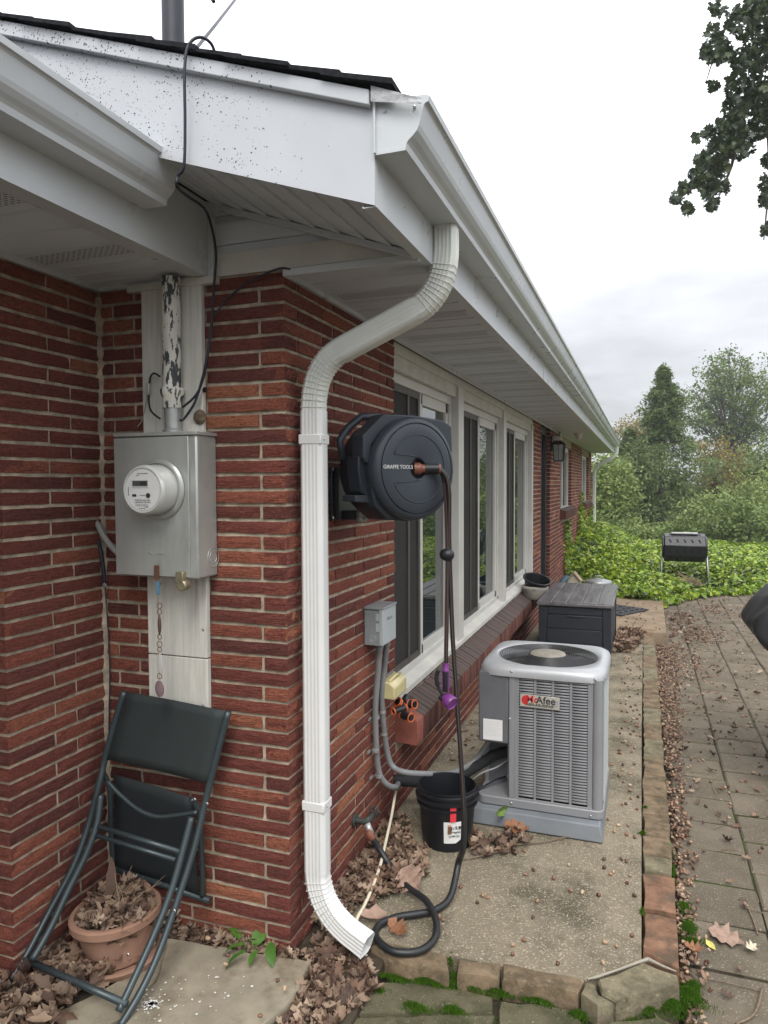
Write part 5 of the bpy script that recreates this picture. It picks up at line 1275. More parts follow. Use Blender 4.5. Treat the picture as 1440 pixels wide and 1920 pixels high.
# right side louvers (seen edge on), their brighter light put into a paler grey
sl_ = MB(); sw = .15
for k_i in range(3):
    yc_ = ay0 + .05 + .015 + (k_i + .5) * .147
    for r in range(nrow):
        zc_ = zl0 + .008 + (r + .5) * dz
        vs = []
        for y_, e in ((-.066, 0), (-.060, 1), (.060, 1), (.066, 0)): vs += [(ax1 - .005, yc_ + y_, zc_ + dz * .4), (ax1 - .005 + .0075 * e, yc_ + y_, zc_ - dz * .28), (ax1 - .006 + .0075 * e, yc_ + y_, zc_ - dz * .36)]
        sl_.add(vs, lfs)
sl_.build('louver', m_act, t, kind='stuff', recalc=False)
b = MB()
for y_ in (ay0 + .05, ay0 + .058 + .147, ay0 + .058 + .294, ay1 - .06): b.box(ax1 - .011, ax1 - .004, y_, y_ + .016, az0 + .02, az1)
b.build('side_frame', m_ac, t)
# base pan and top cover
MB().prism(rrect(ax0 - .004, ax1 + .006, ay0 - .006, ay1 + .005, .035), (0, 0, 0), AX, az0 - .012, az0 + .028).build('base_pan', m_ac, t, smooth=True, bevel=.004)
ccx, ccy = (ax0 + ax1) / 2 + .005, (ay0 + ay1) / 2
def top_ring(scale_in, z, n=64):
    return None
tv_, tf_ = [], []; n = 64
def rad_sq(a, hx, hy, p=5.5): c_, s_ = math.cos(a), math.sin(a); return 1 / ((abs(c_) / hx) ** p + (abs(s_) / hy) ** p) ** (1 / p)
hx, hy = (ax1 - ax0) / 2 + .010, (ay1 - ay0) / 2 + .010
levels = [(hx, hy, az1 - .012, 7), (hx, hy, az1 + .010, 7), (hx - .006, hy - .006, az1 + .026, 6.5), (hx - .022, hy - .022, az1 + .038, 6), (hx - .038, hy - .038, az1 + .040, 5)]
Rf = .233
for (a_, c_, z, p) in levels:
    for k_i in range(n): an = 2 * math.pi * k_i / n; r_ = rad_sq(an, a_, c_, p); tv_.append((ccx + r_ * math.cos(an), ccy + r_ * math.sin(an), z))
for rr_, z in ((Rf + .012, az1 + .037), (Rf, az1 + .030), (Rf, az1 - .01)):
    for k_i in range(n): an = 2 * math.pi * k_i / n; tv_.append((ccx + rr_ * math.cos(an), ccy + rr_ * math.sin(an), z))
for L_ in range(7):
    for k_i in range(n): tf_.append((L_ * n + k_i, L_ * n + (k_i + 1) % n, (L_ + 1) * n + (k_i + 1) % n, (L_ + 1) * n + k_i))
MB().add(tv_, tf_).build('top_cover', m_act, t, smooth='all')
MB().lathe([(Rf + .003, 0), (0, 0)], (ccx, ccy, az1 - .03), AX, 40).build('fan_well', m_dark, t)
gd = None
m_guard = pmat('guard_wire', (.045, .045, .047), .28, 0, var=0)
for i in range(13):
    r_ = .095 + i * (Rf - .098) / 12
    z_ = az1 + .034 + .010 * math.cos((r_ / Rf) * 1.4)
    MB().tube([(ccx + r_ * math.cos(a), ccy + r_ * math.sin(a), z_) for a in [k_i * math.pi / 28 for k_i in range(56)]], .0019, 5, closed=True).build('guard_ring', m_guard, t, smooth='all')
b = MB()
for k_i in range(4):
    a = R_(38 + 90 * k_i); b.tube([(ccx + r_ * math.cos(a), ccy + r_ * math.sin(a), az1 + .030 + .010 * math.cos((r_ / Rf) * 1.4)) for r_ in (.07, .14, Rf + .012)], .0045, 6)
b.build('guard_spoke', m_guard, t)
m_hubac = pmat('dusty_motor_cap', (.23, .21, .17), .7, var=.2, vs=40, bump=.2, bs=120)
MB().lathe([(.082, 0), (.086, .008), (.080, .014), (.05, .017), (0, .018)], (ccx, ccy, az1 + .032), AX, 40).build('motor_cap', m_hubac, t, smooth=True)
b = MB()
for k_i in range(3):
    a0 = 2.1 * k_i; vs = []
    for r_ in (.08, .14, .21):
        for da, dz_ in ((0, 0), (.35, .018), (.8, .03)): vs.append((ccx + r_ * math.cos(a0 + da), ccy + r_ * math.sin(a0 + da), az1 - .025 + dz_))
    b.add(vs, [(i * 3 + j, i * 3 + j + 1, (i + 1) * 3 + j + 1, (i + 1) * 3 + j) for i in range(2) for j in range(2)])
b.build('fan_blade', m_black, t)
b = MB()
for x_, z_ in ((ax0 + .155, az1 + .012), (ax0 + .172, az1 - .01), (ax1 - .052, az1 - .012), (ax1 - .035, az1 + .008), (ax0 + .155, az0 + .01), (ax1 - .05, az0 + .004), (ax0 + .145, sz0 + .12)): b.lathe([(0, .003), (.004, .002), (.006, 0)], (x_, ay0 - .010 if z_ > az1 or z_ < az0 + .02 else ay0 - .001, z_), AF, 8)
b.lathe([(0, .003), (.004, .002), (.006, 0)], (ax1 + .010, ay0 + .04, az1 + .005), AE, 8)
b.build('screw', m_screw, t)
# badge
m_badge = pmat('badge_silver', (.50, .49, .43), .3, .3, var=.05); m_red = pmat('badge_red', (.50, .03, .03), .4, var=0)
p = at(1012, 1316, 'y', ay0 - .006); ba, bc = R_(-4), 1
BX = Vector((math.cos(R_(-1)), 0, math.sin(R_(-1)))); BZ = Vector((-math.sin(R_(-1)), 0, math.cos(R_(-1)))); AB = (BX, BZ, FY)
bw, bh = .088, .0285
bd_ = MB().prism([(-bw, -bh), (bw, -bh), (bw, bh), (-bw, bh)], p, AB, 0, .003).build('badge', m_badge, t, bevel=.001)
pill = [(-.060 + .022 * math.cos(a), .022 * math.sin(a)) for a in [R_(90 + i * 18) for i in range(11)]]
MB().prism(pill + [(-.052, -.022), (-.052, .022)], p + BZ * .002, AB, .003, .0035).build('emblem', m_red, bd_)
m_ball = pmat('emblem_grey', (.3, .3, .3), .4, var=.3, vs=200)
MB().prism([(.066 + .017 * math.cos(a), .019 * math.sin(a)) for a in [R_(i * 20) for i in range(18)]], p + BZ * .001, AB, .003, .0036).build('emblem', m_ball, bd_)
text_mesh('lettering', 'Mc', .046, m_red, bd_, p + BX * (-.034) + BZ * .008 + FY * .0037, AB, bold=.0007)
text_mesh('lettering', 'Afee', .046, m_ink, bd_, p + BX * .027 + BZ * .008 + FY * .0037, AB, bold=.0007)
text_mesh('lettering', '1-800-AIR-REPAIR', .0165, m_ink, bd_, p + BX * .0 - BZ * .016 + FY * .0037, AB, bold=.0003)
# pad
m_pad = pmat('pad_plastic', (.17, .185, .20), .7, var=.1, vs=6, stain=((.11, .11, .10), 7, .55, .8, .5))
q = MB(); q.add([(.348, 1.085, 0), (.952, 1.085, 0), (.952, 1.76, 0), (.348, 1.76, 0), (.362, 1.10, .07), (.938, 1.10, .07), (.938, 1.745, .07), (.362, 1.745, .07)], [(0, 1, 5, 4), (1, 2, 6, 5), (2, 3, 7, 6), (3, 0, 4, 7), (4, 5, 6, 7), (0, 3, 2, 1)])
o = q.build('equipment_pad', m_pad, None, bevel=.006); tag(o, 'grey plastic equipment pad under the air conditioner', 'pad')
# refrigerant line set
m_foam = pmat('black_foam', (.014, .015, .017), .8, var=.3, vs=40, bump=.5, bs=150)
t = thing('insulated_pipe', 'black foam insulated pipe from the brick wall into the air conditioner', 'pipe', (.1, 1.2, .1))
MB().tube(smooth_path([(-.01, 1.07, .155), (.06, 1.09, .15), (.18, 1.14, .14), (.28, 1.22, .155), (.37, 1.28, .205), (.43, 1.30, .245), (.50, 1.315, .27)]), .026, 12).build('pipe', m_foam, t, smooth='all')
MB().tube(smooth_path([(.30, 1.24, .10), (.38, 1.25, .17), (.45, 1.27, .20), (.50, 1.31, .23)]), .004, 6).build('control_wire', m_steel2, t)
MB().tube([(.32, 1.10, .10), (.45, 1.26, .145), (.50, 1.31, .15)], .005, 6).build('liquid_line', m_cable, t)
b = MB()
for z_ in (.268, .15): b.lathe([(0, .02), (.008, .018), (.010, .0)], (.50, 1.315, z_), AF, 8)
b.build('valve', m_steel2, t)

# ---- bucket
m_bkt = pmat('black_bucket', (.009, .010, .013), .33, var=.15, vs=10, spec=.5)
BC = Vector((.303, .90, -.002)); 
zr_ = at(835, 1468, 'y', .90).z
t = thing('bucket', 'black plastic bucket with a price sticker beside the air conditioner', 'bucket', tuple(BC))
rt, rbm = .132, .109
MB().lathe([(rbm, 0), (rt * .925, zr_ - .075), (rt * 1.01, zr_ - .072), (rt * 1.015, zr_ - .064), (rt * .94, zr_ - .060), (rt * .94, zr_ - .050), (rt * 1.05, zr_ - .046), (rt * 1.055, zr_ - .038), (rt * .95, zr_ - .034), (rt * .95, zr_ - .026), (rt * 1.01, zr_ - .022), (rt * 1.01, zr_ - .014), (rt * .95, zr_ - .010), (rt * .97, zr_), (rt * .94, zr_ + .001), (rt * .92, zr_ - .01), (rbm * .97, .01), (0, .006)], BC, AX, 56).build('body', m_bkt, t, smooth=True)
def on_cyl(ang, z, r): return BC + Vector((r * math.cos(ang), r * math.sin(ang), z))
vb = math.atan2(CAM[1] - BC.y, CAM[0] - BC.x)
def patch(a0, a1, z0, z1, mat, nm, par, off=.002, cut=None):
    q = MB(); n_ = 8; vs = []
    for i in range(n_ + 1):
        for z in (z0, z1):
            aa = a0 + (a1 - a0) * i / n_; zz = z
            if cut and z == z0 and i > n_ - 3: zz = z0 + cut * (i - n_ + 3) / 3
            rr_ = rbm + (rt * .925 - rbm) * zz / (zr_ - .075) + off; vs.append(on_cyl(aa, zz, rr_))
    return q.add(vs, [(i * 2, i * 2 + 2, i * 2 + 3, i * 2 + 1) for i in range(n_)]).build(nm, mat, par)
zz0, zz1 = at(845, 1582, 'y', .79).z, at(845, 1541, 'y', .79).z
a0_, a1_ = vb - .12, vb + .60
sk = patch(a0_, a1_, zz0, zz1, m_label, 'price_sticker', t, cut=.02)
m_pk = pmat('red_strip', (.70, .04, .06), .5, var=0)
patch(vb + .10, vb + .30, zz1 + .003, zr_ - .040, m_pk, 'red_strip', t, off=.008)
pm = on_cyl((a0_ + a1_) / 2, 0, 1) ; an_ = (a0_ + a1_) / 2; NN = Vector((math.cos(an_), math.sin(an_), 0)); TT = Vector((-math.sin(an_), math.cos(an_), 0)); AK = (TT, Vector((0, 0, 1)), NN)
ck = BC + NN * (rbm + (rt * .925 - rbm) * ((zz0 + zz1) / 2) / (zr_ - .075) + .0032)
text_mesh('lettering', '$19.98', .020, m_ink, sk, ck + TT * .012 + Vector((0, 0, (zz0 + zz1) / 2 + .020)), AK, bold=.0006)
text_mesh('lettering', 'Fragrant', .013, m_ink, sk, ck + TT * .012 + Vector((0, 0, (zz0 + zz1) / 2 + .003)), AK)
text_mesh('lettering', '|||| #02 ||||||', .010, m_ink, sk, ck + TT * .002 + Vector((0, 0, (zz0 + zz1) / 2 - .014)), AK)
b = MB(); b.prism([(-.026, -.004), (-.010, -.004), (-.010, .028), (-.026, .028)], ck + Vector((0, 0, (zz0 + zz1) / 2)), AK, -.0008, .0006); b.build('sticker_photo', m_rust, sk)
b = MB(); b.prism([(-.026, .030), (-.002, .030), (-.002, .035), (-.026, .035)], ck + Vector((0, 0, (zz0 + zz1) / 2)), AK, -.0008, .0006); b.build('sticker_band', m_or, sk)

# ---- storage box
m_res = pmat('resin_wood', (.018, .021, .027), .5, var=.15, vs=8, bump=.5, bs=22, bdist=.004, stretch=(1, .15, 1))
m_resf = pmat('resin_front', (.014, .018, .026), .55, var=.15, vs=8, bump=.4, bs=30, bdist=.003, stretch=(.15, 1, 1))
m_lid = pmat('resin_lid_weathered', (.115, .11, .115), .38, var=.3, vs=14, bump=.7, bs=22, bdist=.004, stretch=(1, .12, 1), rvar=.12, stain=((.035, .035, .04), 16, .58, .7, .6))
bx0, bx1, by0, by1, bzt = .238, .872, 4.21, 5.45, .535
t = thing('storage_box', 'black resin deck box with a wet plank effect lid on the patio', 'storage box', ((bx0 + bx1) / 2, 4.8, 0))
bb = MB().box(bx0 + .035, bx1 - .035, by0 + .02, by1 - .02, .03, bzt - .03).build('body', m_resf, t)
for x_ in (bx0 + .012, bx1 - .085):
    MB().add([(x_ + (0 if x_ < .5 else .012), by0, .0), (x_ + .060 + (0 if x_ < .5 else .013), by0, 0), (x_ + .073, by0, bzt - .03), (x_, by0, bzt - .03), (x_ + (0 if x_ < .5 else .012), by0 + .05, .0), (x_ + .06 + (0 if x_ < .5 else .013), by0 + .05, 0), (x_ + .073, by0 + .05, bzt - .03), (x_, by0 + .05, bzt - .03)], [(0, 1, 2, 3), (4, 7, 6, 5), (0, 4, 5, 1), (1, 5, 6, 2), (2, 6, 7, 3), (3, 7, 4, 0)]).build('leg', m_resf, t, bevel=.004)
    MB().box(x_, x_ + .073, by1 - .05, by1, 0, bzt - .03).build('leg', m_resf, t, bevel=.004)
z_ = .05
for h_ in (.125, .125, .125, .07):
    MB().box(bx0 + .085, bx1 - .085, by0 + .006, by0 + .03, z_ + .003, z_ + h_ - .003).build('front_board', m_resf, t, bevel=.004); 
    MB().box(bx1 - .04, bx1 - .02, by0 + .05, by1 - .05, z_ + .003, z_ + h_ - .003).build('side_board', m_resf, t, bevel=.004); z_ += h_
MB().box(bx0 + .25, bx1 - .25, by0 - .002, by0 + .01, .405, .418).build('handle_grip', m_black, t, bevel=.003)
nb = 5; bwid = (bx1 - bx0) / nb
for k_i in range(nb): MB().box(bx0 + k_i * bwid + .005, bx0 + (k_i + 1) * bwid - .005, by0 - .01, by1 + .01, bzt - .012, bzt + .002).build('lid_board', m_lid, t, bevel=.004)
MB().box(bx0 - .004, bx1 + .004, by0 - .016, by1 + .014, bzt - .035, bzt - .007).build('lid_frame', m_lid, t, bevel=.006)

# ---- pots on the ledge
m_wpot = pmat('dirty_white_plastic', (.55, .52, .45), .6, var=.2, vs=16, stain=((.22, .16, .10), 16, .5, .66, .7))
c = Vector((.125, 4.88, .445))
t = thing('planter_pot', 'dirty white plastic pot on the ledge under the black pot', 'pot', tuple(c))
MB().lathe([(.085, 0), (.105, .02), (.122, .10), (.126, .105), (.126, .125), (.122, .13), (.112, .13), (.10, .03), (0, .02)], c, AX, 36).build('pot', m_wpot, t, smooth=True)
tlt = Matrix.Rotation(R_(14), 3, 'Y') @ Matrix.Rotation(R_(14), 3, 'X'); APt = tuple(tlt @ a for a in AX)
t = thing('planter_pot', 'black plastic pot tipped inside the white pot on the ledge', 'pot', tuple(c + Vector((0, 0, .12))))
MB().lathe([(.095, -.05), (.122, .062), (.136, .064), (.138, .078), (.130, .080), (.122, .078), (.098, -.03), (0, -.03)], c + Vector((.006, 0, .125)), APt, 36).build('pot', m_black, t, smooth=True)
# ---- metal can, bird house and rolled thing behind the box
m_galv = pmat('galvanised', (.36, .37, .37), .42, .6, var=.15, vs=10)
zc_ = at(1122, 1092, 'y', 7.2).z; c = Vector((at(1122, 1092, 'y', 7.2).x, 7.2, -.02))
t = thing('metal_can', 'galvanised metal can with a domed lid behind the storage box', 'trash can', tuple(c))
MB().lathe([(.135, .02), (.155, zc_ + .0)], c, AX, 32).build('body', m_galv, t, smooth=True)
MB().lathe([(.163, zc_ - .012), (.168, zc_), (.168, zc_ + .03), (.160, zc_ + .042), (.08, zc_ + .065), (0, zc_ + .072)], c, AX, 32).build('lid', m_galv, t, smooth=True)
MB().tube(smooth_path([c + Vector((-.045, 0, zc_ + .07)), c + Vector((-.035, 0, zc_ + .10)), c + Vector((.035, 0, zc_ + .10)), c + Vector((.045, 0, zc_ + .07))]), .007, 6).build('lid_handle', m_galv, t, smooth='all')
m_tan = pmat('tan_wood', (.33, .25, .17), .8, var=.25, vs=18); m_tanw = pmat('cream_wood', (.46, .42, .33), .8, var=.2, vs=18)
c = at(1076, 1095, 'y', 6.75); c = Vector((c.x, 6.75, .1))
zq = at(1076, 1092, 'y', 6.75).z
t = thing('bird_house', 'small tan bird house with a pitched roof behind the storage box', 'bird house', tuple(c))
MB().prism([(-.07, 0), (.07, 0), (.07, zq - .08), (0, zq + .0), (-.07, zq - .08)], c, (AX[0], AX[2], Vector((0, -1, 0))), -.12, .0).build('body', m_tanw, t)
for s_ in (-1, 1):
    d_ = Vector((s_ * .085, 0, -.10)).normalized(); n_ = d_.cross(Vector((0, 1, 0)))
    MB().obox(c + Vector((s_ * .045, .06, zq - .035)), (d_, Vector((0, 1, 0)), n_), (.07, .085, .006)).build('roof', m_tan, t)
m_teal = pmat('blue_grey_plastic', (.06, .11, .15), .5, var=.2, vs=20)
a_ = at(1050, 1098, 'y', 6.5); c_ = at(1066, 1078, 'y', 6.55)
t = thing('blue_bottle', 'blue grey plastic bottle tilted against the wall behind the storage box', 'bottle', tuple(a_))
dd = (c_ - a_); MB().lathe([(.03, -dd.length), (.04, -dd.length * .9), (.04, dd.length * .6), (.03, dd.length * .8), (.015, dd.length * .9), (.015, dd.length)], a_, frame_from(dd), 16).build('body', m_teal, t, smooth=True)
MB().lathe([(.018, dd.length * .96), (.018, dd.length * 1.08)], a_, frame_from(dd), 12).build('cap', m_black, t)
# door mat
m_mat = pmat('rubber_mat', (.03, .031, .034), .8, var=.3, vs=30, bump=.8, bs=60)
pts = [at(px, py, 'z', .104) for px, py in ((1150, 1135), (1217, 1144), (1154, 1160))]
q = MB(); c0_ = at(1217, 1144, 'z', .04); u0 = (at(1155, 1135, 'z', .04) - c0_).normalized(); v0 = Vector((0, 0, 1)).cross(u0); v0 = v0 if v0.dot(at(1154, 1160, 'z', .04) - c0_) > 0 else -v0; fr_ = (u0, v0, AX[2]); cmt = c0_ + u0 * .42 + v0 * .30
q.prism([(-.42, -.30), (.42, -.30), (.42, .30), (-.42, .30)], cmt, fr_, 0, .012); tm = thing('door_mat', 'black patterned rubber mat on the sandstone step', 'mat', tuple(cmt)); q.build('mat', m_mat, tm, bevel=.004)
b = MB()
for i in range(-3, 4):
    for j in range(-2, 3):
        cc = cmt + fr_[0] * i * .115 + fr_[1] * j * .12 + Vector((0, 0, .013)); b.tube([cc + fr_[0] * .045 * math.cos(a) + fr_[1] * .045 * math.sin(a) for a in [k * math.pi / 6 for k in range(12)]], .005, 4, closed=True)
b.build('scroll_pattern', m_black, tm)

# ---- compost tumbler
t = thing('compost_tumbler', 'black octagonal compost tumbler on metal legs in the ivy', 'composter', (1.73, 10.5, 0))
TL, TRx = 1.44, 2.06; ty = 10.55; tz = .50; tr_ = .235
AT2 = (Vector((0, 1, 0)), Vector((0, 0, 1)), Vector((1, 0, 0)))
octo = [(tr_ * math.cos(R_(k * 45 + 22.5 + 12)) * 1.0, tr_ * math.sin(R_(k * 45 + 22.5 + 12))) for k in range(8)]
dr_ = MB().prism(octo, (0, ty, tz), AT2, TL, TRx).build('drum', m_black, t, bevel=.012)
small = [(a * .8, c * .8) for a, c in octo]
MB().prism(small, (0, ty, tz), AT2, TL - .03, TL).build('end_cap', m_black, t, bevel=.01)
MB().prism(small, (0, ty, tz), AT2, TRx, TRx + .03).build('end_cap', m_black, t, bevel=.01)
b = MB(); c2 = MB()
for k in range(8):
    a = R_(k * 45 + 12 + 45); nn = Vector((0, math.cos(a), math.sin(a))); ap = tr_ * math.cos(R_(22.5)); uu = Vector((0, -math.sin(a), math.cos(a)))
    for i in range(5):
        cc = Vector((TL + .09 + i * (TRx - TL - .18) / 4, ty, tz)) + nn * (ap + .001); dgn = (uu + Vector((.45, 0, 0))).normalized()
        b.obox(cc, (dgn, dgn.cross(nn), nn), (.030, .011, .004))
b.build('vent_hole', m_dark, dr_)
a = R_(90); MB().obox(Vector(((TL + TRx) / 2, ty, tz + tr_ + .0)), AX, (.20, .08, .012)).build('door_panel', m_steel2, t, bevel=.005)
for x_, s_ in ((TL - .02, -1), (TRx + .02, 1)):
    for y_ in (-.22, .22): MB().tube([(x_, ty, tz), (x_ + s_ * .03, ty + y_, -.06)], .012, 8).build('leg', m_steel2, t, smooth='all')

# ---- covered grill at the right edge
m_cov = pmat('grill_cover_cloth', (.016, .016, .018), .42, var=.12, vs=5, bump=.15, bs=14, bdist=.01)
A_ = 0
t = thing('covered_grill', 'black cloth grill cover poking in at the right edge', 'grill cover', (2.3, 2.3, ZP))
prof_px = [(1393, 1178), (1400, 1166), (1418, 1145), (1440, 1126), (1475, 1095), (1520, 1060), (1600, 1040), (1760, 1045), (1840, 1110), (1860, 1180), (1800, 1260), (1785, 1400), (1780, 1640), (1640, 1655), (1505, 1640), (1492, 1400), (1468, 1270), (1440, 1238), (1418, 1216), (1400, 1196)]
outl = [at(px, py, 'y', 2.0) + Vector((.04, 0, 0)) for px, py in prof_px]
q = MB(); n_ = len(outl); vs = []; lay = [(2.02, .5), (2.02, .93), (2.04, 1.0), (2.12, .97), (2.2, 1.02), (2.3, .98), (2.42, 1.03), (2.55, .98), (2.62, .7)]
cc = Vector((sum(p.x for p in outl) / n_, 0, sum(p.z for p in outl) / n_))
for li, (y_, s_) in enumerate(lay):
    for i, p in enumerate(outl): vs.append((cc.x + (p.x - cc.x) * s_ + .012 * math.sin(i * 2.2 + li), y_ + .02 * math.sin(i * 2.9) * (li > 1), cc.z + (p.z - cc.z) * s_ + .012 * math.cos(i * 1.7 + li * 2)))
fs = [(l_ * n_ + i, l_ * n_ + (i + 1) % n_, (l_ + 1) * n_ + (i + 1) % n_, (l_ + 1) * n_ + i) for l_ in range(len(lay) - 1) for i in range(n_)] + [tuple(range(n_)), tuple((len(lay) - 1) * n_ + i for i in range(n_))]
co = q.add(vs, fs).build('cover', m_cov, t, smooth='all'); md = co.modifiers.new('s', 'SUBSURF'); md.levels = 1; md.render_levels = 1
zlo = min(p.z for p in outl); xa_ = [p.x for p in outl if p.z < zlo + .1]
for x_ in (min(xa_) + .08, max(xa_) - .08):
    for y_ in (2.12, 2.5): MB().tube([(x_, y_, zlo + .1), (x_, y_, ZP)], .018, 8).build('leg', m_black, t)
# ================================================================ LEAVES, ACORNS, MOSS, PLANTS
def leaf_tpl(L_=1.0, lobes=4, wid=.42, curl=0.0, fold=.15, twist=0.0, depth=.42, seed=0):
    """lobed leaf along +X, triangles only"""
    r = random.Random(seed); n = lobes * 2 + 1; mid = []; up = []; dn = []
    for i in range(n + 1):
        t = i / n; x = t * L_
        env = wid * math.sin(math.pi * min(1, t * .9 + .08)) ** .7
        w_ = env * (1 if i % 2 else (1 - depth)) if 0 < i < n else 0.02
        mid.append((x, 0, 0)); up.append((x + (.05 if i % 2 else 0), w_ * r.uniform(.85, 1.1), 0)); dn.append((x + (.05 if i % 2 else 0), -w_ * r.uniform(.85, 1.1), 0))
    vs = mid + up + dn; m = n + 1; fs = []
    for i in range(n):
        for o, flip in ((m, False), (2 * m, True)):
            a, b_, c_, d_ = i, i + 1, o + i + 1, o + i
            fs += [(a, b_, c_), (a, c_, d_)] if not flip else [(a, c_, b_), (a, d_, c_)]
    out = []
    for x, y, z in vs:
        z = fold * abs(y) + curl * (x - .5) ** 2 + curl * 1.2 * y * y + twist * x * y + r.uniform(-.02, .02)
        out.append((x - .5 * L_, y, z))
    return np.array(out), np.array(fs)
m_dead = leafmat('dead_leaf', [(.22, .145, .10), (.33, .235, .165), (.10, .06, .045), (.46, .35, .255), (.15, .085, .06), (.28, .18, .125), (.075, .048, .04), (.38, .28, .20)], rough=.7, tl=.15, spec=.25)
TPL = [leaf_tpl(1, 3, .36, .9, .35, .5, .45, 1), leaf_tpl(1, 4, .30, -1.1, .3, -.6, .5, 2), leaf_tpl(1, 3, .38, 1.6, .6, 0, .4, 3), leaf_tpl(1, 2, .24, .6, .9, .8, .2, 4)]
PG = {}
def in_poly(x, y, poly):
    c = False; n = len(poly)
    for i in range(n):
        x1, y1 = poly[i]; x2, y2 = poly[(i + 1) % n]
        if (y1 > y) != (y2 > y) and x < (x2 - x1) * (y - y1) / (y2 - y1) + x1: c = not c
    return c
def litter(name, poly, n, z0, z1, smin=.03, smax=.085, flat=.9, parent=None):
    xs_ = [p[0] for p in poly]; ys_ = [p[1] for p in poly]; P = []
    while len(P) < n:
        x, y = rng.uniform(min(xs_), max(xs_)), rng.uniform(min(ys_), max(ys_))
        if in_poly(x, y, poly): P.append((x, y, rng.uniform(z0, z1)))
    P = np.array(P); k = np.arange(n) % len(TPL); objs = []
    Vs, Fs, o_ = [], [], 0
    for q in range(len(TPL)):
        Pq = P[k == q]; m_ = len(Pq)
        if not m_: continue
        Rm = rotmats(rng.normal(0, flat * .55, m_), rng.normal(0, flat * .45, m_), rng.uniform(0, 6.283, m_))
        Rm[rng.random(m_) < .4] *= np.array([1, 1, -1])[None, :, None] if False else 1
        sc = rng.uniform(smin, smax, m_)
        tv_, tf_ = TPL[q]; V = np.einsum('nij,nkj->nki', Rm, tv_[None] * sc[:, None, None]) + Pq[:, None, :]
        F = tf_[None] + (np.arange(m_) * len(tv_))[:, None, None] + o_
        Vs.append(V.reshape(-1, 3)); Fs.append(F.reshape(-1, 3)); o_ += m_ * len(tv_)
    o = mesh_np('dead_leaves', np.vstack(Vs), np.vstack(Fs), m_dead, parent, 'stuff'); o.name = name
    return o
bed = [(-.74, -.012), (-.74, -.42), (-.84, -.45), (-1.2, -.75), (-1.2, -1.1), (-.25, -1.1), (-.33, -.62), (-.43, -.62), (-.52, -.42), (-.44, -.2), (-.46, -.03)]
litter('dead_leaves', bed, 2300, -.02, .045, .025, .075)
litter('dead_leaves', [(-.5, -.012), (-.5, -.075), (.03, -.035), (.03, -.008)], 260, -.02, .012, .02, .055)
litter('dead_leaves', [(.02, .02), (.06, .13), (.23, .12), (.28, .03), (.31, -.06), (.27, -.2), (.24, -.55), (.06, -.55), (.115, -.2), (.09, -.03)], 1000, -.05, -.015, .02, .07)
litter('dead_leaves', [(.01, .16), (.01, .98), (.10, 1.0), (.16, .80), (.27, .74), (.30, .58), (.24, .42), (.14, .30), (.10, .18)], 620, .004, .03, .02, .07)
litter('dead_leaves', [(.42, .80), (.40, .98), (.60, 1.08), (.66, .95), (.55, .80)], 60, .004, .02, .03, .065)
litter('dead_leaves', [(.88, 4.75), (.88, 5.55), (1.12, 5.6), (1.10, 5.2), (1.0, 4.8)], 260, .004, .08, .05, .10)
litter('dead_leaves', [(1.236, .12), (1.30, .12), (1.31, 1.2), (1.38, 3.5), (1.45, 5.6), (1.236, 5.6)], 1300, -.08, -.062, .010, .032)
litter('dead_leaves', [(1.37, 5.6), (1.75, 5.8), (1.65, 7.6), (1.37, 7.6)], 160, -.075, -.06, .03, .07)
litter('dead_leaves', [(1.3, 0), (2.6, 2.6), (3.2, 9.6), (1.3, 9.6)], 420, -.078, -.07, .02, .06, .5)
litter('dead_leaves', [(.02, 1.75), (.35, 1.75), (.35, 4.1), (.02, 4.1)], 70, .002, .012, .02, .05, .6)
# leaves heaped in the pot
pt_ = bpy.data.objects['terracotta_pot']
th_ = np.linspace(0, 2 * np.pi, 18)[:-1]
litter('dead_leaves', [(PC.x + .002 + .118 * math.cos(a), PC.y + .118 * math.sin(a)) for a in th_], 420, .100, .185, .022, .065, 1.2, pt_)
m_stalk = pmat('dry_stalk', (.34, .26, .17), .8, var=.2)
t = thing('dead_plant', 'dry dead stalks and one upright curled leaf in the terracotta pot', 'plant', (PC.x, PC.y, .17))
rs_ = random.Random(12); b = MB()
for i in range(22):
    a = rs_.uniform(0, 6.28); L_ = rs_.uniform(.04, .13); c0 = Vector((PC.x + rs_.uniform(-.06, .05), PC.y + rs_.uniform(-.02, .07), .17)); d = Vector((math.cos(a) * rs_.uniform(.2, .9), math.sin(a) * .5, rs_.uniform(.3, 1))).normalized()
    p1 = c0 + d * L_ * .5; p2 = p1 + (d + Vector((rs_.uniform(-.4, .4), rs_.uniform(-.4, .4), rs_.uniform(-.5, .2)))).normalized() * L_ * .5
    b.tube([c0, p1, p2], [.0013, .001, .0005], 4)
b.build('stalk', m_stalk, t, kind='stuff')
v_, f_ = leaf_tpl(1, 2, .26, .8, 1.1, .5, .15, 8)
lb_ = at(216, 1690, 'y', -.2); lt_ = at(219, 1612, 'y', -.16); ax_ = (lt_ - lb_); A3_ = frame_from(ax_.normalized().cross(Vector((0, 1, 0))), ax_)
q = MB().add([(lb_ + lt_) / 2 + A3_[0] * (v[0] * ax_.length * 1.1) + A3_[1] * (v[1] * .1) + A3_[2] * v[2] * .1 for v in v_], [tuple(f) for f in f_]); q.build('curled_leaf', m_dead, t)

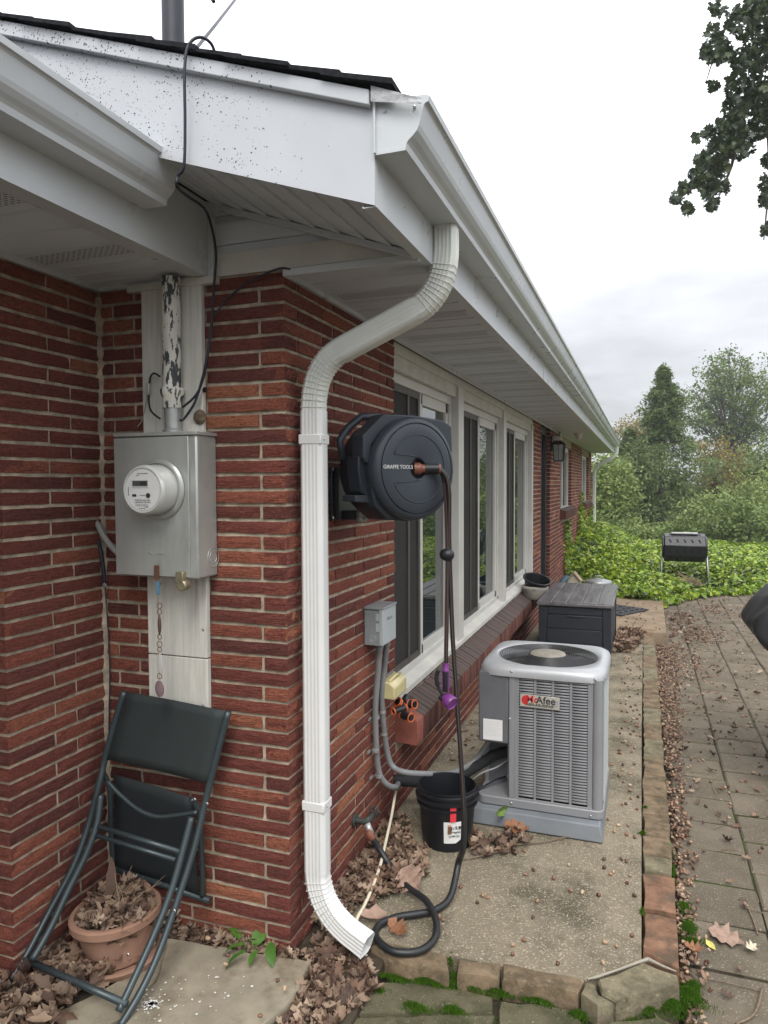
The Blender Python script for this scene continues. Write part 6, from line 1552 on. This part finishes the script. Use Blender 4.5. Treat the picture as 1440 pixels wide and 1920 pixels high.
# ---- a few notable single leaves
def one_leaf(label, px, py, z, L_, rz, tpl, col, rx=.1):
    c = at(px, py, 'z', z); v_, f_ = tpl; q = MB(); Rm = rotmats(np.array([rx]), np.array([.1]), np.array([rz]))[0]
    V = (v_ * L_) @ Rm.T + np.array(c); o = q.add([tuple(x) for x in V], [tuple(f) for f in f_]).build('fallen_leaf', col, None, recalc=False); tag(o, label, 'leaf'); return o
m_lb = pmat('leaf_brown', (.30, .20, .15), .7, var=.2, vs=40); m_lr = pmat('leaf_rust', (.22, .095, .045), .65, var=.25, vs=60); m_ly = pmat('leaf_yellow', (.55, .50, .12), .6, var=.15, vs=60); m_lp = pmat('leaf_pale', (.50, .43, .32), .7, var=.2, vs=60); m_lg2 = pmat('leaf_green', (.14, .22, .05), .6, var=.2, vs=40)
wide = leaf_tpl(1, 3, .50, .3, .15, .1, .5, 21)
one_leaf('big lobed grey brown leaf lying on the paver right of the curb', 1360, 1758, ZP + .012, .115, -.3, wide, m_lb)
one_leaf('yellow leaf lying on the paver beside the mossy joint', 1332, 1772, ZP + .01, .05, -1.0, leaf_tpl(1, 1, .25, .2, .2, 0, .1, 5), m_ly)
one_leaf('orange brown leaf in the debris beside the curb corner', 1300, 1780, ZP + .014, .06, .1, TPL[0], m_lr)
one_leaf('pale jagged leaf right of the big lobed leaf', 1408, 1780, ZP + .01, .055, .9, TPL[0], m_lp)
one_leaf('rust leaf at the foot of the slab under the downspout mouth', 716, 1808, -.06, .065, 1.0, leaf_tpl(1, 1, .3, .9, .5, .3, .1, 6), m_lr, .5)
one_leaf('rust brown maple leaf in front of the equipment pad', 967, 1552, .02, .11, .2, wide, m_lr, .3)
one_leaf('long tan leaf on the concrete beside the cream tube', 697, 1722, .012, .10, .5, TPL[3], m_lb)
one_leaf('large curled brown leaf lying over the black hose', 770, 1650, .045, .13, -.7, wide, m_lb, .5)
one_leaf('brown leaf inside the loop of the hose', 745, 1745, .012, .09, -.5, TPL[0], m_lr)
one_leaf('limp green leaf stuck against the equipment pad', 935, 1522, .08, .10, 1.25, TPL[3], m_lg2, 1.2)
# paver pale chips
# ---- acorns
m_acorn = pmat('acorn', (.17, .085, .05), .38, var=.1, vs=60, isl=.45, isl2=[(0, (.10, .045, .03)), (.5, (.20, .10, .06)), (.8, (.34, .25, .16)), (1, (.16, .075, .045))])
def acorn_mesh(n=7):
    prof = [(.0012, -.0085), (.0045, -.006), (.0066, -.001), (.0064, .003), (.0072, .0035), (.0068, .0062), (.003, .0085), (.0008, .0095)]
    q = MB().lathe(prof, (0, 0, 0), AX, n); return q
aq = acorn_mesh(); ame = bpy.data.meshes.new('acorn'); ame.from_pydata(aq.v, [], aq.f); ame.materials.append(m_acorn); ame.shade_smooth()
tv_ = np.array(aq.v)
pts = []
def addp(x, y, z): pts.append((x, y, z + .0065))
ra = random.Random(21)
for _ in range(800): y = .15 + 5.4 * ra.random() ** .8; addp(1.237 + abs(ra.gauss(0, .035 + .008 * y)), y, ZP + ra.uniform(0, .012))
for _ in range(110): y = .6 + 4.3 * ra.random() ** .7; x = ra.uniform(.95, 1.10); addp(x, y, -.004)
for _ in range(16): addp(ra.uniform(.35, 1.10), ra.uniform(.2, 1.05), -.004)
for _ in range(90): addp(ra.uniform(.02, .36), ra.uniform(1.75, 4.1), -.004)
for _ in range(1500):
    y = 1.0 + 8.6 * ra.random() ** .75; x = 1.27 + ra.random() ** 1.4 * (1.0 + y * .28)
    if ra.random() < .35: cx = [1.5, 1.8, 2.3, 2.0][_ % 4]; cy = [4.9, 6.3, 3.9, 8][_ % 4]; x = ra.gauss(cx, .10); y = ra.gauss(cy, .3)
    if x > 1.26 and not (5.6 < y < 7.9 and x < 1.37): addp(x, y, ZP)
for _ in range(40): addp(ra.uniform(.9, 1.28), ra.uniform(5.8, 7.5), .035)
for _ in range(14): addp(ra.uniform(-.7, .1), ra.uniform(-.6, -.05), .02)
for px, py in ((1000, 1490), (1152, 1560), (1160, 1548), (1178, 1548), (1190, 1570), (1130, 1805), (985, 1640), (1000, 1632), (1008, 1690), (1135, 1768), (830, 1725), (824, 1720), (895, 1693), (905, 1680), (760, 1872), (1190, 1680), (1185, 1755)): p = at(px, py, 'z', 0); addp(p.x, p.y, -.004 if p.y > .17 else ZP)
def okp(p):
    x, y, z = p
    if .34 < x < .96 and 1.08 < y < 1.77 and z < .05: return False
    if .2 < x < .9 and 4.15 < y < 5.5: return False
    return True
pts = [p for p in pts if okp(p)]
def vis(p):
    u, v, d = prj(p); return (1 / d if (d > 0 and -10 < u < 1450 and v < 1930) else 0)
pts.sort(key=vis, reverse=True)
for i, p in enumerate(pts[:296]):
    o = bpy.data.objects.new('acorn', ame); COL.objects.link(o); o.location = p; s_ = ra.uniform(.8, 1.15); o.scale = (s_, s_, s_)
    o.rotation_euler = (ra.uniform(1.0, 2.1), ra.uniform(-.4, .4), ra.uniform(0, 6.28))
    x, y, z = p
    reg = ('in the gutter beside the red curb stones' if y < .95 else 'in the gutter beside the mossy middle curb stones' if y < 1.7 else 'in the gutter beside the tan curb stones level with the air conditioner' if y < 2.6 else 'in the gutter beside the far curb stones') if 1.23 < x < 1.36 and z < 0 else ('on the open concrete in front of the air conditioner pad' if y < 1.08 else 'on the concrete strip between air conditioner and curb' if y < 1.8 and x > .9 else 'on the concrete behind the air conditioner') if x < 1.115 and y > .15 and z < .03 else 'on the patio pavers' if z < 0 else 'on the sandstone step' if z > .03 else 'among the leaves by the flagstones'
    tag(o, 'small round acorn ' + reg, 'acorn', 'acorns ' + reg)
P = np.array(pts[296:]); n_ = len(P)
tri = []
for f in aq.f:
    for k in range(1, len(f) - 1): tri.append((f[0], f[k], f[k + 1]))
scatter('acorns', tv_, np.array(tri), P, rotmats(rng.uniform(1, 2.1, n_), rng.uniform(-.4, .4, n_), rng.uniform(0, 6.28, n_)), rng.uniform(.8, 1.15, n_), m_acorn, None, 'stuff', smooth=True)
# ---- twigs
m_twig = pmat('twig', (.17, .125, .085), .85, var=.3, vs=60, bump=.3, bs=200)
tw = [('thick grey twig on the mossy pavers at the bottom', (612, 1898), (650, 1880), (732, 1876), -.075, .005),
      ('pale short twig standing in the moss at the bottom right', (1222, 1888), (1230, 1905), (1238, 1925), -.07, .0045),
      ('forked twig lying along the slab in front of the pad', (955, 1585), (1020, 1578), (1080, 1565), .008, .003),
      ('long thin twig crossing the slab behind the hose', (865, 1612), (930, 1598), (1000, 1570), .006, .003),
      ('curved thin twig on the pavers at the lower right', (1325, 1835), (1360, 1842), (1425, 1858), -.078, .002),
      ('dark twig at the bottom right edge', (1380, 1920), (1415, 1900), (1430, 1850), -.075, .004),
      ('straight twig on the pavers at the right', (1402, 1700), (1412, 1725), (1421, 1752), -.078, .003),
      ('long twig lying across the far pavers', (1310, 1203), (1345, 1202), (1378, 1199), -.078, .006)]
for lab, a, c, e, z, r in tw:
    P3 = [at(*a, 'z', z), at(*c, 'z', z), at(*e, 'z', z)]; o = MB().tube(smooth_path(P3, 5), r, 6).build('twig', m_twig, None, smooth='all'); tag(o, lab, 'twig')
b = MB()
for _ in range(150):
    y = ra.uniform(.3, 8); x = 1.25 + ra.random() ** 1.5 * (1 + .2 * y); a = ra.uniform(0, 3.14); L_ = ra.uniform(.03, .12)
    if 5.6 < y < 7.9 and x < 1.4: continue
    p0 = Vector((x, y, ZP + .006)); d = Vector((math.cos(a), math.sin(a), 0)); b.tube([p0, p0 + d * L_ * .5 + Vector((ra.uniform(-.01, .01), ra.uniform(-.01, .01), .004)), p0 + d * L_], [.0022, .0018, .001], 4)
b.build('twig_litter', m_twig, None, kind='stuff')

# ---- moss
m_moss = leafmat('moss', [(.045, .11, .008), (.07, .16, .012), (.035, .085, .008), (.10, .19, .02)], rough=.9, tl=.25, spec=.1)
def moss(spots, zb):
    Pm = []; 
    for (px, py, rx, ry, n, h) in spots:
        c = at(px, py, 'z', zb)
        for _ in range(n):
            a = ra.uniform(0, 6.283); q_ = min(1.6, abs(ra.gauss(0, .55))) * (1 + .25 * math.sin(a * 3 + px) + .15 * math.sin(a * 7 + py)); x = c.x + rx * q_ * math.cos(a); y = c.y + ry * q_ * math.sin(a)
            Pm.append((x, y, zb + h * max(0, 1 - q_ ** 2) + ra.uniform(-.003, .003)))
    Pm = np.array(Pm); n_ = len(Pm)
    tvm = np.array([(-.0012, 0, -.004), (.0012, 0, -.004), (0, 0.001, .0055)]); 
    tvm = np.vstack([tvm, tvm @ rotmats(np.array([0.]), np.array([0.]), np.array([1.57]))[0].T])
    scatter('moss', tvm, np.array([(0, 1, 2), (3, 4, 5)]), Pm, rotmats(rng.normal(0, .4, n_), rng.normal(0, .4, n_), rng.uniform(0, 6.28, n_)), rng.uniform(.7, 1.6, n_), m_moss, None, 'stuff')
moss([(1290, 1875, .045, .05, 2600, .03), (1255, 1888, .05, .035, 2200, .022), (1205, 1893, .05, .028, 1800, .018), (1160, 1900, .045, .022, 1400, .014), (1120, 1905, .03, .018, 600, .008), (1300, 1855, .025, .035, 900, .02),
      (1292, 1740, .03, .055, 800, .008), (1282, 1700, .025, .04, 500, .008), (1300, 1765, .03, .02, 400, .006), (1262, 1640, .010, .06, 500, .03), (1258, 1600, .008, .05, 300, .03), (1262, 1845, .02, .02, 400, .01)], ZP + .02)
moss([(846, 1800, .010, .02, 500, .02), (849, 1825, .012, .012, 400, -.02)], -.03)
moss([(800, 1843, .06, .012, 1300, .01), (870, 1850, .06, .012, 1500, .012), (740, 1835, .06, .014, 800, .006), (780, 1890, .05, .02, 700, .008), (850, 1895, .04, .018, 600, .006), (650, 1870, .05, .03, 500, .004), (700, 1855, .06, .02, 500, .004), (930, 1862, .05, .015, 900, .01), (1010, 1880, .05, .012, 700, .008), (1085, 1905, .03, .02, 700, .01)], ZP + .034)
moss([(1205, 1562, .012, .012, 300, .004), (1210, 1515, .010, .010, 200, .004), (1204, 1708, .006, .02, 250, .002), (640, 1672, .03, .03, 500, .004)], .002)
# ---- weeds
m_weed = leafmat('weed_leaf', [(.07, .17, .025), (.10, .23, .035), (.06, .14, .02)], rough=.5, tl=.3)
oval = leaf_tpl(1, 3, .28, -.5, .25, .1, .06, 31)
def weed(label, px, py, z, leaves):
    c = at(px, py, 'z', z); t = thing('weed', label, 'plant', tuple(c))
    for (lx_, ly_, L_, ang, lean, w_) in leaves:
        p = at(lx_, ly_, 'z', z + .03) if z + .03 else c
        v_, f_ = oval; Rm = rotmats(np.array([.2]), np.array([lean]), np.array([ang]))[0]; V = (v_ * np.array([L_, L_ * w_, L_])) @ Rm.T + np.array(p)
        MB().add([tuple(x) for x in V], [tuple(f) for f in f_]).build('leaf', m_weed, t, smooth='all')
        MB().tube([c, c.lerp(p, .6) + Vector((0, 0, .01)), p], .0012, 4).build('stem', m_weed, t)
weed('broad leaved green weed growing at the house corner beside the flagstone', 478, 1765, 0.0, [(440, 1747, .065, 2.8, -.2, 1.1), (437, 1775, .075, -2.6, .35, .9), (440, 1795, .075, -2.3, .5, .8), (485, 1755, .07, 1.4, -.5, 1.3), (474, 1793, .055, -1.6, .4, .9), (508, 1785, .085, -1.0, .4, .8), (498, 1740, .05, 1.2, -.7, 1.2)])
weed('three leaved seedling below the downspout mouth', 682, 1800, -.06, [(667, 1815, .032, -2.4, .4, 1.3), (680, 1822, .034, -1.7, .4, 1.3), (694, 1816, .036, -.9, .4, 1.3)])
weed('small pale seedling against the tan curb stones', 789, 1835, -.07, [(784, 1805, .03, 2, -.6, 1.0), (795, 1822, .025, 1, 0, 1.3), (813, 1832, .022, 0, .2, 1.3), (785, 1828, .018, 2.8, .2, 1.3)])
weed('small bright seedling at the foot of the cracked curb stone', 918, 1845, -.07, [(912, 1825, .022, 2.2, -.2, 1.3), (925, 1828, .026, .4, 0, 1.3), (915, 1843, .022, -1.8, .3, 1.3)])
weed('bright three leaved seedling by the mortar patched corner', 1000, 1875, -.075, [(1010, 1858, .028, .8, -.3, 1.3), (996, 1872, .026, 2.8, .3, 1.4), (1016, 1878, .026, -.2, .3, 1.3)])
weed('dark green strap leaf at the curb beside the debris', 1258, 1600, -.04, [(1256, 1590, .07, 1.4, -.5, .5)])

# ---- ivy bank
m_ivy = leafmat('ivy', [(.10, .20, .015), (.24, .38, .025), (.05, .10, .012), (.38, .52, .04), (.035, .07, .01), (.28, .42, .03), (.46, .52, .07), (.07, .14, .015)], rough=.35, tl=.3, spec=.5)
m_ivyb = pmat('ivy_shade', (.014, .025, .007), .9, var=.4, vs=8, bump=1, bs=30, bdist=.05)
def edge_y(x):
    if x < 1.25: return 7.95
    if x < 2.0: return 8.2 + (x - 1.25) * 1.9
    return 9.8
def ivy_h(x, y):
    e = edge_y(x); d = y - e
    if d < 0: return -.1
    h = -.08 + .24 * min(1, d / 1.2) + .035 * math.sin(x * 5.1 + y * 1.3) * math.cos(y * 2.2 - x)
    m_ = max(0, 1 - max(0, x - .1) / 1.0) * max(0, min(1, (y - 8.2) / 3.2)); h += .45 * m_ * m_ * (3 - 2 * m_)
    h -= .16 * math.exp(-((x - 1.73) ** 2 / .30 + (y - 10.3) ** 2 / .5))
    if y > 15: h -= (y - 15) * .04
    return h
gx = [0.0 + .3 * i for i in range(7)] + [2.1 + .5 * i for i in range(24)]; gy = [7.2 + .3 * i for i in range(42)]
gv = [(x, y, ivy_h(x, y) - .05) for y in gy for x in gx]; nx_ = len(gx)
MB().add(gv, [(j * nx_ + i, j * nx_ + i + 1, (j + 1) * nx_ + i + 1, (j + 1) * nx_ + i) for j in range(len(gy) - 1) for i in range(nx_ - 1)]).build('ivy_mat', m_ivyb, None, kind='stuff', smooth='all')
ivl = np.array([(0, 0, 0), (.35, .42, .05), (.95, .25, -.05), (1.0, 0, -.12), (.95, -.25, -.05), (.35, -.42, .05)]) - np.array([.5, 0, 0])
ivf = np.array([(0, 3, 2), (0, 2, 1), (0, 4, 3), (0, 5, 4)])
Pl = []; k = 0
while k < 42000:
    y = 7.9 + 10.0 * rng.random() ** 1.5; x = -.0 + (2.2 + y * .62) * rng.random() ** 1.25
    if math.sin(2.1 * x + 1.3 * y) * math.sin(1.7 * y - .9 * x + 2) > .3 and rng.random() < .6: continue
    if y > edge_y(x) + .15 * math.sin(x * 9): Pl.append((x, y, ivy_h(x, y) + rng.uniform(-.03, .05))); k += 1
Pl = np.array(Pl); n_ = len(Pl)
scatter('ivy', ivl, ivf, Pl, rotmats(rng.normal(-.1, .45, n_), rng.normal(.25, .4, n_), rng.uniform(0, 6.28, n_)), rng.uniform(.03, .085, n_), m_ivy, None, 'stuff')
# vines climbing the wall and fringe creeping over the pavers
Pl = []
for _ in range(2300):
    y = rng.uniform(8.7, 14.6); top = .55 + .55 * max(0, math.sin(y * 2.3)) ** 2 + (.3 if 11 < y < 14 else 0); z = top * rng.random() ** .8
    Pl.append((rng.uniform(.01, .07), y, z + .0))
for _ in range(1500):
    x = rng.uniform(.9, 2.7); y = 8.1 + .2 * math.sin(x * 4) + rng.random() ** 2 * -.25 + (x - 1.25) * 1.3 if x > 1.3 else rng.uniform(7.8, 8.1)
    Pl.append((x, y + rng.uniform(-.1, .25), (-.06 if x > 1.37 else .1) + rng.uniform(0, .05)))
Pl = np.array(Pl); n_ = len(Pl)
scatter('ivy_vines', ivl, ivf, Pl, rotmats(rng.normal(0, .6, n_), rng.normal(.5, .5, n_), rng.uniform(-.8, .8, n_)), rng.uniform(.035, .08, n_), m_ivy, None, 'stuff')
# dry grass tuft near the tumbler
b = MB()
for _ in range(26):
    c = at(1310 + ra.uniform(-6, 10), 1097, 'z', -.05); a = ra.uniform(1.6, 3.0); L_ = ra.uniform(.2, .5); b.tube([c, c + Vector((math.cos(a) * L_ * .5, -.05, L_ * .25)), c + Vector((math.cos(a) * L_, -.1, L_ * .3 + ra.uniform(-.1, .1)))], [.006, .005, .002], 4)
b.build('dry_grass', m_stalk, None, kind='stuff')

# ================================================================ TREES
m_bark = pmat('bark', (.10, .085, .07), .9, var=.3, vs=6, bump=.6, bs=30)
m_fcedar = leafmat('cedar_foliage', [(.13, .18, .07), (.18, .24, .09), (.09, .13, .055), (.22, .28, .11)], rough=.7, tl=.4, spec=.2)
m_fgreen = leafmat('tree_foliage', [(.13, .19, .055), (.17, .235, .07), (.10, .15, .045), (.21, .27, .08)], rough=.6, tl=.3, spec=.3)
m_fpale = leafmat('pale_foliage', [(.19, .26, .08), (.25, .32, .10), (.14, .20, .06), (.31, .36, .12)], rough=.6, tl=.3, spec=.3)
m_fyel = leafmat('yellow_foliage', [(.28, .22, .05), (.20, .18, .05), (.33, .24, .06), (.14, .15, .05)], rough=.6, tl=.35, spec=.3)
m_foak = leafmat('oak_foliage', [(.055, .075, .045), (.075, .10, .055), (.035, .05, .035), (.11, .14, .06)], rough=.45, tl=.3, spec=.45)
quad = np.array([(-.5, 0, 0), (0, .30, .06), (.5, 0, 0), (0, -.30, .06)]); qf = np.array([(0, 1, 2, 3)])
spray = np.array([(-.5, 0, 0), (-.1, .16, .04), (.6, 0, -.08), (-.1, -.16, .04)])
def leaf_cloud(name, centers, rad, per, size, mat, parent, tpl=quad, flat=.7, outward=None):
    C_ = np.repeat(np.array(centers), per, axis=0); n_ = len(C_); rr_ = np.repeat(np.broadcast_to(rad, (len(centers),)), per)
    P = C_ + rng.normal(0, 1, (n_, 3)) * rr_[:, None] * np.array([.5, .5, .38])
    return scatter(name, tpl, qf, P, rotmats(rng.normal(0, flat, n_), rng.normal(.15, flat, n_), rng.uniform(0, 6.28, n_)), rng.uniform(.6, 1.3, n_) * size, mat, parent, None)
def tree(name, label, base, top, crown_c, crown_r, ncl, per, size, mat, clr=.5, group=None, limbs=9, trunk_r=.12, shell=.55, seed=1, tpl=quad, name_part='crown'):
    r = random.Random(seed); base = Vector(base); cc = Vector(crown_c); R3 = Vector(crown_r)
    t = thing(name, label, 'tree', tuple(base), group)
    b = MB(); tp = Vector(top); b.tube([base, base.lerp(tp, .35) + Vector((r.uniform(-.1, .1), 0, 0)), base.lerp(tp, .7) + Vector((r.uniform(-.2, .2), 0, 0)), tp], [trunk_r, trunk_r * .75, trunk_r * .45, trunk_r * .12], 8)
    cen = []
    for i in range(ncl):
        a = r.uniform(0, 6.283); u = r.uniform(-1, 1); s_ = (shell + (1 - shell) * r.random()) if r.random() < .8 else r.random() ** .5
        s_ *= 1 + .18 * math.sin(a * 3 + seed) * math.cos(u * 4 + seed)
        q_ = math.sqrt(1 - u * u); cen.append(tuple(cc + Vector((R3.x * s_ * q_ * math.cos(a), R3.y * s_ * q_ * math.sin(a), R3.z * s_ * u))))
    for i in range(limbs):
        e = Vector(cen[r.randrange(len(cen))]); s0 = base.lerp(tp, r.uniform(.25, .75)); mid = s0.lerp(e, .5) + Vector((0, 0, r.uniform(0, .12) * (e - s0).length))
        b.tube([s0, mid, e], [trunk_r * .33, trunk_r * .2, trunk_r * .06], 5)
        for _ in range(3):
            e2 = e + Vector((r.uniform(-1, 1), r.uniform(-1, 1), r.uniform(-.3, 1))) * clr * 1.5; b.tube([mid.lerp(e, r.uniform(.1, .8)), e2], [trunk_r * .09, trunk_r * .03], 4)
    b.build('trunk', m_bark, t, smooth='all')
    leaf_cloud(name_part, cen, clr, per, size, mat, t, tpl); return t
def G(px, py, d): return far(px, py, d)
# cedar: tiers of drooping boughs
def cedar(name, label, px, py_top, py_base, d, wpx, n, seed):
    r = random.Random(seed); a0s = seed; top = G(px, py_top, d); base = G(px, py_base, d); H = top.z - base.z; W = wpx / FPX * d / 2
    t = thing(name, label, 'tree', tuple(base)); b = MB(); b.tube([base, base.lerp(top, .5), top], [.16, .09, .015], 8); cen = []; rad = []
    for i in range(n):
        f = r.random() ** .8; z = base.z + H * f; prof = ((1 - f) ** .85 * (1 + .35 * math.sin(f * 21 + a0s * 3) * (1 - f) ** .3)) * (.55 + .9 * max(0, 1 - abs(f - .25) / .75) * .75); a = r.uniform(0, 6.283); s_ = (.40 + .75 * r.random() ** 1.1) * (1 + .30 * math.sin(a * 4 + f * 17))
        x = W * prof * s_ * math.cos(a); y = W * prof * s_ * math.sin(a); cen.append((base.x + x, base.y + y, z + .1 * s_)); rad.append(.16 + .26 * prof)
        if i % 9 == 0: b.tube([(base.x, base.y, z), (base.x + x * .9, base.y + y * .9, z)], [.03, .008], 4)
    b.build('trunk', m_bark, t); leaf_cloud('crown', cen, np.array(rad), 34, .17, m_fcedar, t, spray, .55); return t
cedar('cedar_tree', 'tall pointed dark green cedar standing right behind the ivy bank', 1240, 700, 1075, 24, 300, 760, 3)
cedar('cedar_tree', 'smaller dark cedar behind the house end, left of the tall cedar', 1178, 815, 1060, 25, 150, 320, 8)
b0 = G(1368, 960, 38)
tree('airy_tree', 'tall airy round crowned tree with visible limbs behind the cedar', b0, G(1372, 690, 38), G(1372, 768, 38), (3.1, 2.6, 3.1), 330, 40, .17, m_fgreen, .42, None, 34, .26, .35, 5)
# yellowing and pale trees
tree('yellowing_tree', 'pale yellowing tree behind the roof end', G(1185, 1000, 40), G(1190, 790, 40), G(1188, 825, 40), (1.6, 1.5, 1.6), 80, 40, .16, m_fyel, .45, None, 12, .12, .3, 6)
tree('yellow_bush', 'yellow orange leaved tree with bare twigs right of the cedar', G(1345, 1000, 26), G(1345, 840, 26), G(1345, 890, 26), (1.1, 1.0, 1.25), 95, 34, .12, m_fyel, .32, None, 26, .09, .3, 7)
tree('leafy_tree', 'dense mid green tree rising at the right edge of the view', G(1430, 1040, 27), G(1430, 850, 27), G(1432, 920, 27), (1.3, 1.5, 1.9), 190, 42, .14, m_fgreen, .42, None, 10, .12, .5, 9)
tree('leafy_tree', 'pale olive green tree at the house end beside the far downspout', G(1140, 1040, 21), G(1140, 860, 21), G(1138, 935, 21), (.95, 1.0, 1.35), 200, 40, .11, m_fpale, .33, None, 12, .09, .5, 10)
sh = [(1120, 1005, 19, .75, .55, m_fgreen), (1175, 1010, 20, .9, .5, m_fpale), (1215, 1022, 21, .8, .45, m_fgreen), (1290, 1018, 20, .9, .55, m_fgreen), (1335, 985, 20, .8, .8, m_fpale), (1375, 1000, 18, .8, .75, m_fgreen),
      (1415, 955, 22, 1.0, 1.1, m_fpale), (1450, 1010, 17, 1.0, .8, m_fgreen), (1520, 980, 19, 1.4, 1.2, m_fpale), (1610, 960, 20, 1.6, 1.5, m_fgreen), (1720, 940, 21, 1.9, 1.8, m_fgreen), (1850, 940, 21, 1.9, 1.9, m_fpale), (2010, 930, 20, 2.0, 2.0, m_fgreen)]
LB = ['low green shrub touching the far downspout', 'pale shrub at the foot of the smaller cedar', 'low green shrub in front of the cedar foot', 'green shrub behind the compost tumbler', 'pale green shrub between the cedar and the right edge', 'darker green shrub just right of the tumbler',
      'tall pale shrub near the right edge', 'green shrub cut by the right edge']
for i, (px, py, d, rx, rz, mt_) in enumerate(sh):
    c = G(px, py, d); t = thing('shrub', LB[i] if i < len(LB) else 'leafy shrub standing outside the right edge of the view', 'shrub', (c.x, c.y, c.z - rz), None if i < len(LB) else 'shrubs beyond the right edge')
    r = random.Random(50 + i); cen = []
    for _ in range(int(95 * rx * rz) + 50):
        a = r.uniform(0, 6.283); u = r.uniform(-.8, 1); q_ = math.sqrt(max(0, 1 - u * u)); s_ = r.uniform(.6, 1.1) * (1 + .2 * math.sin(a * 3 + i)); cen.append((c.x + rx * q_ * s_ * math.cos(a), c.y + rx * q_ * s_ * math.sin(a), c.z + rz * u * s_))
    b = MB()
    for k in range(8): e = Vector(cen[r.randrange(len(cen))]); b.tube([(c.x, c.y, c.z - rz * 1.3), Vector((c.x, c.y, c.z - rz)).lerp(e, .6), e], [.03, .02, .008], 4)
    b.build('branch', m_bark, t); leaf_cloud('foliage', cen, .26, 34, .10, mt_, t)
# distant wood closing the view
cen = []; r = random.Random(77)
for _ in range(1500):
    px = r.uniform(1050, 2300); d = r.uniform(38, 52); top = 905 - 60 * (.5 + .5 * math.sin(px * .013)) * (.6 + .4 * math.sin(px * .037 + 1)); py = top + (1060 - top) * r.random() ** 1.2; c = G(px, py, d); cen.append(tuple(c))
o = leaf_cloud('distant_wood', cen, 1.0, 26, .42, m_fpale, None); o['kind'] = 'stuff'

# ---- overhanging oak boughs, top right
tk = (4.6, 6.2, ZP)
t = thing('oak_tree', 'dark oak boughs hanging into the top right of the sky', 'tree', tk)
BP = [[(1500, -40, 6.2), (1455, 60, 6), (1415, 170, 5.8), (1378, 262, 5.7), (1335, 320, 5.6), (1285, 365, 5.5)], [(1500, -40, 6.2), (1420, 20, 5.9), (1370, 40, 5.8), (1345, 90, 5.7), (1325, 150, 5.6)], [(1455, 60, 6), (1440, 200, 5.9), (1442, 330, 5.8), (1432, 450, 5.7)], [(1415, 170, 5.8), (1375, 215, 5.7), (1335, 245, 5.6), (1300, 262, 5.6)], [(1378, 262, 5.7), (1372, 310, 5.7), (1345, 375, 5.6)]]
b = MB(); trunk_top = Vector((4.5, 6.0, 7.2))
b.tube([Vector(tk), Vector((4.65, 6.15, 3.0)), trunk_top], [.30, .24, .16], 12); s0 = G(1500, -40, 6.2); b.tube([trunk_top + Vector((0, 0, -.8)), trunk_top.lerp(s0, .5) + Vector((0, 0, .1)), s0], [.12, .07, .035], 8)
for br_ in BP: pp = [G(*q) for q in br_]; b.tube(smooth_path(pp, 3), [.02 - .016 * i / (3 * (len(pp) - 1)) for i in range(3 * (len(pp) - 1) + 1)], 5)
b.build('trunk', m_bark, t, smooth='all')
CLS = [(1345, 15, 16, 18), (1345, 92, 27, 60), (1325, 100, 12, 14), (1335, 60, 14, 12), (1392, 40, 34, 70), (1430, 30, 40, 90), (1425, 100, 36, 90), (1385, 110, 22, 40), (1395, 165, 36, 90), (1435, 175, 36, 80), (1375, 205, 20, 40), (1415, 230, 34, 90), (1380, 245, 22, 50), (1338, 160, 9, 10), (1352, 240, 16, 26), (1325, 248, 12, 12), (1305, 258, 9, 6),
       (1350, 280, 24, 60), (1390, 275, 24, 50), (1318, 300, 16, 26), (1345, 318, 22, 44), (1305, 335, 18, 34), (1330, 350, 20, 40), (1268, 368, 12, 14), (1285, 350, 12, 14), (1290, 390, 11, 16), (1335, 382, 12, 18), (1355, 350, 14, 20), (1442, 300, 14, 24), (1445, 345, 20, 36), (1436, 375, 12, 18), (1440, 430, 11, 14),
       (1480, 60, 60, 120), (1490, 180, 60, 110), (1500, 300, 50, 80), (1520, 420, 45, 60), (1440, -40, 60, 110), (1370, -40, 35, 50), (1560, 100, 80, 140), (1600, 260, 80, 120), (1650, 20, 90, 140)]
Pl = []
for cx, cy, rr_, n_ in CLS:
    for _ in range(int(n_ * 2.5)):
        a = rng.uniform(0, 6.283); q_ = rr_ * math.sqrt(rng.random()); Pl.append(tuple(G(cx + q_ * math.cos(a), cy + q_ * math.sin(a), rng.uniform(5.3, 6.4))))
Pl = np.array(Pl); n_ = len(Pl)
v_, f_ = leaf_tpl(1, 3, .40, -.5, .2, .2, .68, 41)
scatter('crown', v_, f_, Pl, rotmats(rng.normal(0, .6, n_), rng.normal(.5, .6, n_), rng.uniform(0, 6.28, n_)), rng.uniform(.045, .09, n_), m_foak, t)

# ================================================================ AIR
hm = bpy.data.materials.new('haze'); hm.use_nodes = True; hn = hm.node_tree.nodes; hn.remove(hn['Principled BSDF'])
pvn = hn.new('ShaderNodeVolumePrincipled'); pvn.inputs['Color'].default_value = (.93, .96, 1, 1); pvn.inputs['Density'].default_value = 0.0016; pvn.inputs['Anisotropy'].default_value = 0.2
hm.node_tree.links.new(pvn.outputs[0], hn['Material Output'].inputs['Volume'])
MB().box(-206, 256, -66, 456, -7.4, 8.6).build('haze', hm, None, kind='stuff')
